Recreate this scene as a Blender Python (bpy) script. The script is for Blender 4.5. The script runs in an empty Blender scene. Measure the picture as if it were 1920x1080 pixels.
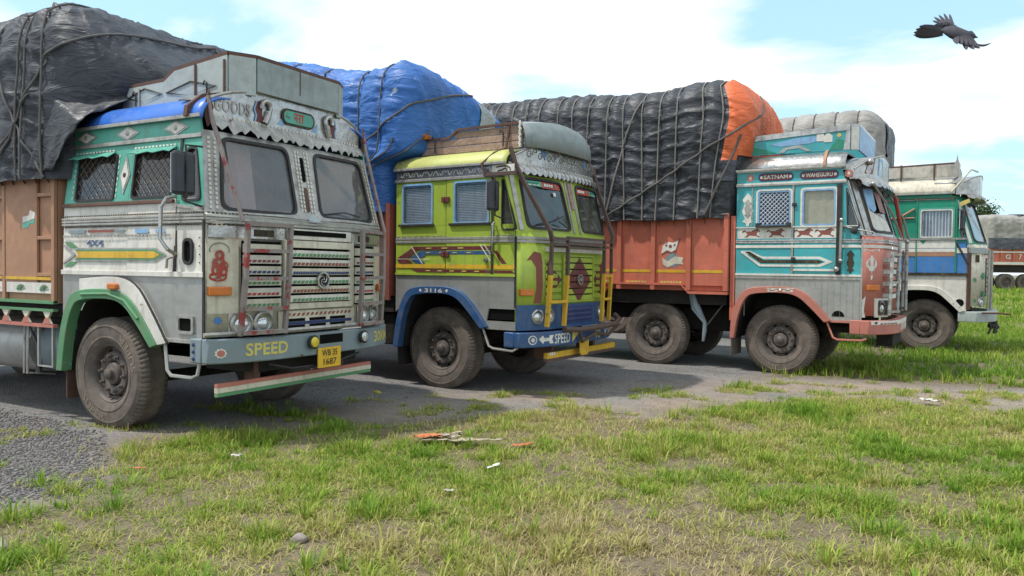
import bpy, bmesh, math, random
import numpy as np
from mathutils import Vector, Matrix

random.seed(7)
rng = np.random.default_rng(11)
R = math.radians
scene = bpy.context.scene
COL = scene.collection

# ---------------------------------------------------------------- camera
YAW, ROLL = R(29.0), 0.012
FPX, HORIZON, CAM_H = 1450.0, 504.0, 1.53
PITCH = math.atan((540 - HORIZON) / FPX)
cY, sY = math.cos(YAW), math.sin(YAW)
R0 = Vector((cY, sY, 0)); F0 = Vector((-sY, cY, 0)); U0 = Vector((0, 0, 1))
fw = F0 * math.cos(PITCH) - U0 * math.sin(PITCH)
upv = U0 * math.cos(PITCH) + F0 * math.sin(PITCH)
rt2 = R0 * math.cos(ROLL) + upv * math.sin(ROLL)
up2 = upv * math.cos(ROLL) - R0 * math.sin(ROLL)
cam_data = bpy.data.cameras.new("camera")
cam = bpy.data.objects.new("camera", cam_data)
COL.objects.link(cam)
M = Matrix((rt2, up2, -fw)).transposed().to_4x4()
M.translation = Vector((0, 0, CAM_H))
cam.matrix_world = M
cam_data.sensor_width = 36
cam_data.lens = FPX / 1920 * 36
cam_data.clip_start = 0.05
cam_data.clip_end = 5000
scene.camera = cam

# ---------------------------------------------------------------- world, sun, exposure
SUN_ELEV = R(62)
SUN_DIR = Vector((-0.78, -0.62, 0)).normalized() * math.cos(SUN_ELEV) + Vector((0, 0, math.sin(SUN_ELEV)))  # towards the sun
world = bpy.data.worlds.new("World"); scene.world = world
world.use_nodes = True
wn, wl = world.node_tree.nodes, world.node_tree.links
wn.clear()
w_out = wn.new('ShaderNodeOutputWorld'); w_bg = wn.new('ShaderNodeBackground')
sky = wn.new('ShaderNodeTexSky'); sky.sky_type = 'NISHITA'; sky.sun_disc = False
sky.sun_elevation = SUN_ELEV
sky.sun_rotation = math.atan2(SUN_DIR.x, SUN_DIR.y)
sky.air_density = 1.0; sky.dust_density = 1.2; sky.ozone_density = 1.0
w_bg.inputs['Strength'].default_value = 0.12
tc = wn.new('ShaderNodeTexCoord')
# clouds: noise on the direction projected on a flat cloud layer
sep = wn.new('ShaderNodeSeparateXYZ'); wl.new(tc.outputs['Generated'], sep.inputs[0])
zz = wn.new('ShaderNodeMath'); zz.operation = 'ADD'; zz.inputs[1].default_value = 0.16
za = wn.new('ShaderNodeMath'); za.operation = 'ABSOLUTE'; wl.new(sep.outputs[2], za.inputs[0]); wl.new(za.outputs[0], zz.inputs[0])
dx = wn.new('ShaderNodeMath'); dx.operation = 'DIVIDE'; wl.new(sep.outputs[0], dx.inputs[0]); wl.new(zz.outputs[0], dx.inputs[1])
dy = wn.new('ShaderNodeMath'); dy.operation = 'DIVIDE'; wl.new(sep.outputs[1], dy.inputs[0]); wl.new(zz.outputs[0], dy.inputs[1])
cmb = wn.new('ShaderNodeCombineXYZ'); wl.new(dx.outputs[0], cmb.inputs[0]); wl.new(dy.outputs[0], cmb.inputs[1])
mpn = wn.new('ShaderNodeMapping'); wl.new(cmb.outputs[0], mpn.inputs[0])
mpn.inputs['Location'].default_value = (3.6, 0.2, 0.0)
cn = wn.new('ShaderNodeTexNoise'); cn.inputs['Scale'].default_value = 0.8; cn.inputs['Detail'].default_value = 9
cn.inputs['Roughness'].default_value = 0.52; cn.inputs['Distortion'].default_value = 0.25
wl.new(mpn.outputs[0], cn.inputs['Vector'])
cr = wn.new('ShaderNodeValToRGB'); cr.color_ramp.elements[0].position = 0.45; cr.color_ramp.elements[1].position = 0.53
wl.new(cn.outputs['Fac'], cr.inputs[0])
# cloud brightness varies a little with a second noise
cn2 = wn.new('ShaderNodeTexNoise'); cn2.inputs['Scale'].default_value = 1.9; cn2.inputs['Detail'].default_value = 6
wl.new(mpn.outputs[0], cn2.inputs['Vector'])
cr2 = wn.new('ShaderNodeValToRGB')
cr2.color_ramp.elements[0].position = 0.3; cr2.color_ramp.elements[0].color = (4.5, 5.4, 6.0, 1)
cr2.color_ramp.elements[1].position = 0.62; cr2.color_ramp.elements[1].color = (6.9, 6.9, 6.9, 1)
wl.new(cn2.outputs['Fac'], cr2.inputs[0])
veil = wn.new('ShaderNodeMix'); veil.data_type = 'RGBA'; veil.inputs[0].default_value = 0.52
veil.inputs[7].default_value = (3.7, 6.1, 7.2, 1)
wl.new(sky.outputs[0], veil.inputs[6])
wmix = wn.new('ShaderNodeMix'); wmix.data_type = 'RGBA'
wl.new(cr.outputs[0], wmix.inputs[0]); wl.new(veil.outputs[2], wmix.inputs[6]); wl.new(cr2.outputs[0], wmix.inputs[7])
wl.new(wmix.outputs[2], w_bg.inputs['Color']); wl.new(w_bg.outputs[0], w_out.inputs[0])

sun_data = bpy.data.lights.new("sun", 'SUN'); sun_data.energy = 2.4; sun_data.angle = R(1.8); sun_data.color = (1.0, 0.955, 0.88)
sun = bpy.data.objects.new("sun", sun_data); COL.objects.link(sun)
sun.rotation_euler = SUN_DIR.to_track_quat('Z', 'Y').to_euler()
scene.view_settings.view_transform = 'Standard'; scene.view_settings.look = 'None'
scene.view_settings.exposure = 0.7; scene.view_settings.gamma = 1.0
scene.view_settings.use_curve_mapping = False
scene.cycles.max_bounces = 8; scene.cycles.transparent_max_bounces = 16
scene.cycles.caustics_reflective = False; scene.cycles.caustics_refractive = False

# ---------------------------------------------------------------- noise (numpy)
def vn(p, seed=0):
    p = np.asarray(p, float); i = np.floor(p).astype(np.int64); f = p - i; f = f * f * (3 - 2 * f)
    def h(a, b, c):
        n = (a * 374761393 + b * 668265263 + c * 1440662683 + seed * 974634777) & 0x7fffffff
        n = ((n ^ (n >> 13)) * 1274126177) & 0x7fffffff
        return ((n ^ (n >> 16)) & 0xffff) / 65535.0
    x, y, z = i[..., 0], i[..., 1], i[..., 2]; fx, fy, fz = f[..., 0], f[..., 1], f[..., 2]
    def L(a, b, t): return a + (b - a) * t
    return L(L(L(h(x, y, z), h(x + 1, y, z), fx), L(h(x, y + 1, z), h(x + 1, y + 1, z), fx), fy),
             L(L(h(x, y, z + 1), h(x + 1, y, z + 1), fx), L(h(x, y + 1, z + 1), h(x + 1, y + 1, z + 1), fx), fy), fz)
def fbm(p, octv=4, seed=0):
    p = np.asarray(p, float); s = 0; a = 0.5; t = 0
    for k in range(octv): s = s + a * vn(p * (2.03 ** k), seed + k); t += a; a *= 0.5
    return s / t
def n2(x, y, sc, octv=4, seed=0):
    return fbm(np.stack([np.asarray(x) * sc, np.asarray(y) * sc, np.zeros_like(np.asarray(x, float))], -1), octv, seed)

# ---------------------------------------------------------------- materials
def lin(r, g, b):
    f = lambda c: (c / 255 / 12.92) if c / 255 <= 0.04045 else ((c / 255 + 0.055) / 1.055) ** 2.4
    return (f(r), f(g), f(b), 1)
MATS = {}
def newmat(name):
    m = bpy.data.materials.new(name); m.use_nodes = True; m.node_tree.nodes.clear()
    n, l = m.node_tree.nodes, m.node_tree.links
    o = n.new('ShaderNodeOutputMaterial'); b = n.new('ShaderNodeBsdfPrincipled'); l.new(b.outputs[0], o.inputs[0])
    return m, n, l, b, o
def noise_node(n, l, vec, scale, detail=5, rough=0.6):
    t = n.new('ShaderNodeTexNoise'); t.inputs['Scale'].default_value = scale; t.inputs['Detail'].default_value = detail
    t.inputs['Roughness'].default_value = rough; l.new(vec, t.inputs['Vector']); return t.outputs['Fac']
def ramp(n, l, fac, p0, p1, c0=(0, 0, 0, 1), c1=(1, 1, 1, 1)):
    r = n.new('ShaderNodeValToRGB'); e = r.color_ramp.elements
    e[0].position = p0; e[1].position = p1; e[0].color = c0; e[1].color = c1
    l.new(fac, r.inputs[0]); return r.outputs[0]
def mixc(n, l, fac, a, b, mode='MIX'):
    m = n.new('ShaderNodeMix'); m.data_type = 'RGBA'; m.blend_type = mode
    for s, v in ((0, fac), (6, a), (7, b)):
        if isinstance(v, (float, int, tuple)): m.inputs[s].default_value = v
        else: l.new(v, m.inputs[s])
    return m.outputs[2]
def scaled(n, l, vec, sc):
    m = n.new('ShaderNodeMapping'); m.inputs['Scale'].default_value = sc; l.new(vec, m.inputs[0]); return m.outputs[0]
def paint(name, col, rough=0.45, metal=0.0, dirt=0.5, dcol=(0.13, 0.105, 0.085, 1), rust=0.0, chip=None, streak=0.4, bump=0.05, bscale=12, spec=0.4, fade=0.18, dent=.22):
    """weathered paint: fading, dusty patches, run-off streaks, rust chips"""
    if name in MATS: return MATS[name]
    m, n, l, b, o = newmat(name)
    t = n.new('ShaderNodeTexCoord').outputs['Object']
    big = noise_node(n, l, t, 2.3, 6); mid = noise_node(n, l, t, 9, 6, 0.65); fine = noise_node(n, l, t, 42, 4, 0.7)
    c = mixc(n, l, ramp(n, l, big, 0.3, 0.7), tuple(x * (1 - fade) for x in col[:3]) + (1,), tuple(min(1, x * (1 + fade * .55)) for x in col[:3]) + (1,))
    st = noise_node(n, l, scaled(n, l, t, (14, 14, 1.1)), 1.0, 5, 0.6)
    sf = n.new('ShaderNodeMath'); sf.operation = 'MULTIPLY'; sf.inputs[1].default_value = streak
    l.new(ramp(n, l, st, 0.52, 0.78), sf.inputs[0]); c = mixc(n, l, sf.outputs[0], c, dcol)
    df = n.new('ShaderNodeMath'); df.operation = 'MULTIPLY'; df.inputs[1].default_value = dirt
    l.new(ramp(n, l, mid, 0.46, 0.74), df.inputs[0]); c = mixc(n, l, df.outputs[0], c, dcol)
    ff = n.new('ShaderNodeMath'); ff.operation = 'MULTIPLY'; ff.inputs[1].default_value = dirt * 0.35
    l.new(ramp(n, l, fine, 0.45, 0.75), ff.inputs[0]); c = mixc(n, l, ff.outputs[0], c, dcol)
    if rust > 0:
        r1 = noise_node(n, l, t, 6.5, 9, 0.72)
        rf = ramp(n, l, r1, 0.68 - rust * 0.3, 0.71 - rust * 0.3)
        c = mixc(n, l, rf, c, chip or (0.11, 0.045, 0.025, 1))
    l.new(c, b.inputs['Base Color'])
    b.inputs['Metallic'].default_value = metal
    b.inputs['Specular IOR Level'].default_value = spec
    l.new(ramp(n, l, mid, 0.3, 0.8, (rough * .8,) * 3 + (1,), (min(1, rough * 1.5),) * 3 + (1,)), b.inputs['Roughness'])
    if bump:
        bp = n.new('ShaderNodeBump'); bp.inputs['Strength'].default_value = bump; bp.inputs['Distance'].default_value = 0.02
        l.new(noise_node(n, l, t, bscale, 4), bp.inputs['Height'])
        if dent:
            bd = n.new('ShaderNodeBump'); bd.inputs['Strength'].default_value = dent; bd.inputs['Distance'].default_value = .05
            l.new(noise_node(n, l, t, 3.2, 2), bd.inputs['Height']); l.new(bd.outputs[0], bp.inputs['Normal'])
        l.new(bp.outputs[0], b.inputs['Normal'])
    MATS[name] = m; return m
def glass(name, tint=(0.5, 0.52, 0.55, 1), refl=0.6, dlo=.07, dhi=.30):
    m, n, l, b, o = newmat(name); n.remove(b)
    tr = n.new('ShaderNodeBsdfTransparent'); tr.inputs[0].default_value = tint
    gl = n.new('ShaderNodeBsdfGlossy'); gl.inputs['Roughness'].default_value = 0.03; gl.inputs[0].default_value = (.9, .93, .95, 1)
    df = n.new('ShaderNodeBsdfDiffuse'); df.inputs[0].default_value = (0.46, 0.44, 0.43, 1)
    t = n.new('ShaderNodeTexCoord').outputs['Object']
    lw = n.new('ShaderNodeLayerWeight'); lw.inputs[0].default_value = .5
    pw = n.new('ShaderNodeMath'); pw.operation = 'POWER'; pw.inputs[1].default_value = 4.0; l.new(lw.outputs['Facing'], pw.inputs[0])
    fr = n.new('ShaderNodeMath'); fr.operation = 'MULTIPLY_ADD'; fr.inputs[1].default_value = .85; fr.inputs[2].default_value = .06 + .06 * refl; l.new(pw.outputs[0], fr.inputs[0])
    ms = n.new('ShaderNodeMixShader'); l.new(fr.outputs[0], ms.inputs[0]); l.new(tr.outputs[0], ms.inputs[1]); l.new(gl.outputs[0], ms.inputs[2])
    dm = n.new('ShaderNodeMixShader')
    dirtf = ramp(n, l, noise_node(n, l, t, 3.5, 7, .65), 0.35, 0.85, (dlo,) * 3 + (1,), (dhi,) * 3 + (1,)); l.new(dirtf, dm.inputs[0])
    l.new(ms.outputs[0], dm.inputs[1]); l.new(df.outputs[0], dm.inputs[2]); l.new(dm.outputs[0], o.inputs[0])
    MATS[name] = m; return m
def tarp_mat(name, col, rough=0.42, patch=None, spec=0.5, worn=None, worn_at=0.62):
    m, n, l, b, o = newmat(name)
    t = n.new('ShaderNodeTexCoord').outputs['Object']
    big = noise_node(n, l, t, 1.2, 6); fine = noise_node(n, l, t, 20, 6, .7)
    c = mixc(n, l, ramp(n, l, big, .3, .7), tuple(x * .75 for x in col[:3]) + (1,), tuple(x * 1.25 for x in col[:3]) + (1,))
    dust = n.new('ShaderNodeMath'); dust.operation = 'MULTIPLY'; dust.inputs[1].default_value = .13
    l.new(ramp(n, l, fine, .42, .75), dust.inputs[0]); c = mixc(n, l, dust.outputs[0], c, (.24, .22, .2, 1))
    if worn:
        w = noise_node(n, l, scaled(n, l, t, (1, 1, 1.6)), 3.2, 10, .7)
        c = mixc(n, l, ramp(n, l, w, worn_at, worn_at + .03), c, worn)
    l.new(c, b.inputs['Base Color']); b.inputs['Specular IOR Level'].default_value = spec
    l.new(ramp(n, l, fine, .3, .75, (rough * .8,) * 3 + (1,), (rough * 1.35,) * 3 + (1,)), b.inputs['Roughness'])
    # fine crumpling of the sheet: thin sharp creases at two sizes
    hs = []
    for sc, ds, pw_, an in ((2.6, 1.1, 3, 2.8), (6.5, 1.4, 3, 2.2)):
        w1 = n.new('ShaderNodeTexNoise'); w1.inputs['Scale'].default_value = sc; w1.inputs['Detail'].default_value = 2.5; w1.inputs['Distortion'].default_value = ds
        l.new(scaled(n, l, t, (1, 1, an)), w1.inputs['Vector'])
        m1 = n.new('ShaderNodeMath'); m1.operation = 'MULTIPLY_ADD'; m1.inputs[1].default_value = 2; m1.inputs[2].default_value = -1; l.new(w1.outputs['Fac'], m1.inputs[0])
        m2 = n.new('ShaderNodeMath'); m2.operation = 'ABSOLUTE'; l.new(m1.outputs[0], m2.inputs[0])
        m3 = n.new('ShaderNodeMath'); m3.operation = 'SUBTRACT'; m3.inputs[0].default_value = 1; l.new(m2.outputs[0], m3.inputs[1])
        m4 = n.new('ShaderNodeMath'); m4.operation = 'POWER'; m4.inputs[1].default_value = pw_ * 2; l.new(m3.outputs[0], m4.inputs[0]); hs.append(m4.outputs[0])
    ad = n.new('ShaderNodeMath'); ad.operation = 'MULTIPLY_ADD'; ad.inputs[1].default_value = .12; l.new(hs[1], ad.inputs[0]); l.new(hs[0], ad.inputs[2])
    bp = n.new('ShaderNodeBump'); bp.inputs['Strength'].default_value = .34; bp.inputs['Distance'].default_value = .02
    l.new(ad.outputs[0], bp.inputs['Height']); l.new(bp.outputs[0], b.inputs['Normal'])
    MATS[name] = m; return m

# ---------------------------------------------------------------- mesh builder
class MB:
    def __init__(s): s.v = []; s.f = []
    def add(s, vs, fs):
        k = len(s.v); s.v += [tuple(p) for p in vs]; s.f += [tuple(i + k for i in f) for f in fs]; return s
    def box(s, x0, x1, y0, y1, z0, z1):
        return s.add([(x0, y0, z0), (x1, y0, z0), (x1, y1, z0), (x0, y1, z0), (x0, y0, z1), (x1, y0, z1), (x1, y1, z1), (x0, y1, z1)],
                     [(3, 2, 1, 0), (4, 5, 6, 7), (0, 1, 5, 4), (1, 2, 6, 5), (2, 3, 7, 6), (3, 0, 4, 7)])
    def prism(s, poly, mp, o0, o1):
        n = len(poly)
        A = sum(poly[i][0] * poly[(i + 1) % n][1] - poly[(i + 1) % n][0] * poly[i][1] for i in range(n))
        if A < 0: poly = poly[::-1]
        vs = [mp(u, v, o0) for u, v in poly] + [mp(u, v, o1) for u, v in poly]
        fs = [tuple(range(n - 1, -1, -1)), tuple(range(n, 2 * n))] + [(i, (i + 1) % n, n + (i + 1) % n, n + i) for i in range(n)]
        return s.add(vs, fs)
    def strip(s, u0, u1, v0, v1, mp, o0, o1, nu=1):
        us = [u0 + (u1 - u0) * i / nu for i in range(nu + 1)]
        vs = []; fs = []
        for u in us: vs += [mp(u, v0, o0), mp(u, v1, o0), mp(u, v1, o1), mp(u, v0, o1)]
        for i in range(nu):
            a = 4 * i; b = a + 4
            for j in range(4): fs.append((a + j, a + (j + 1) % 4, b + (j + 1) % 4, b + j))
        fs += [(0, 3, 2, 1), tuple(4 * nu + j for j in range(4))]
        return s.add(vs, fs)
    def ring(s, outer, hole, mp, o0, o1):
        cu = sum(p[0] for p in hole) / len(hole); cv = sum(p[1] for p in hole) / len(hole)
        ang = sorted(set(round(math.atan2(p[1] - cv, p[0] - cu), 5) for p in outer + hole))
        def cast(poly, a):
            d = (math.cos(a), math.sin(a)); best = None
            for i in range(len(poly)):
                p, q = poly[i], poly[(i + 1) % len(poly)]
                ex, ey = q[0] - p[0], q[1] - p[1]; den = d[0] * ey - d[1] * ex
                if abs(den) < 1e-12: continue
                t = ((p[0] - cu) * ey - (p[1] - cv) * ex) / den; w = ((p[0] - cu) * d[1] - (p[1] - cv) * d[0]) / den
                if t > 1e-6 and -1e-4 <= w <= 1 + 1e-4: best = t if best is None else max(best, t)
            best = best or 0.01
            return (cu + d[0] * best, cv + d[1] * best)
        vs = []; fs = []; n = len(ang)
        for a in ang:
            po, ph = cast(outer, a), cast(hole, a)
            vs += [mp(*po, o1), mp(*ph, o1), mp(*ph, o0), mp(*po, o0)]
        for i in range(n):
            a = 4 * i; b = 4 * ((i + 1) % n)
            for j in range(4): fs.append((a + j, b + j, b + (j + 1) % 4, a + (j + 1) % 4))
        return s.add(vs, fs)
    def band(s, A, B, mp, o0, o1):
        n = len(A); vs = []; fs = []
        for a, b in zip(A, B): vs += [mp(*a, o0), mp(*b, o0), mp(*b, o1), mp(*a, o1)]
        for i in range(n - 1):
            p = 4 * i; q = p + 4
            for j in range(4): fs.append((p + j, q + j, q + (j + 1) % 4, p + (j + 1) % 4))
        fs += [(0, 1, 2, 3), tuple(4 * (n - 1) + j for j in (3, 2, 1, 0))]
        return s.add(vs, fs)
    def loft(s, mp, u, v, prof, n=20, asp=1.0):
        vs = []; fs = []
        for r, o in prof:
            for k in range(n):
                a = 2 * math.pi * k / n; vs.append(mp(u + r * math.cos(a), v + r * asp * math.sin(a), o))
        for j in range(len(prof) - 1):
            for k in range(n):
                a = j * n + k; b = j * n + (k + 1) % n; fs.append((a, b, b + n, a + n))
        fs += [tuple(range(n - 1, -1, -1)), tuple((len(prof) - 1) * n + k for k in range(n))]
        return s.add(vs, fs)
    def tube(s, path, r, n=6, square=False):
        P = [Vector(p) for p in path]; vs = []; fs = []
        if square: n = 4
        up = None
        for i, p in enumerate(P):
            d = (P[min(i + 1, len(P) - 1)] - P[max(i - 1, 0)])
            if d.length < 1e-9: d = Vector((0, 0, 1))
            d.normalize()
            if up is None:
                up = Vector((0, 0, 1)) if abs(d.z) < 0.9 else Vector((0, 1, 0))
            a = d.cross(up); 
            if a.length < 1e-6: a = d.cross(Vector((1, 0, 0)))
            a.normalize(); b = d.cross(a).normalized(); up = -b if (-b).dot(up) > 0 else b
            rr = r[i] if isinstance(r, (list, tuple)) else r
            for k in range(n):
                t = 2 * math.pi * (k + (.5 if square else 0)) / n; q = rr * (1.414 if square else 1)
                vs.append(p + a * (q * math.cos(t)) + b * (q * math.sin(t)))
        for i in range(len(P) - 1):
            for k in range(n):
                x = i * n + k; y = i * n + (k + 1) % n; fs.append((x, y, y + n, x + n))
        fs += [tuple(range(n - 1, -1, -1)), tuple((len(P) - 1) * n + k for k in range(n))]
        return s.add(vs, fs)
    def lathe(s, prof, c, n=48):
        """profile (radius, y) turned about the Y axis through c"""
        vs = []; fs = []
        for r, y in prof:
            for k in range(n):
                a = 2 * math.pi * k / n; vs.append((c[0] + r * math.cos(a), c[1] + y, c[2] + r * math.sin(a)))
        for j in range(len(prof) - 1):
            for k in range(n):
                a = j * n + k; b = j * n + (k + 1) % n; fs.append((a, b, b + n, a + n))
        return s.add(vs, fs)
    def grid(s, rows):
        """rows: list of equal-length point lists"""
        m = len(rows[0]); vs = [p for r in rows for p in r]
        fs = [(i * m + j, i * m + j + 1, (i + 1) * m + j + 1, (i + 1) * m + j) for i in range(len(rows) - 1) for j in range(m - 1)]
        return s.add(vs, fs)
    def mesh(s, name):
        me = bpy.data.meshes.new(name); me.from_pydata(s.v, [], s.f); me.validate(); return me
    def build(s, name, mat, parent=None, smooth=False, bevel=0, fix=True, label=None, solid=0):
        me = s.mesh(name)
        if fix:
            bm = bmesh.new(); bm.from_mesh(me); bmesh.ops.recalc_face_normals(bm, faces=bm.faces); bm.to_mesh(me); bm.free()
        return mkobj(name, me, mat, parent, smooth, bevel, label, solid)
STUFF = {'trim_beading', 'painted_border', 'painted_dashes', 'chrome_strip', 'rivets', 'wire_mesh', 'diamond_grille', 'embossed_scroll', 'rope_hooks', 'pillar_studs', 'hook', 'blind_slats', 'blind_rail', 'curtain_folds', 'pressed_ribs', 'sticker_marks', 'worn_marks', 'hazard_stripes', 'vent_slots', 'leaf_painting', 'deity_drawing', 'pressed_diamond', 'emblem_swirl', 'painted_scene', 'white_lines', 'dot', 'flag_marks', 'painted_swirl'}
def mkobj(name, me, mat, parent=None, smooth=False, bevel=0, label=None, solid=0):
    if mat and not me.materials: me.materials.append(mat)
    if smooth:
        me.polygons.foreach_set('use_smooth', [True] * len(me.polygons))
    o = bpy.data.objects.new(name, me); COL.objects.link(o)
    if parent: o.parent = parent
    if label: o['label'] = label
    if name in STUFF: o['kind'] = 'stuff'
    if solid:
        md = o.modifiers.new('thickness', 'SOLIDIFY'); md.thickness = solid; md.offset = -1
    if bevel:
        md = o.modifiers.new('bevel', 'BEVEL'); md.width = bevel; md.segments = 2; md.limit_method = 'ANGLE'; md.angle_limit = R(35)
    if smooth:
        me.update()
        try:
            me.set_sharp_from_angle(angle=R(38))
        except Exception: pass
    return o
def thing(name, label, cat, loc=(0, 0, 0), rotz=0, group=None):
    o = bpy.data.objects.new(name, None); COL.objects.link(o); o.empty_display_size = 0.3
    o.location = loc; o.rotation_euler = (0, 0, rotz); o['label'] = label; o['category'] = cat
    if group: o['group'] = group
    return o
def tag(o, label, cat, group=None):
    o['label'] = label; o['category'] = cat
    if group: o['group'] = group
    return o
def rrect(u0, u1, v0, v1, r, n=4):
    out = []
    for cx, cy, a0 in ((u1 - r, v1 - r, 0), (u0 + r, v1 - r, 90), (u0 + r, v0 + r, 180), (u1 - r, v0 + r, 270)):
        for k in range(n + 1):
            a = R(a0 + 90 * k / n); out.append((cx + r * math.cos(a), cy + r * math.sin(a)))
    return out
def rpoly(pts, r, n=4):
    """round the corners of a convex polygon"""
    out = []; m = len(pts)
    for i in range(m):
        p = Vector(pts[i]); a = (Vector(pts[i - 1]) - p); b = (Vector(pts[(i + 1) % m]) - p)
        rr = min(r, a.length * .45, b.length * .45); pa = p + a.normalized() * rr; pb = p + b.normalized() * rr
        for k in range(n + 1):
            t = k / n; q = pa.lerp(p, t).lerp(p.lerp(pb, t), t); out.append((q.x, q.y))
    return out
def grow(poly, d):
    cu = sum(p[0] for p in poly) / len(poly); cv = sum(p[1] for p in poly) / len(poly)
    w = max(abs(p[0] - cu) for p in poly); h = max(abs(p[1] - cv) for p in poly)
    return [(cu + (p[0] - cu) * (w + d) / w, cv + (p[1] - cv) * (h + d) / h) for p in poly]
def diamond(u, v, a, b): return [(u + a, v), (u, v + b), (u - a, v), (u, v - b)]
def circ(u, v, r, n=16, asp=1): return [(u + r * math.cos(2 * math.pi * k / n), v + r * asp * math.sin(2 * math.pi * k / n)) for k in range(n)]
def star(u, v, r0, r1, n):
    return [(u + (r1 if k % 2 else r0) * math.cos(math.pi * k / n), v + (r1 if k % 2 else r0) * math.sin(math.pi * k / n)) for k in range(2 * n)]

def text(s, mp, u0, v0, u1, v1, off, mat, parent, name='lettering', bold=0.0, shear=0.0, label=None):
    """flat painted lettering fitted to the box u0..u1, v0..v1"""
    cu = bpy.data.curves.new('txt', 'FONT'); cu.body = s; cu.resolution_u = 3; cu.offset = bold; cu.shear = shear
    ob = bpy.data.objects.new('txt', cu); COL.objects.link(ob)
    dg = bpy.context.evaluated_depsgraph_get(); me = bpy.data.meshes.new_from_object(ob.evaluated_get(dg))
    bpy.data.objects.remove(ob); bpy.data.curves.remove(cu)
    n = len(me.vertices)
    if n == 0: return None
    co = np.empty(n * 3); me.vertices.foreach_get('co', co); co = co.reshape(-1, 3)
    lo, hi = co.min(0), co.max(0); sp = np.maximum(hi - lo, 1e-6)
    uu = u0 + (co[:, 0] - lo[0]) / sp[0] * (u1 - u0); vv = v0 + (co[:, 1] - lo[1]) / sp[1] * (v1 - v0)
    new = np.array([mp(a, b, off) for a, b in zip(uu, vv)])
    me.vertices.foreach_set('co', new.ravel()); me.update(); me.name = name
    me.materials.clear()
    return mkobj(name, me, mat, parent, label=label)
# ---------------------------------------------------------------- shared materials
DUST = (0.19, 0.155, 0.125, 1)
m_dark = paint('dark_underbody', (0.022, 0.02, 0.019, 1), 0.8, dirt=.5, dcol=(.06, .05, .045, 1), streak=.1, spec=.2)
m_black = paint('black_rubber_trim', (0.02, 0.02, 0.022, 1), 0.55, dirt=.5, dcol=(.09, .08, .07, 1), streak=.1)
m_hole = paint('open_dark_hole', (0.008, 0.008, 0.008, 1), 0.9, dirt=0, streak=0, bump=0, spec=.05)
m_tyre = paint('tyre_rubber', (0.125, 0.105, 0.09, 1), 0.85, dirt=.75, dcol=(.225, .18, .15, 1), streak=.0, bump=.15, bscale=40, spec=.2, fade=.3)
m_rim = paint('dusty_steel_rim', (0.10, 0.085, 0.078, 1), 0.6, dirt=.7, dcol=(.19, .15, .12, 1), rust=.1, streak=.1, bump=.1, metal=.2)
m_alu = paint('aluminium_sheet', (0.38, 0.38, 0.365, 1), 0.36, metal=.4, dirt=.35, streak=.45, dcol=(.24, .215, .19, 1), bump=.12, bscale=5)
m_chrome = paint('worn_chrome', (0.50, 0.49, 0.475, 1), 0.26, metal=.8, dirt=.6, dcol=(.11, .095, .085, 1), streak=.5, rust=.09, bump=.25, bscale=18)
m_grey = paint('grey_strip', (0.42, 0.41, 0.385, 1), 0.4, metal=.45, dirt=.6, dcol=(.13, .11, .09, 1), streak=.5, rust=.12)
m_rust = paint('rusty_iron', (0.12, 0.062, 0.045, 1), 0.8, dirt=.6, dcol=(.07, .045, .035, 1), streak=.2, bump=.2)
m_white = paint('aged_white_paint', (0.68, 0.655, 0.60, 1), 0.42, dirt=.42, dcol=(.30, .25, .20, 1), streak=.55, rust=.085)
m_wood = paint('weathered_wood', (0.36, 0.245, 0.19, 1), 0.85, dirt=.6, dcol=(.13, .08, .06, 1), streak=.2, bump=.6, bscale=30)
m_orange = paint('amber_lens', (0.62, 0.17, 0.02, 1), 0.2, dirt=.25, dcol=(.2, .07, .02, 1), spec=.6)
m_yellow = paint('yellow_paint', (0.68, 0.41, 0.03, 1), 0.45, dirt=.5, dcol=(.25, .16, .06, 1), rust=.10)
m_red = paint('red_paint', (0.42, 0.045, 0.03, 1), 0.5, dirt=.5, dcol=(.3, .16, .12, 1), rust=.12, chip=(.45, .38, .3, 1))
m_redbrown = paint('redbrown_paint', (0.26, 0.075, 0.055, 1), 0.5, dirt=.4, dcol=(.15, .1, .085, 1), rust=.05)
m_maroon = paint('maroon_paint', (0.13, 0.02, 0.022, 1), 0.45, dirt=.35)
m_blue = paint('blue_paint', (0.024, 0.085, 0.22, 1), 0.42, dirt=.4, dcol=(.16, .15, .15, 1), rust=.05)
m_navy = paint('navy_paint', (0.02, 0.045, 0.16, 1), 0.45, dirt=.3)
m_green = paint('leaf_green_paint', (0.09, 0.26, 0.12, 1), 0.5, dirt=.4, dcol=(.2, .17, .13, 1), rust=.07, chip=(.45, .42, .36, 1))
m_sea = paint('sea_green_paint', (0.085, 0.38, 0.29, 1), 0.4, dirt=.3, dcol=(.17, .17, .14, 1), rust=.10, streak=.5)
m_lime = paint('lime_paint', (0.345, 0.45, 0.05, 1), 0.36, dirt=.3, dcol=(.22, .22, .1, 1), rust=.085, streak=.5)
m_limeroof = paint('faded_lime_paint', (0.50, 0.52, 0.16, 1), 0.4, dirt=.3, dcol=(.3, .28, .14, 1), rust=.05)
m_teal = paint('teal_paint', (0.045, 0.38, 0.42, 1), 0.36, dirt=.3, dcol=(.18, .19, .17, 1), rust=.085, streak=.5)
m_emerald = paint('emerald_paint', (0.005, 0.26, 0.16, 1), 0.38, dirt=.3, dcol=(.14, .17, .12, 1), rust=.04)
m_royal = paint('royal_blue_paint', (0.05, 0.20, 0.50, 1), 0.42, dirt=.3, dcol=(.18, .18, .18, 1), rust=.04)
m_coral = paint('coral_paint', (0.55, 0.15, 0.095, 1), 0.5, dirt=.35, dcol=(.26, .12, .085, 1), rust=.06, streak=.45)
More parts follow.
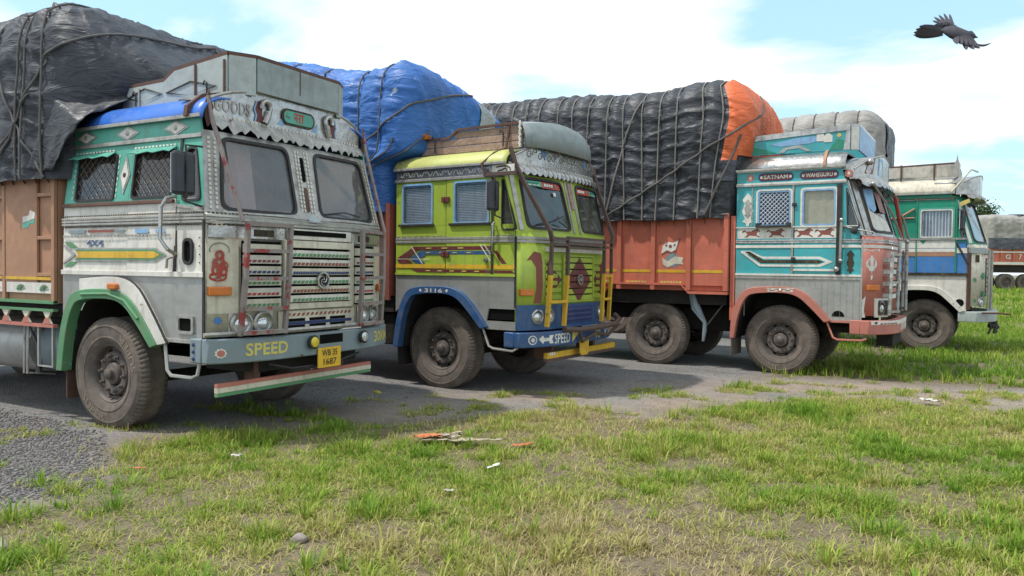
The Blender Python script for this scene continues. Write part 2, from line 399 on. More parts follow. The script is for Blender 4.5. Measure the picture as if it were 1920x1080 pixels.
m_salmon = paint('salmon_paint', (0.47, 0.165, 0.125, 1), 0.5, dirt=.4, dcol=(.25, .15, .12, 1), rust=.05)
m_cream = paint('cream_paint', (0.64, 0.60, 0.48, 1), 0.42, dirt=.45, dcol=(.26, .2, .15, 1), streak=.65, rust=.125)
m_bluegrey = paint('bluegrey_paint', (0.20, 0.255, 0.285, 1), 0.45, dirt=.45, dcol=(.2, .19, .18, 1), rust=.09)
m_boxgrey = paint('pale_bluegrey_paint', (0.40, 0.45, 0.44, 1), 0.55, dirt=.4, dcol=(.22, .2, .18, 1), rust=.09)
m_boxfront = paint('slate_and_shade_paint', (0.29, 0.34, 0.345, 1), 0.5, dirt=.3, rust=.04)  # painted shade on the first carrier's front board; plain grey on the wind deflector
m_tan = paint('tan_panel_paint', (0.40, 0.21, 0.125, 1), 0.6, dirt=.5, dcol=(.27, .17, .12, 1), rust=.05, streak=.5)
m_blueroof = paint('bright_blue_sheet', (0.035, 0.16, 0.60, 1), 0.28, dirt=.12, rust=0, spec=.6)
m_mirror = paint('mirror_back_plastic', (0.018, 0.02, 0.03, 1), 0.35, dirt=.3, dcol=(.07, .07, .07, 1), spec=.5)
m_pole = paint('peeling_red_grey_pipe', (0.26, 0.22, 0.21, 1), 0.6, dirt=.4, rust=.42, chip=(.26, .045, .045, 1), streak=.3)
m_brownpipe = paint('brown_pipe', (0.105, 0.065, 0.055, 1), 0.55, dirt=.4, dcol=(.06, .05, .045, 1), rust=.04)
m_sleet = paint('interior_grey', (0.14, 0.13, 0.125, 1), 0.8, dirt=.3, streak=.1)
m_seat = paint('seat_cloth', (0.16, 0.07, 0.06, 1), 0.9, dirt=.4, streak=.0)
m_pink = paint('pale_pink_cloth', (0.55, 0.40, 0.40, 1), 0.95, dirt=.25, streak=.25, bump=.3, bscale=8)
m_lens = paint('clear_lamp_lens', (0.72, 0.74, 0.75, 1), 0.12, metal=.6, dirt=.3, dcol=(.35, .33, .3, 1), streak=.1)
m_foglens = paint('yellow_lamp_lens', (0.75, 0.6, 0.05, 1), 0.2, metal=.2, dirt=.2)
m_plate = paint('yellow_number_plate', (0.80, 0.48, 0.03, 1), 0.5, dirt=.2, rust=.0)
m_ink = paint('black_lettering', (0.02, 0.018, 0.016, 1), 0.6, dirt=.3, dcol=(.3, .2, .05, 1))
m_letter = paint('white_lettering', (0.72, 0.70, 0.64, 1), 0.5, dirt=.45, dcol=(.30, .28, .25, 1), rust=.10, chip=(.24, .2, .17, 1))
m_gold = paint('yellow_lettering', (0.62, 0.52, 0.13, 1), 0.5, dirt=.35, dcol=(.25, .23, .18, 1), rust=.14, chip=(.2, .2, .2, 1))
m_skyblue = paint('sky_blue_paint', (0.22, 0.42, 0.66, 1), 0.4, dirt=.3)
m_curtain = paint('blue_curtain', (0.17, 0.29, 0.44, 1), 0.9, dirt=.3, streak=.5, dcol=(.45, .52, .58, 1))
m_beigecurtain = paint('beige_curtain', (0.40, 0.36, 0.22, 1), 0.9, dirt=.3, streak=.2)
m_bluemesh = paint('blue_grille_paint', (0.50, 0.56, 0.60, 1), 0.5, dirt=.3)
m_wire = paint('brass_wire', (0.22, 0.16, 0.13, 1), 0.6, metal=.3, dirt=.3)
m_rope = paint('grey_rope', (0.115, 0.108, 0.105, 1), 0.9, dirt=.6, dcol=(.1, .09, .085, 1), streak=.0, bump=.5, bscale=90)
m_ropepale = paint('pale_rope', (0.235, 0.215, 0.195, 1), 0.9, dirt=.6, dcol=(.15, .13, .12, 1), streak=.0, bump=.5, bscale=90)
g_wind = glass('windscreen_glass', (0.66, 0.67, 0.7, 1), 0.5, .05, .22)
g_dusty = glass('dusty_windscreen_glass', (0.66, 0.67, 0.7, 1), 0.5, .14, .30)
g_side = glass('side_glass', (0.16, 0.145, 0.14, 1), 0.3, .04, .14)
g_clear = glass('curtained_glass', (0.97, 0.98, 1.0, 1), 0.42, .02, .06)

# ---------------------------------------------------------------- wheel (built once, copied)
def wheel_meshes():
    n = 216
    half = [(.272, -.105), (.300, -.132), (.338, -.143), (.342, -.149), (.350, -.149), (.355, -.145), (.40, -.150), (.440, -.149), (.446, -.154), (.456, -.153), (.462, -.147), (.492, -.138), (.508, -.126), (.526, -.112), (.529, -.072), (.529, -.030)]
    prof = half + [(r, -y) for r, y in half[::-1]]
    tyre = MB().lathe(prof, (0, 0, 0), n)
    vs = []
    for i, (x, y, z) in enumerate(tyre.v):
        j, k = divmod(i, n); r = math.hypot(x, z)
        if r > .50 and k % 3 == 0:
            q = (r - (.018 if abs(y) > .08 else 0.0)) / r; x, z = x * q, z * q
        if abs(abs(y) - .03) < .005:
            q = (r - .012) / r; x, z = x * q, z * q
        # slight squash where it stands on the ground
        if z < -.515: z = -.515 + (z + .515) * .6
        vs.append((x, y, z))
    tyre.v = vs
    rim = MB().lathe([(.276, -.106), (.268, -.112), (.258, -.104), (.250, -.070), (.245, -.045), (.222, -.040), (.205, -.062), (.196, -.078), (.135, -.082), (.118, -.070), (.112, -.05), (.112, .1)], (0, 0, 0), 40)
    hub = MB().lathe([(.108, -.04), (.104, -.085), (.094, -.098), (.062, -.100), (.052, -.108), (.050, -.142), (.038, -.152), (.0005, -.153)], (0, 0, 0), 28)
    nut = MB().lathe([(.019, -.078), (.019, -.092), (.0135, -.094), (.0125, -.116), (.0005, -.118)], (0, 0, 0), 8)
    slots = MB()
    for k in range(8):
        a = 2 * math.pi * (k + .5) / 8; c, s = math.cos(a), math.sin(a)
        pts = [(.212, -.022), (.238, -.022), (.238, .022), (.212, .022)]
        slots.add([(r * c - t * s, -.0605 if r < .22 else -.0425, r * s + t * c) for r, t in pts], [(0, 1, 2, 3)])
    out = {}
    for k, mb, mt in (('tyre', tyre, m_tyre), ('rim', rim, m_rim), ('hub', hub, m_rim), ('nut', nut, m_rim), ('slots', slots, m_hole)):
        me = mb.mesh(k)
        bm = bmesh.new(); bm.from_mesh(me); bmesh.ops.recalc_face_normals(bm, faces=bm.faces); bm.to_mesh(me); bm.free()
        me.materials.append(mt)
        me.polygons.foreach_set('use_smooth', [True] * len(me.polygons)); me.set_sharp_from_angle(angle=R(40))
        out[k] = me
    return out
WM = wheel_meshes()
def wheel(parent, x, y, z=.505, flip=False, detail=True, dual=False):
    w = bpy.data.objects.new('wheel', WM['rim']); COL.objects.link(w); w.parent = parent; w.location = (x, y, z)
    w.rotation_euler = (0, 0, math.pi if flip else 0)
    def kid(nm, me, loc=(0, 0, 0), ry=0):
        o = bpy.data.objects.new(nm, me); COL.objects.link(o); o.parent = w; o.location = loc; o.rotation_euler = (0, ry, 0); return o
    kid('tyre', WM['tyre'])
    if dual: kid('tyre', WM['tyre'], (0, .33, 0))
    kid('hub', WM['hub'])
    if detail:
        kid('vent_slots', WM['slots'])['kind'] = 'stuff'
        for k in range(10):
            a = 2 * math.pi * k / 10 + x; kid('wheel_nut', WM['nut'], (.166 * math.cos(a), 0, .166 * math.sin(a)))
    return w

# ---------------------------------------------------------------- truck
class Truck: pass
def cab(name, label, loc, yaw, s):
    """a forward-control lorry cab. x forward (0 = front corner seam), y 0 = right side .. W = left side, z up"""
    T = Truck(); T.s = s
    T.root = r = thing(name, label, 'truck', (loc[0], loc[1], 0), R(yaw), 'cargo trucks parked side by side')
    W = T.W = 2.3; L = s['L']; B = s['B']; zs = s['zs']; ln = s['lean']
    zb, z1, sill, zwt, zm, zg, zr = s['zb'], s['z1'], s['sill'], s['zwt'], s['zm'], s['zg'], s['zr']
    Bup = s.get('Bup', B)
    def lean(v): return -max(0, v - zs) * ln
    def bulge(v): return B + (Bup - B) * min(1, max(0, (v - zs + .03) / .05))
    TH = s.get('th', 0)
    def th(v): return TH * min(1, max(0, (v - zs) / (zm - zs)))            # sides lean inwards above the belt
    def S(u, v, o): return (u, th(v) - o, v)
    def SL(u, v, o): return (u, W - th(v) + o, v)
    def Fm(u, v, o):
        t = min(1.15, abs((u - W / 2) / (W / 2))); return (bulge(v) * (1 - t ** 4) + lean(v) + o, W / 2 + (u - W / 2) * (1 - 2 * th(v) / W), v)
    vis0 = lean(zm) + s.get('vo', .05)
    def V(u, v, o):
        t = min(1.15, abs((u - W / 2) / (W / 2))); return (Bup * (1 - t ** 4) + vis0 + o, W / 2 + (u - W / 2) * (1 - 2 * TH / W), v)
    T.S, T.SL, T.F, T.V, T.lean = S, SL, Fm, V, lean
    mU, mM, mK = s['upper'], s['mid'], s['skirt']
    ax = s['ax']
    # wheel arch paths
    op = [(-.70, .50), (-.64, .85), (-.54, 1.10), (-.40, 1.19), (0, 1.21), (.22, 1.16), (.40, 1.01), (.60, .80)]
    lp = [(-.79, .50), (-.73, .87), (-.61, 1.17), (-.43, 1.28), (.02, 1.30), (.28, 1.245), (.48, 1.08), (.69, .83)]
    dz = s.get('archdz', 0)
    op = [(ax + a, b + dz) for a, b in op]; lp = [(max(ax + a, -L - .06), b + dz) for a, b in lp]
    T.op, T.lp = op, lp
    def smooth_path(p):
        out = []
        for i in range(len(p) - 1):
            a, b, c, d = p[max(i - 1, 0)], p[i], p[i + 1], p[min(i + 2, len(p) - 1)]
            for t in (0, .25, .5, .75):
                out.append(tuple(.5 * (2 * b[k] + (c[k] - a[k]) * t + (2 * a[k] - 5 * b[k] + 4 * c[k] - d[k]) * t * t + (3 * b[k] - a[k] - 3 * c[k] + d[k]) * t ** 3) for k in (0, 1)))
        return out + [p[-1]]
    T.smooth_path = smooth_path
    op, lp0 = smooth_path(op), lp; lp = smooth_path(lp)
    # skirt panels, right then left
    sk = [(-L, z1), (-L, lp[5][1])] + [p for p in lp[6:-1]] + [(lp[-1][0], zb), (0, zb), (0, z1)]
    MB().prism(sk, S, -.02, 0).build('skirt_panel', mK, r)
    MB().prism(sk, SL, -.02, 0).build('skirt_panel', mK, r)
    fe = MB().band(op, lp, S, -.05, .055).build('fender', s['lip'], r, smooth=True, bevel=.006)
    MB().band(op, lp, SL, -.05, .055).build('fender', s['lip'], r, smooth=True)
    # arch liner and dark chassis
    MB().grid([[(a, .055, b) for a, b in op], [(a, .72, b) for a, b in op]]).build('wheel_arch_liner', m_dark, r)
    MB().grid([[(a, W - .055, b) for a, b in op], [(a, W - .72, b) for a, b in op]]).build('wheel_arch_liner', m_dark, r)
    MB().box(-L + .05, -.05, .72, W - .72, .62, 1.35).build('engine_block', m_dark, r)
    BL = s['body_len']
    for y in (.72, W - .80): MB().box(-L - BL, .05, y, y + .08, .70, .93).build('chassis_rail', m_dark, r)
    MB().tube([(ax, .2, .50), (ax, .5, .44), (ax, W - .5, .44), (ax, W - .2, .50)], .055, 8).build('axle', m_dark, r)
    # side: rear panel and door
    sx, df = s['seam'], s['door_front']
    fr_low = (lean(sill), sill)
    MB().prism([(-L, z1 + .004), (sx - .006, z1 + .004), (sx - .006, sill), (-L, sill)], S, -.02, 0).build('side_panel', mM, r)
    door = MB().prism([(sx + .006, z1 + .012), (df - .004, z1 + .012), (df - .004, sill), (sx + .006, sill)], S, -.02, .006).build('door', mM, r)
    T.door = door
    for xx in (sx, df): MB().strip(xx - .005, xx + .005, z1 + .01, zm - .02, S, -.0195, -.004).build('door_gap', m_hole, r)
    MB().prism([(df + .004, z1 + .004), (0, z1 + .004), (lean(sill), sill), (df + .004, sill)], S, -.02, 0).build('corner_panel', mM, r)
    MB().prism([(-L, z1 + .004), (0, z1 + .004), (0, zs), (lean(zm), zm), (-L, zm)], SL, -.02, 0).build('left_side_panel', mM, r)  # windows left out on this unseen side, so the windscreen looks darker
    # windows
    T.windows = {}
    def win(key, host, pts, outer, mfr, mgl, o1=0.0, gasket=m_black, rad=.04):
        h = rpoly(pts, rad)
        MB().ring(outer, h, S, -.02, o1).build('window_surround', mfr, host)
        g = MB().add([S(a_, b_, -.014) for a_, b_ in h], [tuple(range(len(h)))]).build('window', mgl, host)
        MB().ring(grow(h, .018), grow(h, -.004), S, -.012, o1 + .012).build('gasket', gasket, g if host is r else host)
        T.windows[key] = g; return g
    if s.get('rw'):
        a, b = s['rw']; win('rear', r, [(a, sill + .03), (b, sill + .03), (b, zwt), (a, zwt)], [(-L, sill + .002), (sx - .006, sill + .002), (sx - .006, zm), (-L, zm)], mU, s.get('rglass', g_side), gasket=s.get('gask', m_black))
    else:
        MB().prism([(-L, sill + .002), (sx - .006, sill + .002), (sx - .006, zm), (-L, zm)], S, -.02, 0).build('side_panel', mU, r)
    a, b = s['fwin']
    win('front', door, [(a, sill + .03), (b, sill + .03), (b, zwt), (a, zwt)], [(sx + .006, sill + .002), (df - .004, sill + .002), (df - .004, zm - .004), (sx + .006, zm - .004)], mU, s.get('fglass', g_side), .006, gasket=s.get('gask', m_black))
    qa, qb = s['q']; zq = s.get('zq', sill - .04)
    lf = lambda v: lean(v) + .0
    win('quarter', r, [(qa, zq + .03), (lf(zq) - .03 + qb, zq + .03), (lf(zwt) - .045 + qb, zwt), (qa, zwt)],
        [(df + .004, sill - .07), (lf(sill - .07), sill - .07), (lf(zm), zm), (df + .004, zm)], mU, g_side, .003, rad=.05)
    # header band above windows, gutter, roof
    MB().prism([(-L, zm + .003), (lean(zm), zm + .003), (lean(zg), zg), (-L, zg)], S, -.02, .004).build('header_band', s['header'], r)
    MB().prism([(-L, zm + .003), (lean(zm), zm + .003), (lean(zg), zg), (-L, zg)], SL, -.02, .004).build('header_band', s['header'], r)
    MB().strip(-L - .01, lean(zm) + .01, zm - .018, zm + .018, S, .005, .022).build('rain_moulding', m_grey, r, bevel=.004)
    prof = []
    for k in range(9):
        a = R(90 * k / 8); prof.append((-.035 + TH + .30 * (1 - math.cos(a)) , zg + (zr - zg) * math.sin(a)))
    prof = prof + [(W / 2, zr + .03)] + [(W - p[0], p[1]) for p in prof[::-1]]
    xs = [-L - .02, -L * .6, -L * .3, lean(zg) - .02, lean(zg) + .06]
    rows = [[(x - (.06 if i == len(xs) - 1 and False else 0), y, z - (.02 if i == len(xs) - 1 else 0)) for (y, z) in prof] for i, x in enumerate(xs)]
    MB().grid(rows).build('roof', s['roof'], r, smooth=True, solid=.02)
    MB().add([(-L - .015, y, z) for y, z in prof], [tuple(range(len(prof)))]).build('roof_end', s['roof'], r, solid=.01)
    MB().strip(-L - .02, lean(zg) + .05, zg - .012, zg + .02, S, .03, .05).build('gutter', s.get('gutter', m_grey), r, bevel=.004)
    # cab floor and rear wall, interior
    MB().box(-L, -L + .02, .025 + TH, W - .025 - TH, z1, zg).build('rear_wall', m_sleet, r)
    MB().box(-L + .03, -.02, .03, W - .03, 1.30, 1.33).build('cab_floor', m_sleet, r)
    for y in (.35, 1.45):
        seat = MB().box(-1.05, -.55, y, y + .5, 1.34, 1.72).build('seat', m_seat, r, bevel=.03); MB().box(-1.17, -1.06, y, y + .5, 1.5, 2.28).build('backrest', m_seat, seat, bevel=.03)
    MB().box(lean(zs) - .28, lean(zs) - .06, .12, W - .12, 1.55, zs - .05).build('dashboard', m_sleet, r, bevel=.03)
    cen = Vector((-.42, .62, zs + .02)); t = []
    for k in range(25):
        a = 2 * math.pi * k / 24; t.append(cen + Vector((.10 * math.cos(a), .23 * math.sin(a), .2 * math.cos(a))))
    MB().tube(t, .014, 6).tube([cen, cen + Vector((.2, 0, -.3))], .02, 6).tube([t[6], t[18]], .012, 5).build('steering_wheel', m_black, r, smooth=True)
    # front shell, lower half
    nu = 36; us = [W * i / nu for i in range(nu + 1)]
    zf0 = s.get('zf0', .92)
    MB().grid([[Fm(u, v, 0) for u in us] for v in (zf0, zs)]).build('front_panel', s['front'], r, smooth=True, solid=.02)
    # windscreen frames: left and right openings
    w = s['ws']   # (u0,u1,z0,z1)
    u0, u1, v0, v1 = w
    for k in (0, 1):
        if k == 0: hole = rpoly([(u0, v0), (u1, v0), (u1 - .03, v1), (u0 + .02, v1)], .09); outer = [(0, zs), (W / 2, zs), (W / 2, zm + .05), (0, zm + .05)]
        else: hole = rpoly([(W - u1, v0), (W - u0, v0), (W - u0 - .02, v1), (W - u1 + .03, v1)], .09); outer = [(W / 2, zs), (W, zs), (W, zm + .05), (W / 2, zm + .05)]
        MB().ring(outer, hole, Fm, -.02, 0).build('windscreen_surround', s['pillar'], r, smooth=True)
        g = MB().add([Fm(a_, b_, -.012) for a_, b_ in hole], [tuple(range(len(hole)))]).build('windscreen', s.get('wglass', g_wind), r)
        MB().ring(grow(hole, .022), grow(hole, -.006), Fm, -.012, .012).build('gasket', m_black, g, smooth=True)
        T.windows['ws%d' % k] = g
        # studded trim round the opening
        for du in ((-.045, -.03), (.03, .045)):
            pass
    # corner seam and belt
    MB().strip(-.012, .012, zb + .02, zs - .06, S, .002, .014).build('corner_bead', s.get('bead', m_black), r)
    # bumper
    bz0, bz1 = s['bump']; ext = s.get('bext', .10)
    bm_ = MB().strip(-.03, W + .03, bz0, bz1, Fm, .02, ext, 36)
    bm_.box(-.14, .0, -.035, .06, bz0, bz1)
    T.bumper = bm_.build('bumper', s['bumper'], r, smooth=True, bevel=.012)
    T.fb = ext
    return T

def part(T, name, mat, polys, mp, o0=.0006, o1=.004, parent=None, label=None, bevel=0):
    if name in STUFF or len(polys) == 1:
        mb = MB()
        for p in polys: mb.prism(p, mp, o0, o1)
        return mb.build(name, mat, parent or T.root, label=label, bevel=bevel)
    for p in polys: o = MB().prism(p, mp, o0, o1).build(name, mat, parent or T.root, label=label, bevel=bevel)
    return o
def dashes(T, mp, u0, u1, v, h, step, fill, o, mat, name='trim_beading', parent=None, slant=0, nu=None):
    mb = MB(); n = max(1, int(round((u1 - u0) / step)))
    for i in range(n):
        a = u0 + (u1 - u0) * i / n; b = a + (u1 - u0) / n * fill
        mb.prism([(a, v - h / 2), (b, v - h / 2), (b + slant, v + h / 2), (a + slant, v + h / 2)], mp, o, o + .004)
    return mb.build(name, mat, parent or T.root)
def belt(T, z0, z1, mat, mdash=None, front=True, nrib=3, x1=0.0):
    """ribbed metal belt strip along the side and round the front, dashed upper and lower edge"""
    r = T.root; L = T.s['L']; h = (z1 - z0) / nrib
    for k in range(nrib):
        a = z0 + k * h
        MB().strip(-L, x1, a + .002, a + h - .006, T.S, .0008, .012).build('belt_strip', mat, r, bevel=.003)
    if mdash:
        dashes(T, T.S, -L, x1, z1 + .010, .012, .034, .62, .001, mdash); dashes(T, T.S, -L, x1, z0 - .010, .012, .034, .62, .001, mdash)
    if front:
        for k in range(nrib):
            a = z0 + k * h
            MB().strip(.0, T.W, a + .002, a + h - .006, T.F, .0008, .014, 30).build('belt_strip', mat, r)
        if mdash:
            dashes(T, T.F, .02, T.W - .02, z1 + .010, .012, .034, .62, .001, mdash); dashes(T, T.F, .02, T.W - .02, z0 - .010, .012, .034, .62, .001, mdash)
def ladder(T, ua, ub, z0, z1, rungs, o, mat, skew=0.04, low=None, zsplit=None, rr=.019):
    """welded guard frame in front of the lamps"""
    def pt(u, z):
        f = (z - z0) / (z1 - z0); return T.F(u - skew * (1 - f), min(z, T.s['zs']), o + (.03 if z > .95 else 0))
    g = None
    for u in (ua, ub):
        if low:
            p = MB().tube([pt(u, zsplit), pt(u, z1)], rr, square=True).build('guard_frame' if g is None else 'post', mat, T.root if g is None else g)
            g = g or p
            MB().tube([pt(u, z0), pt(u, zsplit - .002)], rr + .003, square=True).build('post', low, g)
        else:
            p = MB().tube([pt(u, z0), pt(u, (z0 + z1) / 2), pt(u, z1)], rr, square=True).build('guard_frame' if g is None else 'post', mat, T.root if g is None else g)
            g = g or p
    for z in rungs:
        MB().tube([pt(ua, z), pt((ua + ub) / 2, z), pt(ub, z)], rr * .85, square=True).build('rung', low if low and z < zsplit else mat, g)
    return g
def headlamps(T, us, z, r=.078, o=.004, mcup=None):
    for u in us:
        h = MB().loft(T.F, u, z, [(r + .022, .002), (r + .022, .022), (r + .004, .026), (r, .014), (r * .6, .006)], 24).build('headlight', mcup or m_chrome, T.root, smooth=True)
        MB().loft(T.F, u, z - r * .12, [(r * .78, .010), (r * .7, .022), (r * .42, .034), (.003, .039)], 20).build('lens', m_lens, h, smooth=True)
def emblem(T, u, z, r, o):
    e = MB().ring(circ(u, z, r, 28), circ(u, z, r * .78, 28), T.F, o, o + .02).build('emblem', m_chrome, T.root, smooth=True)
    mb = MB()
    for k in range(3):
        a0 = R(120 * k + 20); pts = []
        for q in range(10):
            a = a0 + R(150) * q / 9; rr = r * (.12 + .62 * q / 9); pts.append(T.F(u + rr * math.cos(a), z + rr * math.sin(a), o + .010))
        mb.tube(pts, r * .085, 5)
    mb.build('emblem_swirl', m_chrome, e, smooth=True)
    part(T, 'emblem_back', m_black, [circ(u, z, r * .8, 24)], T.F, o - .004, o + .004, e)
def fringe(T, u0, u1, z, drop, n, mat, o0=.10, jag=.4, seed=1):
    """scalloped sheet-metal fringe hanging from the visor"""
    rnd = random.Random(seed); top = []; mid = []; low = []
    m = n * 4
    for i in range(m + 1):
        u = u0 + (u1 - u0) * i / m; ph = (i % 4) / 4
        d = drop * (.72 + .28 * abs(math.sin(math.pi * i / 4)) + (rnd.uniform(-.12, .12) * jag))
        top.append(T.V(u, z, o0 * .55)); mid.append(T.V(u, z - d * .5, o0 * .9)); low.append(T.V(u, z - d, o0))
    return MB().grid([top, mid, low]).build('visor_fringe', mat, T.root, solid=.004)
def visor(T, z0, zt, rise, mat, o=.03, u0=.02, u1=None, trim=m_grey):
    """arched headboard above the windscreen; rise = extra height in the middle"""
    W = T.W; u1 = u1 or W - u0; n = 30; lo = []; hi = []
    for i in range(n + 1):
        u = u0 + (u1 - u0) * i / n; t = (u - W / 2) / (W / 2)
        lo.append((u, z0)); hi.append((u, zt + rise * (1 - t * t) - .10 * abs(t) ** 10))
    v = MB().band(lo, hi, T.V, -.03, o).build('visor', mat, T.root, smooth=True)
    MB().tube([T.V(a, b, o - .005) for a, b in hi], .016, 6).build('visor_rim', trim, v, smooth=True)
    MB().tube([T.V(a, b, o + .004) for a, b in lo], .013, 6).build('visor_rim', trim, v, smooth=True)
    # closing sheet from the headboard back to the roof
    MB().grid([[T.V(a, b, -.02) for a, b in hi], [(T.lean(T.s['zg']) - .3, a, min(b, T.s['zr'] + .02)) for a, b in hi]]).build('visor_top', mat, v, smooth=True, solid=.01)
    T.vis_hi = lambda u: zt + rise * (1 - ((u - W / 2) / (W / 2)) ** 2)
    return v
def roof_box(T, plan, z0, tops, mats, rail=m_rust, rails=True, thick=.03, closed=False):
    """luggage carrier of boards standing on the roof; plan = points seen from above, tops = (height at start, end)"""
    b = None
    for i in range(len(plan) - 1):
        p, q = Vector(plan[i] + (0,)), Vector(plan[i + 1] + (0,)); d = (q - p); ln = d.length; d.normalize(); nrm = Vector((d.y, -d.x, 0))
        prof = tops[i]
        def mp(u, v, o, p=p, d=d, nrm=nrm): w = p + d * u + nrm * o; return (w.x, w.y, v)
        n = len(prof); g = .004
        zb_ = z0[i] if isinstance(z0, (list, tuple)) else z0
        pts = [(g, zb_), (ln - g, zb_)] + [(max(g, min(ln - g, f * ln)), h) for f, h in reversed(prof)]
        o = MB().prism(pts, mp, -thick / 2, thick / 2).build('roof_box' if b is None else 'board', mats[i], T.root if b is None else b, bevel=.004)
        b = b or o
        if rails:
            MB().tube([mp(f * ln, h + .012, 0) for f, h in prof], .016, square=True).build('rail', rail, b)
    return b
def rect(u0, u1, v0, v1): return [(u0, v0), (u1, v0), (u1, v1), (u0, v1)]
def lattice(T, mp, u0, u1, v0, v1, step, o, mat, parent, r=.004, name='wire_mesh'):
    """diagonal wire mesh clipped to a rectangle"""
    mb = MB(); H = v1 - v0; Wd = u1 - u0
    for sg in (1, -1):
        k = -H
        while k < Wd + H:
            pts = []
            # line u = u0 + k + sg*(v - v0)
            a = u0 + k if sg > 0 else u0 + k
            va, vb = v0, v1; ua = a + (0 if sg > 0 else H); ub = a + (H if sg > 0 else 0)
            # clip to u range
            def cl(p, q):
                (x0, y0), (x1, y1) = p, q; t0, t1 = 0.0, 1.0; dx_ = x1 - x0
                if abs(dx_) > 1e-9:
                    ta, tb = (u0 - x0) / dx_, (u1 - x0) / dx_
                    t0 = max(t0, min(ta, tb)); t1 = min(t1, max(ta, tb))
                return None if t1 - t0 < .03 else ((x0 + dx_ * t0, y0 + (y1 - y0) * t0), (x0 + dx_ * t1, y0 + (y1 - y0) * t1))
            c = cl((ua, va), (ub, vb))
            if c: mb.tube([mp(c[0][0], c[0][1], o + (.004 if sg > 0 else 0)), mp(c[1][0], c[1][1], o + (.004 if sg > 0 else 0))], r, 4)
            k += step
    return mb.build(name, mat, parent)
def mirror(T, x, z0, z1, w, y=-.22, side='R', arm_z=None):
    yy = y if side == 'R' else T.W - y
    m = MB().box(x - .035, x + .035, yy - w / 2, yy + w / 2, z0, z1).build('mirror', m_mirror, T.root, bevel=.03)
    MB().box(x - .045, x - .0365, yy - w / 2 + .02, yy + w / 2 - .02, z0 + .02, z1 - .02).build('mirror_glass', m_lens, m)
    y0 = 0 if side == 'R' else T.W
    MB().tube([(x + .02, y0, z1 + .06), (x + .03, yy, z1 + .05), (x + .045, yy, (z0 + z1) / 2), (x + .03, yy, z0 - .05), (x + .02, y0, z0 - .08)], .010, 6).build('mirror_arm', m_black, m, smooth=True)
    return m
paint('dusty_lettering', (0.26, 0.205, 0.16, 1), .85, dirt=.5, dcol=(.16, .13, .11, 1), streak=0, spec=.2)
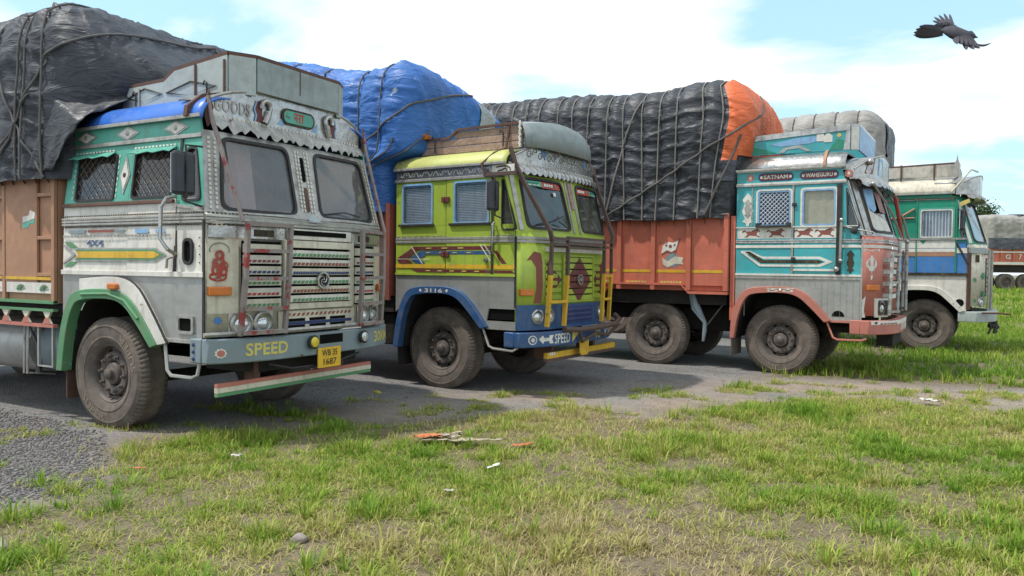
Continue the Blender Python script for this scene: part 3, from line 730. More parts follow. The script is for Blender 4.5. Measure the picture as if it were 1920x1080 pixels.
# ================================================================ TRUCK 1: white, sea green and grey
T1 = cab('cargo_truck', 'white and sea-green cargo truck with blue roof edge and SPEED on its grey bumper', (-5.40, 4.42), 0, dict(
    L=2.0, B=.20, Bup=.08, th=.085, vo=-.06, wglass=g_dusty, zs=1.97, lean=.20, zb=.89, z1=1.45, sill=2.10, zwt=2.53, zm=2.64, zg=2.80, zr=3.02, ax=-1.24, seam=-1.03, door_front=-.37,
    rw=(-1.82, -1.26), fwin=(-.97, -.46), q=(-.29, -.02), upper=m_sea, mid=m_white, skirt=m_alu, lip=m_green, header=m_sea, roof=m_blueroof, front=m_cream,
    pillar=m_grey, ws=(.16, .98, 2.02, 2.63), bump=(.70, .91), bumper=m_bluegrey, body_len=5.2, bead=m_black))
def deco1():
    T = T1; S, F, V, r, W = T.S, T.F, T.V, T.root, T.W; L = 2.0; s = T.s
    rndm = random.Random(3)
    # fender: white outer band with black piping, rib, amber lamp
    lp = T.lp; out_ = [(x + (.05 if i > 4 else 0) + (.05 if i > 5 else 0), z + d) for i, ((x, z), d) in enumerate(zip(lp[3:], (.11, .12, .12, .10, .0)))]
    A = [lp[3]] + lp[4:]; Bp = [(lp[3][0], lp[3][1] + .11), (lp[4][0] + .06, lp[4][1] + .115), (lp[5][0] + .10, lp[5][1] + .10), (lp[6][0] + .11, lp[6][1] + .05), (lp[7][0] + .11, lp[7][1] + .02)]
    A, Bp = T.smooth_path(A), T.smooth_path(Bp)
    MB().band(A, Bp, S, .001, .045).build('fender_panel', m_white, r, bevel=.004)
    MB().tube([S(a, b, .03) for a, b in Bp], .012, 6).build('piping', m_black, r, smooth=True)
    MB().tube([S(x, z, .058) for x, z in [(lp[3][0] + .05, 1.245), (lp[4][0], 1.26), (lp[5][0] - .02, 1.205), (lp[6][0] - .03, 1.05)]], .016, 6).build('fender_rib', m_green, r, smooth=True)
    MB().prism(rrect(-1.20, -1.07, 1.30, 1.355, .02), S, .045, .085).build('marker_lamp', m_orange, r, bevel=.01)
    # mudflap
    MB().box(ax1 - .76, ax1 - .745, .03, .45, .22, .80).build('mudflap', m_rust, r)
    # vent hole in skirt with rim, strip on skirt top
    MB().ring(rrect(-.33, -.12, .94, 1.10, .02), rrect(-.305, -.145, .965, 1.075, .02), S, .0006, .02).build('vent_rim', m_grey, r)
    part(T, 'vent', m_hole, [rrect(-.305, -.145, .965, 1.075, .02)], S, .0006, .003)
    MB().strip(-L, 0, s['z1'] - .025, s['z1'] + .02, S, .001, .022).build('step_strip', m_white, r, bevel=.004)
    MB().strip(-.55, 0, .86, .895, S, .001, .02).build('sill_rail', m_grey, r, bevel=.004)
    belt(T, 1.885, 1.965, m_grey, m_ink)
    # white strip under the windows with clips, lettered strip
    MB().strip(-L, s['door_front'] - .02, sl1 - .035, sl1 - .004, S, .007, .028).build('window_sill', m_rust, r, bevel=.004)
    part(T, 'painted_strip', m_skyblue, [rect(-.90, -.72, 1.808, 1.845), rect(-.62, -.50, 1.808, 1.845)], S, .0066, .009)
    part(T, 'painted_strip', m_redbrown, [rect(-1.60, -1.22, 1.820, 1.845)], S)
    part(T, 'painted_strip', m_bluegrey, [rect(-1.90, -1.64, 1.815, 1.845), rect(-1.2, -1.06, 1.815, 1.84)], S)
    dashes(T, S, -L + .02, -.42, 1.788, .016, .05, .75, .0068, m_grey, 'chrome_strip')
    # arrow panel
    za, zc, zb_ = 1.50, 1.615, 1.735
    part(T, 'arrow_border', m_grey, [[(-1.80, zc + .062), (-.62, zc + .062), (-.47, zc), (-.62, zc - .062), (-1.80, zc - .062), (-1.74, zc)]], S, .0066, .0095)
    part(T, 'arrow_green', m_green, [[(-1.79, zc + .048), (-.63, zc + .048), (-.50, zc), (-.63, zc - .048), (-1.79, zc - .048), (-1.73, zc)]], S, .0096, .0115)
    part(T, 'arrow_yellow', m_yellow, [[(-1.78, zc + .030), (-.64, zc + .030), (-.56, zc), (-.64, zc - .030), (-1.78, zc - .030), (-1.735, zc)]], S, .0116, .0135)
    part(T, 'arrow_tail', m_green, [[(-1.97, zb_), (-1.86, zb_), (-1.76, zc + .066), (-1.88, zc + .066)], [(-1.97, za), (-1.86, za), (-1.76, zc - .066), (-1.88, zc - .066)]], S)
    part(T, 'arrow_notch', m_grey, [[(-1.985, zb_ - .02), (-1.80, zc + .01), (-1.80, zc - .01), (-1.985, za + .02), (-1.985, za + .04), (-1.83, zc), (-1.985, zb_ - .04)]], S, .002, .006)
    text('4X4', S, -1.62, 1.692, -1.37, 1.752, .0046, MATS['blue_paint'], r, bold=.02)
    # diamonds on the header
    for x in (-1.74, -1.12, -.46):
        d = part(T, 'diamond_plate', m_grey, [diamond(x, 2.722, .165, .066)], S, .005, .010)
        part(T, 'diamond_inset', m_white, [diamond(x, 2.722, .125, .048)], S, .0105, .014, d)
        MB().loft(S, x, 2.722, [(.022, .014), (.022, .018), (.012, .024), (.001, .025)], 12).build('boss', m_grey, d, smooth=True)
    d = part(T, 'diamond_plate', m_grey, [diamond(-1.115, 2.34, .075, .18)], S, .001, .006)
    part(T, 'diamond_inset', m_white, [diamond(-1.115, 2.34, .055, .14)], S, .0065, .010, d)
    part(T, 'boss', m_ink, [circ(-1.115, 2.34, .022)], S, .0105, .012, d)
    # little awnings, wire mesh
    for a, b in ((-1.88, -1.28), (-1.0, -.42)):
        o = .006 if a > -1.1 else 0
        mb = MB(); mb.grid([[S(a + (b - a) * k / 8, 2.565, o + .012) for k in range(9)], [S(a + (b - a) * k / 8, 2.515 + .008 * math.sin(k * 2.1), o + .09) for k in range(9)]])
        mb.build('window_awning', m_sea, r, solid=.006)
        dashes(T, S, a, b, 2.578, .014, .05, .6, o + .008, m_white)
    for key, (a, b) in (('rear', (-1.82, -1.26)), ('front', (-.97, -.46))):
        lattice(T, S, a + .005, b - .005, 2.135, 2.525, .085, -.006, m_wire, T.windows[key], r=.0028)
    for x in (-1.88, -1.22): dashes(T, lambda u, v, o: S(x + v, u, o), 2.14, 2.56, 0, .012, .05, .55, .001, m_white)
    # door edge, grab handle, oval vent, rivets
    MB().strip(-.385, -.355, 1.47, 2.62, S, .008, .016).build('door_edge', m_black, r)
    MB().tube([S(-.36, 2.12, .02), S(-.37, 2.10, .10), S(-.41, 2.02, .115), S(-.415, 1.75, .115), S(-.35, 1.66, .09), S(-.34, 1.62, .02)], .017, 8).build('grab_handle', m_chrome, r, smooth=True)
    MB().tube([S(-.38, 1.60, .02), S(-.41, 1.58, .05), S(-.42, 1.50, .05)], .014, 6).build('door_handle', m_chrome, r, smooth=True)
    MB().ring(rrect(-.255, -.135, 1.53, 1.76, .058, 6), rrect(-.235, -.155, 1.555, 1.735, .039, 6), S, .0006, .02).build('vent_rim', m_black, r)
    part(T, 'vent', m_hole, [rrect(-.24, -.15, 1.55, 1.74, .042)], S, .0006, .004)
    mb = MB()
    for z in (1.55, 1.62, 1.69, 1.76): mb.loft(S, -.06, z, [(.007, .0005), (.006, .006)], 6)
    for z in (2.05, 2.2, 2.35, 2.5): mb.loft(S, -.34, z, [(.006, .0005), (.006, .006)], 6)
    mb.build('rivets', m_ink, r)
    part(T, 'slant_strip', m_grey, [[(-.36, 2.03), (-.02, 1.99), (-.02, 2.015), (-.36, 2.055)]], S, .0066, .02)
    mirror(T, -.05, 2.10, 2.46, .21, y=-.17)
    # front: corner panels, seams, deity drawing, indicator, blue flower
    for k in (0, 1):
        f = (lambda u: u) if k == 0 else (lambda u: W - u)
        cp = part(T, 'corner_plate', m_cream, [rect(min(f(.015), f(.245)), max(f(.015), f(.245)), 1.12, 1.745)], F, .0008, .006)
        part(T, 'mirror_band', m_chrome, [rect(min(f(.02), f(.72)), max(f(.02), f(.72)), 1.765, 1.865)], F, .0008, .008) if False else MB().strip(min(f(.02), f(.72)), max(f(.02), f(.72)), 1.765, 1.865, F, .0008, .008, 10).build('chrome_band', m_chrome, r, smooth=True)
        part(T, 'badge', m_ink, [rect(min(f(.38), f(.58)), max(f(.38), f(.58)), 1.785, 1.845)], F, .0085, .013)
        ind = part(T, 'indicator', m_orange, [rect(min(f(.01), f(.17)), max(f(.01), f(.17)), 1.275, 1.35)], F, .0065, .045, bevel=.008)
        # side grille of slats
        sg = MB().strip(min(f(.27), f(.66)), max(f(.27), f(.66)), 1.15, 1.745, F, .0008, .004, 8).build('side_grille', m_hole, r)
        cols = (m_cream, m_white, m_white, m_cream, m_white, m_cream)
        for i in range(6):
            z0 = 1.165 + i * .096
            MB().strip(min(f(.28), f(.65)), max(f(.28), f(.65)), z0, z0 + .074, F, .005, .028, 8).build('slat', cols[i], sg, smooth=False)
            if i < 5: dashes(T, F, min(f(.30), f(.63)), max(f(.30), f(.63)), z0 + .022, .022, .045, .7, .0285, (m_green, m_red, m_green, m_navy, m_redbrown)[i], 'painted_border', sg, slant=.012)
        headlamps(T, (f(.27), f(.47)), 1.03)
        part(T, 'lamp_panel', m_white, [rect(min(f(.17), f(.58)), max(f(.17), f(.58)), .93, 1.135)], F, .0006, .0018)
    part(T, 'blue_flower', m_royal, [star(.09, 1.06, .036, .022, 8)], F, .001, .004)
    mb = MB()    # red line drawing of a seated deity figure, as loops of paint
    def loop(cx, cy, a, b, n=14, w=.006, t0=0, t1=360):
        pts = [(cx + a * math.cos(R(t0 + (t1 - t0) * k / n)), cy + b * math.sin(R(t0 + (t1 - t0) * k / n))) for k in range(n + 1)]
        mb.tube([F(p[0], p[1], .0075) for p in pts], w, 4)
    for q in ((.10, 1.62, .03, .035), (.095, 1.55, .045, .04), (.105, 1.49, .05, .045), (.07, 1.50, .025, .05), (.13, 1.53, .03, .03), (.09, 1.43, .06, .03), (.12, 1.46, .03, .05), (.06, 1.44, .03, .025), (.10, 1.585, .02, .06)): loop(*q)
    for k in range(18): mb.tube([F(.095 + rndm.uniform(-.04, .045), 1.42 + rndm.uniform(0, .2), .008), F(.095 + rndm.uniform(-.04, .045), 1.42 + rndm.uniform(0, .2), .008)], .005, 4)
    mb.build('deity_drawing', m_red, r)
    mb = MB(); loop(.10, 1.66, .07, .06, 16, .003, -20, 200); mb.build('drawing_outline', m_ink, r)
    # main grille
    gr = MB().strip(.70, W - .70, 1.155, 1.75, F, .0008, .006, 6).build('grille', m_hole, r)
    MB().ring(rect(.68, W - .68, 1.135, 1.765), rect(.735, W - .735, 1.19, 1.70), F, .001, .035).build('grille_frame', m_cream, gr, bevel=.004)
    for i in range(6):
        z0 = 1.20 + i * .083
        MB().strip(.745, W - .745, z0, z0 + .062, F, .012, .042, 4).build('slat', (m_white, m_cream, m_white, m_cream, m_white, m_white)[i], gr, bevel=.004)
        dashes(T, F, .77, W - .77, z0 + .020, .026, (.05, .045, .05, .03, .05, .05)[i], .72, .0425, (m_green, m_redbrown, m_green, m_navy, m_redbrown, m_green)[i], 'painted_border', gr, slant=.014)
    gaps = MB()
    for i in range(5):
        for k in range(3): gaps.strip(.80 + k * .24, 1.0 + k * .24, 1.262 + i * .083, 1.282 + i * .083, F, .0425, .0435)
    # upper vent slot
    part(T, 'bonnet_vent', m_white, [rect(.72, W - .72, 1.775, 1.872)], F, .015, .03, bevel=.004)
    part(T, 'vent', m_hole, [rect(.78, W - .80, 1.812, 1.858)], F, .0305, .032)
    # lower grille
    lg = MB().strip(.64, W - .64, .935, 1.12, F, .001, .006, 6).build('lower_grille', m_cream, r)
    for z in (.975, 1.035):
        for k in range(3): part(T, 'vent_slot', m_hole, [rect(.74 + k * .28, .96 + k * .28, z - .014, z + .014)], F, .0065, .009, lg)
    dashes(T, F, .68, W - .68, 1.005, .028, .03, .85, .0066, m_navy, 'painted_border', lg)
    dashes(T, F, .68, W - .68, 1.085, .026, .06, .5, .0066, m_redbrown, 'painted_border', lg, slant=.02)
    dashes(T, F, .66, W - .66, .948, .018, .05, .85, .0066, m_red, 'painted_border', lg)
    emblem(T, W / 2, 1.40, .082, .046)
    # studs up the windscreen pillars
    for u in (.05, .105, W - .05, W - .105, W / 2 - .085, W / 2 + .085, W / 2 - .045, W / 2 + .045):
        mb = MB(); n = 16
        for k in range(n): mb.strip(u - .010, u + .010, 2.01 + k * .040, 2.036 + k * .040, F, .0008, .009)
        mb.build('pillar_studs', m_white, r)
    part(T, 'centre_pillar_slot', m_hole, [rrect(W / 2 - .025, W / 2 + .025, 2.34, 2.58, .024)], F, .001, .004)
    part(T, 'centre_pillar_slot', m_rust, [rrect(W / 2 - .025, W / 2 + .025, 2.05, 2.29, .024)], F, .001, .004)
    part(T, 'bonnet_tongue', m_boxgrey, [[(W / 2 - .10, 1.99), (W / 2 - .05, 1.93), (W / 2 + .05, 1.93), (W / 2 + .10, 1.99), (W / 2 + .05, 2.03), (W / 2 - .05, 2.03)]], F, .015, .022)
    # guards
    ladder(T, .24, .66, .93, 1.90, (.955, 1.16, 1.42, 1.66, 1.885), .10, m_pole)
    ladder(T, W - .66, W - .24, .93, 1.90, (.955, 1.16, 1.42, 1.66, 1.885), .10, m_pole, skew=-.0)
    MB().tube([F(-.05, .945, .09), F(.6, .955, .10), F(W / 2, .955, .10), F(W - .35, .955, .09)], .022, 6).build('guard_bar', m_grey, r, smooth=True)
    for k in (0, 1):
        f = (lambda u: u) if k == 0 else (lambda u: W - u)
        MB().tube([V(f(.05), 2.98, .06), V(f(.06), 2.78, .10), F(f(.20), 1.90, .13)], [.014, .020, .018], 6).build('support_pipe', m_pole, r, smooth=True)
        mb = MB(); pts = [(.0, 0), (.05, .05), (.035, .12), (.055, .17), (.03, .23), (.01, .32), (-.015, .23), (-.03, .1)]
        mb.prism([(f(.05) + a * (1 if k == 0 else -1), 2.72 + b) for a, b in pts], V, .05, .062); mb.build('rusty_spike', m_rust, r)
    # visor
    v = visor(T, 2.80, 2.985, .16, m_chrome, trim=m_grey, u0=.10)
    dashes(T, V, .12, W - .12, 2.825, .016, .05, .6, .031, m_white, parent=v)
    text('GOODS', V, .13, 2.87, .52, 2.985, .036, m_grey, v, 'embossed_lettering', bold=.03)
    for k in (0, 1):
        f = (lambda u: u) if k == 0 else (lambda u: W - u)
        part(T, 'scroll_panel', m_maroon, [[(f(.585), 2.845), (f(.60), 2.90), (f(.575), 2.95), (f(.61), 3.03), (f(.68), 3.05), (f(.66), 2.92), (f(.70), 2.845)]], V, .031, .036, v)
        part(T, 'scroll_edge', m_skyblue, [[(f(.565), 2.845), (f(.58), 2.90), (f(.555), 2.95), (f(.585), 3.03), (f(.60), 3.03), (f(.572), 2.95), (f(.597), 2.90), (f(.582), 2.845)]], V, .037, .040, v)
        pts = []
        for q in range(16):
            a = R(-60 + 260 * q / 15); pts.append(V(f(.70 + .055 * math.cos(a)), 2.985 + .055 * math.sin(a), .05))
        MB().tube(pts, .022, 8).tube([V(f(.69), 2.84, .045), V(f(.72), 2.90, .05), V(f(.735), 2.95, .05)], .03, 8).build('scroll', m_chrome, v, smooth=True)
    sg = part(T, 'name_board', m_ink, [rrect(W / 2 - .235, W / 2 + .235, 2.875, 3.03, .076, 6)], V, .031, .045, v)
    part(T, 'name_board_face', m_sea, [rrect(W / 2 - .21, W / 2 + .21, 2.895, 3.01, .056, 6)], V, .0455, .048, v)
    text('सा', V, W / 2 - .075, 2.91, W / 2 + .075, 2.998, .050, m_red, v, bold=.015)
    for (a, b) in ((.86, .95), (W - .95, W - .86)): part(T, 'leaf_motif', m_skyblue, [[(a, 2.86), (b, 2.86), (b, 2.95)]], V, .031, .034, v)
    fringe(T, .10, W - .10, 2.80, .105, 17, m_grey, .09, jag=2.2, seed=4)
    # roof carrier
    z0 = 3.02
    rb = roof_box(T, [(-1.72, .40), (-.18, .40), (-.05, .60), (-.05, 1.68), (-.18, 1.88), (-1.72, 1.88), (-1.72, .40)], [3.04, 3.06, 3.10, 3.06, 3.04, 3.04],
        [[(0, 3.24), (.44, 3.255), (.54, 3.34), (1, 3.405)], [(0, 3.405), (1, 3.40)], [(0, 3.40), (.5, 3.40), (1, 3.40)], [(0, 3.40), (1, 3.405)], [(0, 3.405), (.46, 3.34), (.56, 3.255), (1, 3.24)], [(0, 3.24), (1, 3.24)]],
        [m_boxgrey, m_boxgrey, m_boxfront, m_boxgrey, m_boxgrey, m_boxgrey])  # same boards all round; front one coloured darker as its shaded side
    for y in (.62, 1.15, 1.6): MB().box(-1.6, -.35, y, y + .05, 3.055, 3.12).build('bearer', m_rust, rb)
    def bs(u, v, o): return (u, .40 - .016 - o, v)
    for x in (-1.40, -.60, -.22): MB().strip(x, x + .02, z0 + .01, 3.22 if x < -.8 else 3.36, bs, 0, .012).build('strap', m_rust if x > -.7 else m_grey, rb)
    mb = MB()
    for (x0, x1) in ((-1.62, -1.0), (-1.05, -.26)):
        zc = 3.14; xm = (x0 + x1) / 2
        for w in (.05, .075): mb.tube([bs(x0 + w, zc, .006), bs(xm, zc + .09 - w * .3, .006), bs(x1 - w, zc, .006), bs(xm, zc - .07 + w * .2, .006), bs(x0 + w, zc, .006)], .004, 4)
    mb.build('pressed_diamond', m_ink, rb)
    mb = MB()
    for x in (-1.42, -.42): mb.tube([bs(x, 3.05, .02), bs(x, 3.17, .02), bs(x - .03, 3.195, .02), bs(x - .05, 3.16, .02)], .008, 5)
    mb.build('hook', m_black, rb)
    part(T, 'board_seam', m_ink, [rect(1.125, 1.135, 3.17, 3.395)], lambda u, v, o: (-.05 + .0155 + o, u, v), 0, .003, rb)
    MB().tube([(-.27, .035, 2.80), (-.27, .045, 2.88), (-.27, .19, 3.00), (-.27, .38, 3.05)], .022, square=True).build('roof_strap', m_rust, r)
    # bumper lettering, lamps, plate
    b = T.bumper; e = T.fb
    text('SPEED', F, .24, .755, .66, .865, e + .003, m_gold, b, bold=.025)
    text('30KM', F, W - .40, .755, W - .05, .865, e + .003, m_gold, b, bold=.02)
    part(T, 'flower_decal', m_letter, [star(.055, .79, .045, .035, 9)], F, e + .0005, e + .003, b)
    part(T, 'flower_centre', m_salmon, [circ(.055, .79, .028)], F, e + .0032, e + .005, b)
    for z in (.74, .80, .86): MB().loft(S, -.09, z, [(.016, .036), (.016, .044), (.004, .05)], 10).build('bolt', m_navy, b, smooth=True)
    for u, mt in ((.94, m_foglens), (1.66, m_lens)):
        f = MB().loft(F, u, .83, [(.03, e), (.06, e + .02), (.066, e + .05), (.058, e + .055)], 20).build('fog_lamp', m_black, b, smooth=True)
        MB().loft(F, u, .83, [(.054, e + .045), (.045, e + .064), (.002, e + .07)], 18).build('lens', mt, f, smooth=True)
    part(T, 'tow_slot', m_hole, [rect(1.06, 1.38, .80, .885)], F, e + .0005, e + .002, b)
    pl = part(T, 'number_plate', m_plate, [rrect(1.02, 1.33, .575, .765, .01)], F, e + .01, e + .02, r)
    text('WB 35', F, 1.07, .685, 1.28, .745, e + .0225, m_ink, pl, bold=.012)
    text('1687', F, 1.09, .60, 1.27, .66, e + .0225, m_ink, pl, bold=.012)
    # underrun plank in three colours, brackets and step pipe
    ur = MB().box(.10, .14, .02, W - .30, .50, .535).build('underrun_beam', m_salmon, r)
    MB().box(.10, .143, .02, W - .30, .458, .4995).build('stripe', m_cream, ur); MB().box(.10, .14, .02, W - .30, .425, .4575).build('stripe', m_green, ur)
    for y in (.45, W - .75): MB().box(-.02, .099, y, y + .07, .45, .70).build('bracket', m_rust, r)
    MB().box(-.4, .09, .35, .42, .60, .68).box(-.3, .1, .5, W - .5, .58, .70).build('cross_member', m_dark, r)
    MB().tube([S(-.50, .87, .0), S(-.43, .62, .03), S(-.38, .575, .03), S(-.12, .575, .03), S(-.06, .60, .02), S(-.05, .72, .0)], .016, 6).build('step_pipe', m_alu, r, smooth=True)
    MB().tube([F(.5, .66, .04), F(.75, .60, .06), F(1.3, .60, .06), F(1.7, .66, .04)], .012, 6).build('hose', m_black, r, smooth=True)
    # inside: cloth behind the windscreen
    rows = []
    for i in range(12):
        y = .20 + .46 * i / 11; rows.append([(-.12 + .02 * math.sin(i * 1.9) + (z - 2.0) * -.16, y, z) for z in np.linspace(2.0, 2.64, 6)])
    MB().grid(rows).build('cab_curtain', m_pink, r, smooth=True)
    MB().tube([F(.20, 2.60, .01), F(.215, 2.4, .02), F(.22, 2.25, .02)], .008, 5).build('wiper', m_black, r)
    MB().tube([F(W / 2 + .2, 2.04, .01), F(W / 2 + .5, 2.08, .02), F(W / 2 + .75, 2.05, .02)], .007, 5).build('wiper', m_black, r)
ax1 = -1.24; sl1 = 2.10
deco1()
w_ = wheel(T1.root, -1.36, .17)
wm_ = lambda u, v, o: ((.435 - v) * math.cos(R(212) + u), -.1525 - o, (.435 - v) * math.sin(R(212) + u))
text('SUPER', wm_, 0, 0, .95, .062, .001, MATS['dusty_lettering'], w_, bold=.01)
text('SUPER', wm_, 2.7, 0, 3.65, .062, .001, MATS['dusty_lettering'], w_, bold=.01)
wheel(T1.root, -1.36, T1.W - .25, flip=True, detail=False)
wheel(T1.root, -5.6, .25, dual=True, detail=False); wheel(T1.root, -5.6, T1.W - .25, flip=True, dual=True, detail=False)

# cargo body of truck 1: tan boarded sides, painted lower border, tank and rails below
def body1():
    T = T1; r = T.root; x1, x0 = -2.08, -7.2; W = T.W
    def S(u, v, o): return (u, -.02 - o, v)
    b = MB().box(x0, x1, -.0, W, 1.14, 2.40).build('cargo_body', m_tan, r)
    n = 6
    for i in range(n):
        xa = x1 - (x1 - x0) * i / n; xb = x1 - (x1 - x0) * (i + 1) / n
        MB().strip(xa - .05, xa, 1.14, 2.42, S, -.015, .02).build('post', m_tan, b, bevel=.004)
        MB().strip(xb, xa - .30, 1.34, 2.42, S, -.015, .012).build('panel', m_tan, b, bevel=.004)
        for z in (2.18, 1.76, 1.40): MB().strip(xa - .29, xa - .052, z, z + .035, S, -.015, .016).build('batten', m_tan, b, bevel=.004)
        MB().strip(xa - .84, xa - .055, 1.365, 1.395, S, .0165, .019).build('yellow_stripe', m_yellow, b)
        MB().strip(xa - .84, xa - .055, 1.235, 1.34, S, -.012, .010).build('painted_border', m_white, b)
        mb = MB()
        for cx in (xa - .18, xa - .58):
            for k in range(9):
                a = R(20 * k + 10); mb.prism([(cx + .012 * math.cos(a + 1.2), 1.255 + .012 * math.sin(a)), (cx + .06 * math.cos(a), 1.26 + .05 * math.sin(a) + .01), (cx + .09 * math.cos(a), 1.265 + .06 * math.sin(a)), (cx + .055 * math.cos(a + .25), 1.255 + .045 * math.sin(a + .2))], S, .0105, .0135)
        mb.build('leaf_painting', m_green, b)
    hp = MB()
    for i in range(26):
        x = x1 - .08 - i * .2; hp.tube([S(x, 2.40, .03), S(x, 2.33, .035), S(x + .025, 2.31, .035), S(x + .03, 2.34, .035)], .006, 4)
    hp.build('rope_hooks', m_black, b)
    part(T, 'peeling_sticker', m_white, [[(-2.62, 1.93), (-2.42, 1.97), (-2.40, 2.03), (-2.50, 2.05), (-2.52, 2.0), (-2.62, 1.99)]], S, .0125, .014, b)
    part(T, 'peeling_sticker', m_sea, [[(-2.62, 1.88), (-2.52, 1.88), (-2.50, 1.92), (-2.42, 1.92), (-2.41, 1.965), (-2.62, 1.925)]], S, .0125, .0142, b)
    # lower rails with diamond struts
    MB().strip(x0, x1, 1.135, 1.165, S, -.02, .03).build('side_rail', m_green, b)
    MB().strip(x0, x1, 1.06, 1.085, S, -.02, .03).build('side_rail', m_green, b)
    MB().strip(x0, x1, .905, .935, S, -.02, .03).build('side_rail', m_salmon, b)
    for i in range(14):
        x = x1 - .12 - i * .36
        st = part(T, 'diamond_strut', m_cream, [[(x - .07, .94), (x + .07, .94), (x + .02, 1.0), (x + .07, 1.06), (x - .07, 1.06), (x - .02, 1.0)]], S, .0, .02, b)
        part(T, 'strut_paint', m_salmon, [[(x - .07, .94), (x + .07, .94), (x + .022, 1.0), (x - .022, 1.0)]], S, .0205, .023, b)
    MB().box(x0, x1, .05, .10, 1.0, 1.13).build('dark_sill', m_dark, b)
    # tanks and tool boxes
    MB().tube([(-3.6, .33, .68), (-2.68, .33, .68)], .28, 24).build('fuel_tank', m_alu, r, smooth=True)
    MB().tube([(-2.66, .36, .66), (-2.16, .36, .66)], .25, 20).build('water_drum', m_bluegrey, r, smooth=True)
    for x in (-2.70, -2.64): MB().tube([(x, .03, .93), (x, .02, .42), (x, .3, .38)], .012, 6).build('tank_strap', m_grey, r)
    MB().tube([(-2.38, -.01, .92), (-2.38, -.01, .52), (-2.14, -.01, .52), (-2.14, -.01, .92)], .013, square=True).build('step_frame', m_alu, r)
    MB().tube([(-2.55, -.01, .91), (-2.42, -.0, .70), (-2.40, .0, .45)], [.01, .02, .035], 6).build('hanging_rag', m_black, r, smooth=True)
body1()

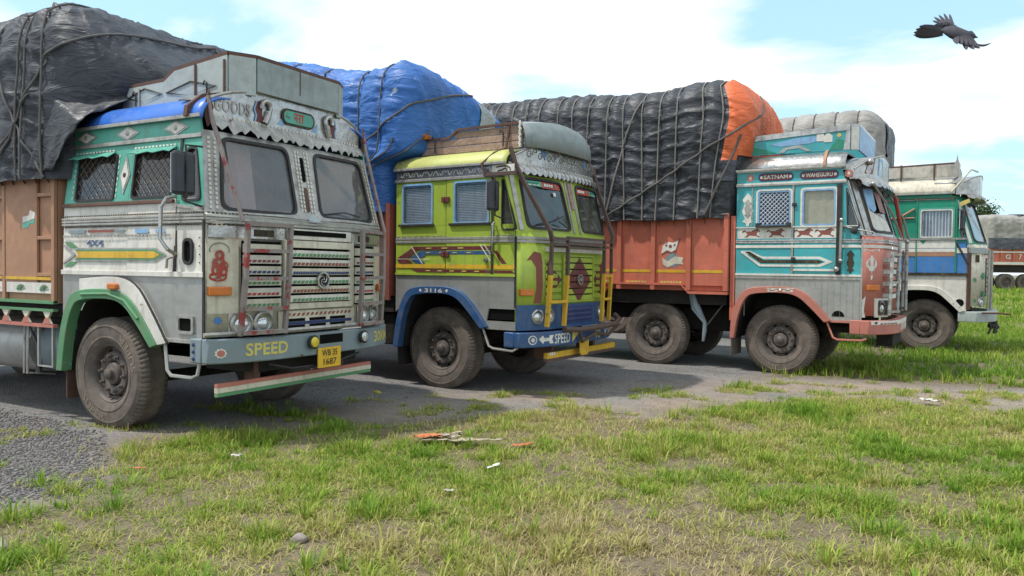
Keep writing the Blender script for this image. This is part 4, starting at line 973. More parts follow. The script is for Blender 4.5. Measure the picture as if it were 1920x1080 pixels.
# ================================================================ TRUCK 2: lime
T2 = cab('cargo_truck', 'lime-green cargo truck with blue fender numbered 3116 and a wooden roof box', (-4.37, 7.97), -4, dict(
    L=1.86, B=.20, vo=-.06, zs=1.97, lean=.25, zb=1.05, z1=1.44, sill=2.06, zwt=2.58, zm=2.64, zg=2.78, zr=2.98, ax=-1.07, seam=-1.04, door_front=-.335,
    rw=(-1.74, -1.27), fwin=(-.90, -.40), q=(-.20, .03), zq=1.97, upper=m_lime, mid=m_lime, skirt=m_alu, lip=m_blue, header=m_chrome, roof=m_limeroof, front=m_lime,
    pillar=m_lime, ws=(.15, .99, 2.03, 2.62), bump=(.60, .78), bumper=m_blue, body_len=6.2, rglass=g_clear, fglass=g_clear, gask=m_skyblue, bead=m_black, zf0=.80))
def deco2():
    T = T2; S, F, V, r, W = T.S, T.F, T.V, T.root, T.W; L = 1.86
    belt(T, 1.84, 1.92, m_grey, None, nrib=2)
    dashes(T, S, -L, 0, 1.928, .010, .10, .7, .001, m_grey)
    # side graphics
    def sd(*p): return [list(q) for q in p]
    part(T, 'maroon_flash', m_maroon, [[(-1.55, 1.80), (-.36, 1.80), (-.36, 1.755), (-1.50, 1.755), (-1.64, 1.645), (-1.84, 1.645), (-1.60, 1.77)], [(-1.84, 1.635), (-1.66, 1.635), (-1.56, 1.585), (-1.80, 1.585)],
         [(-1.60, 1.515), (-1.48, 1.475), (-.36, 1.475), (-.36, 1.512)]], S, .0066, .009)
    part(T, 'blue_flash', m_blue, [[(-1.40, 1.742), (-.36, 1.742), (-.36, 1.70), (-1.35, 1.70), (-1.44, 1.645), (-1.62, 1.645), (-1.46, 1.735)], [(-1.60, 1.635), (-1.44, 1.635), (-1.36, 1.585), (-1.52, 1.585)]], S, .0066, .0088)
    part(T, 'maroon_flash', m_maroon, [[(-.32, 1.745), (-.27, 1.745), (-.13, 1.59), (-.2, 1.59)], [(-.31, 1.51), (-.05, 1.51), (-.02, 1.475), (-.31, 1.475)]], S, .0006, .003)
    part(T, 'yellow_stripe', m_yellow, [rect(-1.855, -1.05, 1.525, 1.575), rect(-1.03, -.345, 1.525, 1.575)], S, .0066, .0092)
    part(T, 'yellow_stripe', m_yellow, [rect(-.33, -.005, 1.525, 1.575)], S)
    part(T, 'white_lines', m_letter, [[(-1.60, 1.80), (-1.585, 1.80), (-1.40, 1.58), (-1.415, 1.58)], [(-.52, 1.82), (-.505, 1.82), (-.35, 1.62), (-.365, 1.62)], [(-.46, 1.82), (-.445, 1.82), (-.35, 1.70), (-.36, 1.70)], rect(-1.84, -1.30, 1.637, 1.643)], S, .0094, .011)
    dashes(T, S, -1.35, -.6, 1.778, .012, .22, .35, .0092, m_gold, 'painted_dashes'); dashes(T, S, -1.35, -.5, 1.721, .010, .22, .3, .009, m_gold, 'painted_dashes'); dashes(T, S, -1.35, -.4, 1.494, .012, .18, .35, .0092, m_gold, 'painted_dashes')
    MB().strip(-L, 0, 1.435, 1.46, S, .001, .02).build('step_strip', m_lime, r)
    # hinges, handle
    for x, z in ((-1.04, 2.38), (-1.04, 1.70)):
        MB().strip(x - .06, x - .006, z - .035, z + .035, S, .008, .03).strip(x + .006, x + .06, z - .035, z + .035, S, .008, .03).build('hinge', m_maroon, r, bevel=.006)
    MB().strip(-.350, -.322, 1.46, 2.63, S, .008, .016).build('door_edge', m_black, r)
    MB().tube([S(-.30, 2.08, .02), S(-.30, 2.05, .06), S(-.31, 1.75, .06), S(-.31, 1.70, .02)], .015, 6).build('grab_handle', m_chrome, r, smooth=True)
    MB().prism(circ(-.42, 1.63, .025), S, .007, .04).build('door_handle', m_chrome, r, bevel=.005)
    # sills and blinds behind glass
    for a, b in ((-1.80, -1.22), (-.98, -.36)): MB().strip(a, b, 2.055, 2.085, S, .007, .035).build('window_sill', m_black, r, bevel=.004)
    for a, b, seed in ((-1.74, -1.27, 1), (-.90, -.40, 5)):
        rows = []
        for i in range(25):
            z = 2.09 + .49 * i / 24; rows.append([(a + (b - a) * k / 24, .035 + .008 * math.sin(k * 1.3 + seed) + (.004 if i % 2 else 0), z) for k in range(25)])
        MB().grid(rows).build('window_curtain', m_curtain, r)
        dashes(T, lambda u, v, o: (u, .012 - o, v), a + .02, b - .02, 2.565, .018, .03, .7, .004, m_curtain, 'blind_rail')
        mb = MB()
        for i in range(22): mb.strip(a + .01, b - .01, 2.10 + i * .0205, 2.107 + i * .0205, lambda u, v, o: (u, .026 - o, v), 0, .006)
        mb.build('blind_slats', m_bluemesh, r)
    mirror(T, -.20, 2.20, 2.56, .20, y=-.20)
    # header scrollwork: embossed waves on the metal band
    mb = MB()
    for k in range(14):
        x = -1.78 + k * .105; pts = [S(x + .10 * t / 8, 2.715 + .03 * math.sin(t * .8 + k) * (1 if k % 2 else -1), .006) for t in range(9)]; mb.tube(pts, .007, 4)
    mb.build('embossed_scroll', m_white, r)
    MB().strip(-.34, -.03, 2.665, 2.765, S, .006, .016).build('plate', m_letter, r); MB().tube([S(-.28, 2.735, .017), S(-.20, 2.745, .017), S(-.12, 2.74, .017), S(-.09, 2.72, .017), S(-.08, 2.69, .017)], .008, 4).tube([S(-.26, 2.69, .017), S(-.20, 2.70, .017), S(-.15, 2.72, .017), S(-.13, 2.69, .017)], .009, 4).build('painted_swirl', m_ink, r)
    # roof strap
    MB().tube([(-.42, -.04, 2.66), (-.47, -.06, 2.78), (-.36, .05, 2.92), (-.30, .22, 3.0), (-.28, .26, 3.3)], .016, 6).build('roof_strap', m_rust, r, smooth=True)
    MB().tube([S(-.45, 2.655, .03), S(.0, 2.655, .03)], .02, square=True).build('side_bar', m_brownpipe, r)
    # fender number
    text('3116', S, -1.33, 1.222, -1.05, 1.272, .0575, m_letter, r, bold=.012)
    part(T, 'dot', m_letter, [circ(-1.40, 1.245, .018), circ(-.98, 1.248, .018)], S, .0555, .0575)
    MB().box(-1.84, -1.825, .02, .40, .25, .75).build('mudflap', m_dark, r)
    # step below the skirt
    MB().strip(-.42, -.0, .80, .90, S, -.25, .0).build('step_box', m_alu, r); MB().box(-.44, -.02, .02, .4, .92, 1.04).build('dark_recess', m_hole, r)
    MB().tube([S(-.46, .80, 0), S(-.36, .60, .02), S(-.30, .575, .02), S(-.02, .56, .02), S(.04, .60, .0)], .015, 6).build('step_pipe', m_alu, r, smooth=True)
    # front: blue lower front, lamps, indicator, bird shape, maroon diamond on ribbed grille
    MB().strip(.004, W - .004, .80, 1.10, F, .001, .010, 30).build('lower_front', m_blue, r, smooth=True)
    headlamps(T, (.27, .48, W - .27, W - .48), .96, .068, mcup=m_chrome)
    mb = MB()
    lg = MB().strip(.74, W - .74, .85, 1.07, F, .0105, .02, 6).build('lower_grille', m_navy, r)
    for z in (.89, .95, 1.01): MB().strip(.78, W - .78, z, z + .034, F, .021, .04, 4).build('slat', m_navy, lg, bevel=.004)
    for k in (0, 1):
        f = (lambda u: u) if k == 0 else (lambda u: W - u)
        part(T, 'indicator', m_orange, [rect(min(f(.03), f(.19)), max(f(.03), f(.19)), 1.215, 1.29)], F, .001, .04, bevel=.006)
        part(T, 'bird_shape', m_redbrown, [[(f(.22), 1.12), (f(.26), 1.3), (f(.25), 1.55), (f(.18), 1.64), (f(.12), 1.63), (f(.17), 1.69), (f(.22), 1.74), (f(.32), 1.72), (f(.35), 1.6), (f(.36), 1.3), (f(.33), 1.12)]], F, .0006, .004)
        part(T, 'half_diamond', m_maroon, [[(f(.42), 1.16), (f(.72), 1.40), (f(.42), 1.64)]], F, .018, .021)
        for i in range(6): MB().strip(min(f(.40), f(.72)), max(f(.40), f(.72)), 1.16 + i * .088, 1.215 + i * .088, F, .001, .017, 4).build('grille_rib', m_lime, r, bevel=.004)
    gr = MB().strip(.76, W - .76, 1.13, 1.70, F, .001, .006, 6).build('grille', m_ink, r)
    for i in range(7):
        z0 = 1.14 + i * .08; zc = z0 + .03; hw = max(0.0, .33 * (1 - abs(zc - 1.40) / .285))
        MB().strip(.77, W - .77, z0, z0 + .062, F, .008, .030, 4).build('slat', m_lime, gr, bevel=.006)
        h0 = max(0., .33 * (1 - abs(z0 - 1.40) / .285)); h1 = max(0., .33 * (1 - abs(z0 + .062 - 1.40) / .285))
        if h0 + h1 > .02: part(T, 'diamond_paint', m_maroon, [[(W / 2 - h0 - .001, z0), (W / 2 + h0 + .001, z0), (W / 2 + h1 + .001, z0 + .062), (W / 2 - h1 - .001, z0 + .062)]], F, .0305, .034, gr)
    MB().ring(rect(.74, W - .74, 1.12, 1.71), rect(.765, W - .765, 1.14, 1.69), F, .001, .034).build('grille_frame', m_lime, gr)
    emblem(T, W / 2, 1.40, .07, .036)
    MB().strip(.40, W - .40, 1.745, 1.80, F, .001, .012, 8).build('white_strip', m_letter, r)
    MB().strip(.5, W - .5, 1.80, 1.835, F, .001, .02, 8).build('vent_strip', m_ink, r)
    # windscreen bands of stickers with lettering
    for k in (0, 1):
        f = (lambda u: u) if k == 0 else (lambda u: W - u)
        um = .52
        a, b = sorted((f(.20), f(um))); part(T, 'sticker', m_sea, [rect(a, b, 2.535, 2.60)], F, -.0095, -.008)
        c, d = sorted((f(um + .001), f(.93))); part(T, 'sticker', m_red, [rect(c, d, 2.525, 2.60)], F, -.0095, -.008)
        dashes(T, F, a + .08, b - .03, 2.578, .016, .05, .6, -.0075, m_emerald, 'sticker_marks'); dashes(T, F, a + .08, b - .03, 2.552, .012, .07, .7, -.0075, m_letter, 'sticker_marks')
        dashes(T, F, c + .04, d - .16, 2.565, .034, .055, .72, -.0075, m_letter, 'sticker_marks', slant=.01)
        part(T, 'sticker_bolt', m_salmon, [[(d - .12, 2.595), (d - .07, 2.595), (d - .08, 2.57), (d - .05, 2.565), (d - .10, 2.53), (d - .09, 2.555), (d - .12, 2.56)]], F, -.0075, -.006)
    part(T, 'paper_notice', m_letter, [rect(.74, .80, 2.44, 2.485)], F, -.0095, -.008)
    MB().strip(W / 2 - .035, W / 2 + .035, 2.30, 2.64, F, .001, .02).build('centre_pillar', m_wood, r)
    for u in (.06, W - .06, W / 2 - .08, W / 2 + .08): MB().strip(u - .022, u + .022, 1.99, 2.66, F, .001, .012).build('pillar_strip', m_grey, r)
    MB().prism(rect(.10, .62, 2.10, 2.44), lambda u, v, o: (-.28 - (v - 2.0) * .4 + o, u, v), 0, .01).build('cab_panel', m_boxgrey, r)
    MB().tube([(-.3, 1.35, 2.0), (-.25, 1.3, 2.3), (-.3, .9, 2.55)], .02, 6).build('fan_arm', m_redbrown, r)
    MB().tube([F(.25, 2.06, .012), F(.6, 2.12, .02), F(.85, 2.2, .02)], .008, 5).tube([F(.9, 2.05, .012), F(.7, 2.12, .02)], .008, 5).build('wiper', m_black, r)
    # guards: brown frames with yellow lower halves
    ladder(T, .35, .68, .84, 1.93, (1.14, 1.83, 1.90), .10, m_brownpipe, skew=.03, low=m_yellow, zsplit=1.46, rr=.020)
    ladder(T, W - .62, W - .30, .84, 1.93, (1.14, 1.45, 1.83, 1.90), .10, m_brownpipe, skew=0, low=m_yellow, zsplit=1.48, rr=.018)
    for z in (1.80, 1.86, 1.92): MB().tube([F(.66, z, .13), F(1.2, z, .13), F(W - .6, z, .13)], .014, square=True).build('guard_bar', m_brownpipe, r)
    for k in (0, 1):
        f = (lambda u: u) if k == 0 else (lambda u: W - u)
        MB().tube([V(f(.08), 2.98, .03), V(f(.10), 2.80, .07), V(f(.14), 2.6, .13), F(f(.30), 1.98, .15), F(f(.34), 1.88, .14)], .022, square=True).build('support_pipe', m_brownpipe, r)
    # visor
    v = visor(T, 2.77, 2.86, .25, m_chrome, trim=m_grey, u0=.08)
    dashes(T, V, .06, W - .06, 2.795, .016, .06, .6, .031, m_white, parent=v)
    mb = MB(); rr_ = random.Random(8)
    for k in range(16):
        u = .35 + k * .1; z = 2.90 + .08 * rr_.random(); pts = [V(u + .06 * math.cos(t * .7) * (1 - t * .06), z + .05 * math.sin(t * .7) * (1 - t * .06), .034) for t in range(12)]; mb.tube(pts, .006, 4)
    mb.build('embossed_scroll', m_alu, v)
    part(T, 'blue_motif', m_royal, [star(.62, 2.95, .075, .04, 5)], V, .031, .035, v); part(T, 'blue_motif', m_royal, [star(W - .62, 2.95, .075, .04, 5)], V, .031, .035, v)
    fringe(T, .08, W - .08, 2.77, .11, 20, m_chrome, .10, jag=.25, seed=9)
    MB().strip(.30, .68, 2.665, 2.74, F, .001, .02).build('air_intake', m_ink, r); MB().strip(W - .68, W - .30, 2.665, 2.74, F, .001, .02).build('air_intake', m_ink, r)
    # wooden roof box made of planks
    b = None
    pl = [(-1.66, .26), (-.10, .26)]
    for i in range(3):
        z0 = 2.99 + i * .093
        xr = (-1.66, -1.64, -1.12)[i]
        o = MB().box(xr, -.10, .26 + .003 * i, .29, z0 + .003, z0 + .088).build('roof_box' if b is None else 'plank', m_wood, r if b is None else b, bevel=.006)
        b = b or o
        MB().box(xr, -.10, W - .29, W - .26 - .003 * i, z0 + .003, z0 + .088).build('plank', m_wood, b, bevel=.006)
        MB().box(-1.69, -1.66, .29, W - .29, z0 + .003, z0 + .088).build('plank', m_wood, b, bevel=.006) if i < 2 else None
    MB().tube([(-1.68, .25, 3.19), (-1.20, .25, 3.19), (-1.06, .25, 3.285), (-.10, .25, 3.295)], .015, square=True).build('rail', m_rust, b)
    mb = MB()
    for x in (-1.42, -.36): mb.tube([(x, .235, 3.02), (x, .235, 3.2), (x - .03, .235, 3.23), (x - .05, .235, 3.19)], .009, 5)
    mb.build('hook', m_black, b)
    # grey sheet over the box front, arched
    rows = []
    for i in range(13):
        t = i / 12; y = .24 + (W - .60) * t; top = 3.30 + .10 * math.sin(math.pi * t)
        bow = .12 * (1 - abs(2 * t - 1) ** 4)
        rows.append([(-.14, y, top), (-.09 + bow * .7, y, top - .02), (-.04 + bow, y, top - .14), (-.03 + bow, y, 3.0)])
    MB().grid(rows).build('wind_deflector', m_boxfront, r, smooth=True, solid=.01)
    rp = []
    for k in range(14): rp.append((-.115 + .008 * math.sin(k * 2.3), .235, 3.0 + .31 * k / 13))
    MB().tube(rp, .018, 6).build('edge_rope', m_letter, r, smooth=True)
    part(T, 'orange_cloth', m_orange, [[(-1.64, 3.20), (-1.50, 3.20), (-1.48, 3.24), (-1.56, 3.27), (-1.65, 3.25)]], lambda u, v, o: (u, .235 - o, v), 0, .05)
    # bumper
    bp = T.bumper; e = T.fb
    w_ = part(T, 'wheel_emblem', m_letter, [circ(.12, .69, .055, 20)], F, e + .0005, e + .003, bp)
    part(T, 'emblem_ring', m_blue, [circ(.12, .69, .043, 18)], F, e + .0032, e + .0045, bp); part(T, 'emblem_core', m_letter, [star(.12, .69, .036, .015, 10)], F, e + .0047, e + .006, bp)
    part(T, 'bow_motif', m_letter, [[(.20, .70), (.26, .74), (.28, .71), (.36, .71), (.37, .74), (.44, .74), (.41, .69), (.44, .64), (.37, .64), (.36, .67), (.28, .67), (.26, .64)]], F, e + .0005, e + .003, bp)
    text('SPEED', F, .46, .63, .80, .75, e + .003, m_letter, bp, bold=.01); text('40', F, W - .85, .63, W - .65, .75, e + .003, m_gold, bp, bold=.01); text('KM', F, W - .50, .63, W - .22, .75, e + .003, m_letter, bp, bold=.01)
    part(T, 'gold_wedge', m_gold, [[(.86, .63), (1.06, .75), (.86, .75)]], F, e + .0005, e + .003, bp)
    # bent brown bull bar and yellow underrun beam
    MB().tube([F(.62, .80, .13), F(.9, .78, .17), F(1.4, .79, .22), F(1.9, .81, .24), F(2.28, .84, .26), F(2.34, .90, .2)], .035, 8).build('bull_bar', m_brownpipe, r, smooth=True)
    MB().tube([F(.9, .78, .17), F(1.05, .62, .14), F(1.3, .72, .2), F(1.8, .66, .16), F(2.2, .78, .24)], .022, 6).build('bull_bar_brace', m_brownpipe, r, smooth=True)
    ur = MB().box(.16, .21, .40, W - .02, .445, .515).build('underrun_beam', m_yellow, r)
    MB().box(.155, .205, .40, W - .02, .40, .4445).build('stripe', m_brownpipe, ur)
    for k in range(3): part(T, 'beam_motif', m_letter, [circ(.47 + k * .05, .50, .02, 10)], lambda u, v, o: (.21 + o, u, v), .0005, .003, ur)
    part(T, 'hanging_plate', m_yellow, [rrect(1.05, 1.28, .44, .66, .05)], F, .10, .115)
    for y in (.6, W - .6): MB().box(-.1, .155, y, y + .06, .42, .62).build('bracket', m_rust, r)
deco2()
wheel(T2.root, -1.21, .25); wheel(T2.root, -1.21, T2.W - .25, flip=True, detail=False)
for y, f in ((.25, False), (T2.W - .25, True)):
    wheel(T2.root, -6.2, y, flip=f, dual=True, detail=False)
b2 = MB().box(-7.6, -1.94, .0, 2.3, 1.16, 2.35).build('cargo_body', m_redbrown, T2.root)
for i in range(8): MB().box(-2.02 - i * .78, -1.95 - i * .78, -.03, -.001, 1.1, 2.37).build('post', m_redbrown, b2)
MB().box(-7.6, -1.94, .06, 2.24, .94, 1.155).build('body_sill', m_dark, T2.root)
MB().box(-2.6, -1.98, .12, .6, .5, .92).build('battery_box', m_dark, T2.root, bevel=.02)
# ================================================================ TRUCK 3: teal cab, coral body
T3 = cab('cargo_truck', 'teal cargo truck with coral sideboards and SATNAM WAHEGURU above its windows', (-0.98, 11.95), -3, dict(
    L=1.78, B=.30, zs=2.06, lean=.30, zb=.83, z1=1.50, sill=2.20, zwt=2.72, zm=2.83, zg=3.05, zr=3.29, ax=-1.08, seam=-.93, door_front=-.31,
    rw=(-1.44, -1.00), fwin=(-.80, -.38), q=(-.20, .02), upper=m_teal, mid=m_teal, skirt=m_alu, lip=m_salmon, header=m_teal, roof=m_chrome, front=m_salmon,
    pillar=m_chrome, ws=(.16, .99, 2.13, 2.78), bump=(.66, .86), bumper=m_salmon, body_len=8.4, fglass=g_clear, gask=m_skyblue, bead=m_grey, bext=.14, archdz=.01))
def deco3():
    T = T3; S, F, V, r, W = T.S, T.F, T.V, T.root, T.W; L = 1.78
    belt(T, 1.955, 2.015, m_chrome, None, nrib=2); belt(T, 1.885, 1.935, m_letter, None, nrib=1)
    MB().strip(-L, 0, 1.475, 1.505, S, .001, .018).strip(-.93, -.32, 1.55, 1.58, S, .007, .018).build('step_strip', m_letter, r)
    MB().strip(-L, 0, 1.43, 1.465, S, .001, .012).build('step_strip', m_grey, r)
    mb = MB()
    for k in range(20):
        x = -.02 - k * .085
        if x > -1.66: mb.strip(x - .006, x, 1.33 if -1.6 < x < -.55 else .86, 1.43, S, .0005, .004)
    mb.build('pressed_ribs', m_alu, r)
    MB().strip(-L, lean3(2.19) - .02, 2.19, 2.205, S, .008, .02).build('sill_strip', m_letter, r)
    # running horse frieze
    for a, b, o in ((-1.76, -.945, .0), (-.92, -.32, .006)):
        part(T, 'horse_board', m_letter, [rect(a, b, 2.03, 2.185)], S, o + .0006, o + .004)
    horse = [(-.16, .045), (-.13, .055), (-.10, .035), (-.06, .04), (.0, .03), (.035, .05), (.06, .075), (.075, .06), (.10, .045), (.095, .03), (.07, .035), (.055, .01), (.045, -.02), (.09, -.045), (.095, -.06), (.08, -.06), (.035, -.035), (-.02, -.03), (-.06, -.025), (-.09, -.055), (-.13, -.06), (-.12, -.045), (-.09, -.015), (-.10, .01), (-.13, .035)]
    for x, o in ((-1.52, 0), (-1.16, 0), (-.76, .006), (-.47, .006)):
        part(T, 'painted_horse', m_redbrown, [[(x + a * 1.0, 2.105 + b * .95) for a, b in horse]], S, o + .0045, o + .0065)
        part(T, 'horse_mane', m_ink, [[(x + .03, 2.15), (x + .06, 2.18), (x - .03, 2.145), (x - .02, 2.135)], [(x - .16, 2.145), (x - .11, 2.15), (x - .17, 2.12)]], S, o + .0067, o + .0085)
    # angular arrow
    part(T, 'arrow_white', m_letter, [[(-1.70, 1.845), (-1.56, 1.845), (-1.38, 1.76), (-.56, 1.76), (-.38, 1.685), (-.56, 1.61), (-1.42, 1.61), (-1.70, 1.82)]], S, .0066, .009)
    part(T, 'arrow_teal', m_teal, [[(-1.57, 1.815), (-1.36, 1.725), (-.58, 1.725), (-.48, 1.685), (-.58, 1.645), (-1.40, 1.645), (-1.60, 1.78)]], S, .0092, .0105)
    part(T, 'arrow_black', m_ink, [[(-1.64, 1.835), (-1.57, 1.835), (-1.36, 1.71), (-.58, 1.71), (-.51, 1.685), (-.58, 1.66), (-1.40, 1.66)]], S, .0107, .0125)
    # spear ornaments
    def spear(x, z, h, w, mt, nm):
        pts = [(0, .5), (.5, .30), (.28, .18), (.5, -.05), (.25, -.28), (.5, -.36), (.15, -.42), (.12, -.5)]
        pl = [(x + a * w, z + b * h) for a, b in pts] + [(x - a * w, z + b * h) for a, b in pts[::-1] if a > 0]
        return part(T, nm, mt, [pl], S, .001, .006)
    spear(-1.61, 2.47, .50, .17, m_letter, 'spear_plate'); p = spear(-1.61, 2.49, .28, .10, m_grey, 'spear_inset'); p.location.y = -.006
    spear(-.15, 1.69, .34, .10, m_ink, 'spear_plate')
    # header name plates
    MB().strip(-L, lean3(2.85), 2.845, 2.865, S, .006, .02).build('header_strip', m_letter, r)
    MB().strip(-L, lean3(3.03), 3.025, 3.05, S, .006, .03).build('header_strip', m_letter, r)
    for a, b, s_ in ((-1.46, -.95, 'SATNAM'), (-.86, -.33, 'WAHEGURU')):
        d = part(T, 'name_plate', m_navy, [rrect(a, b, 2.885, 3.005, .055)], S, .0045, .008)
        part(T, 'plate_face', m_maroon, [rrect(a + .015, b - .015, 2.898, 2.992, .045)], S, .0082, .010, d)
        text(s_, S, a + .08, 2.918, b - .08, 2.975, .0115, m_letter, d, bold=.02)
        part(T, 'rosette', m_letter, [circ(a + .045, 2.945, .022, 10), circ(b - .045, 2.945, .022, 10)], S, .0102, .0118, d)
    for x in (-1.58, -.20):
        d = part(T, 'round_flower', m_salmon, [circ(x, 2.945, .055, 18)], S, .0045, .008); part(T, 'flower_heart', m_letter, [star(x, 2.945, .032, .016, 7)], S, .0082, .010, d)
    # windows: lattice in the rear one, curtain in the front one
    part(T, 'lattice_back', m_navy, [rect(-1.425, -1.015, 2.245, 2.71)], S, -.011, -.008)
    lattice(T, S, -1.43, -1.01, 2.24, 2.715, .064, -.004, m_bluemesh, T.windows['rear'], r=.007, name='diamond_grille')
    MB().strip(-1.48, -.97, 2.195, 2.225, S, .004, .06).strip(-1.48, -1.42, 2.225, 2.26, S, .004, .05).strip(-1.03, -.97, 2.225, 2.26, S, .004, .05).build('sill_tray', m_black, r)
    MB().grid([[(-.80 + .42 * k / 10, .03 + .006 * math.sin(k * 1.7), z) for k in range(11)] for z in (2.22, 2.73)]).build('window_curtain', m_beigecurtain, r)
    for a, b in ((-1.44, -1.0), (-.80, -.38)):
        MB().ring(grow(rrect(a, b, 2.23, 2.72, .04), .045), grow(rrect(a, b, 2.23, 2.72, .04), .020), S, .0065, .018).build('window_frame', m_letter, r)
    MB().strip(-.96, -.90, 2.50, 2.55, S, .008, .035).build('hinge', m_black, r, bevel=.006); MB().strip(-.96, -.90, 1.70, 1.75, S, .014, .035).build('hinge', m_black, r, bevel=.006)
    MB().strip(-.965, -.935, 1.52, 2.82, S, .001, .010).build('panel_joint', m_grey, r); MB().strip(-1.555, -1.535, 2.21, 2.82, S, .001, .008).build('panel_joint', m_grey, r)
    MB().strip(-.345, -.275, 1.50, 2.80, S, .008, .022).build('door_edge', m_black, r)
    gh = MB().tube([S(-.28, 1.72, .06), S(-.27, 2.25, .07)], .020, 8).build('grab_pole', m_grey, r, smooth=True)
    def ball(p, rad):
        mb = MB(); n = 8; rows = []
        for i in range(n + 1):
            a = math.pi * i / n; rows.append([(p[0] + rad * math.sin(a) * math.cos(2 * math.pi * k / 12), p[1] + rad * math.sin(a) * math.sin(2 * math.pi * k / 12), p[2] + rad * math.cos(a)) for k in range(13)])
        return mb.grid(rows)
    for z in (2.28, 1.70): ball(S(-.27, z, .07), .032).build('chrome_ball', m_chrome, gh, smooth=True)
    ball(S(-.33, 1.58, .04), .04).build('door_handle', m_chrome, r, smooth=True)
    MB().tube([S(-.29, 2.20, .02), S(.14, 2.10, .03)], .010, 5).build('slant_bar', m_grey, r)
    MB().tube([S(-.1, 2.19, .02), S(-.1, 2.14, .06)], .012, 5).loft(S, -.1, 2.13, [(.05, .05), (.05, .07), (.02, .08)], 12).build('side_lamp', m_black, r)
    # fender lettering, exhaust hole, mudflap, skirt edge
    text('ਠਾਠ', S, -1.30, 1.232, -.90, 1.290, .058, m_letter, r, bold=.02)
    part(T, 'fuel_hole', m_hole, [[(-.30 + .085 * math.cos(R(a)), .90 + .085 * math.sin(R(a))) for a in range(0, 181, 15)]], S, .0008, .004)
    MB().strip(-.42, 0, .815, .845, S, .001, .02).build('sill_rail', m_salmon, r)
    MB().tube([S(-.45, .82, .0), S(-.36, .60, .02), S(-.30, .57, .02), S(.02, .575, .02), S(.08, .60, 0)], .015, 6).build('step_pipe', m_salmon, r, smooth=True)
    MB().grid([[(-1.84, .02, z), (-1.80, .42, z)] for z in (.24, .60, .86)]).build('mudflap', m_tyre, r, solid=.012)
    MB().strip(-1.86, -1.79, .78, 2.38, S, -.02, .012).build('corner_post', m_coral, r)
    # front: khanda panel, indicators, lamp box, ornate pipes
    for k in (0, 1):
        f = (lambda u: u) if k == 0 else (lambda u: W - u)
        u = f(.125); d = 1 if k == 0 else -1
        kh = part(T, 'emblem_ring', m_letter, [[(u + .085 * math.cos(R(a)) * .95, 1.66 + .085 * math.sin(R(a))) for a in range(110, 431, 16)] + [(u + .058 * math.cos(R(a)) * .9, 1.675 + .062 * math.sin(R(a))) for a in range(430, 109, -16)]], F, .001, .005)
        part(T, 'emblem_sword', m_letter, [[(u, 1.79), (u + .026, 1.74), (u + .018, 1.60), (u + .045, 1.565), (u + .008, 1.56), (u, 1.52), (u - .008, 1.56), (u - .045, 1.565), (u - .018, 1.60), (u - .026, 1.74)]], F, .001, .006)
        part(T, 'emblem_tail', m_letter, [[(u - .01, 1.50), (u + .015, 1.50), (u + .012, 1.45), (u - .01, 1.43)]], F, .001, .004)
        part(T, 'edge_flourish', m_letter, [[(f(.01), 1.82), (f(.05), 1.86), (f(.12), 1.835), (f(.20), 1.865), (f(.26), 1.83), (f(.26), 1.875), (f(.01), 1.875)], [(f(.01), 1.15), (f(.05), 1.2), (f(.03), 1.0), (f(.05), .9), (f(.01), .9)]], F, .001, .004)
        part(T, 'indicator', m_orange, [rect(min(f(.04), f(.21)), max(f(.04), f(.21)), 1.285, 1.365)], F, .001, .05, bevel=.01)
        lb = part(T, 'lamp_box', m_letter, [rect(min(f(.18), f(.50)), max(f(.18), f(.50)), .90, 1.17)], F, .001, .03)
        headlamps(T, (f(.30),), 1.03, .085); part(T, 'lamp_well', m_ink, [rect(min(f(.22), f(.46)), max(f(.22), f(.46)), .93, 1.14)], F, .0305, .033, lb)
        # striped guard pipes, alternate rings in two colours
        for uu, z1, z0 in ((.34, 1.84, .93), (.62, 2.0, .95)):
            n = 12; g = None
            for i in range(n):
                za, zb_ = z0 + (z1 - z0) * i / n, z0 + (z1 - z0) * (i + 1) / n
                o = MB().tube([F(f(uu - .06 * (1 - i / n)), za, .13), F(f(uu - .06 * (1 - (i + 1) / n)), zb_ - .001, .13)], .026 if i % 2 else .024, 8).build('guard_pipe' if g is None else 'ring', m_boxgrey if i % 2 else m_grey, r if g is None else g, smooth=True); g = g or o
            ball(F(f(uu), z1 + .03, .13), .036).build('chrome_ball', m_chrome, g, smooth=True)
        for z in (.98, 1.40, 1.80): MB().tube([F(f(.30), z, .13), F(f(.62), z, .14)], .016, square=True).build('guard_rung', m_grey, r)
        for i in range(7): MB().strip(min(f(.36), f(.66)), max(f(.36), f(.66)), 1.18 + i * .085, 1.235 + i * .085, F, .001, .02, 3).build('grille_rib', m_redbrown if i % 2 else m_grey, r)
        # rope from the visor ball to the guard
        MB().tube([V(f(.16), 2.80, .15), V(f(.30), 2.4, .3), F(f(.58), 2.05, .16)], .016, 6).build('striped_rope', m_ropepale, r, smooth=True)
    gr = MB().strip(.70, W - .70, 1.15, 1.80, F, .001, .006, 5).build('grille', m_ink, r)
    for i in range(7): MB().strip(.71, W - .71, 1.16 + i * .09, 1.225 + i * .09, F, .008, .03, 4).build('slat', m_salmon if i % 2 else m_letter, gr)
    emblem(T, W / 2, 1.50, .08, .034)
    # windscreen: silver pillar, scenic sticker
    MB().strip(.02, .13, 2.08, 2.84, F, .001, .014, 3).build('pillar_strip', m_chrome, r); MB().strip(W - .13, W - .02, 2.08, 2.84, F, .001, .014, 3).build('pillar_strip', m_chrome, r)
    for u in (.03, .12, W - .03, W - .12): MB().strip(u - .008, u + .008, 2.08, 2.84, F, .0145, .02).build('pillar_bead', m_ink, r)
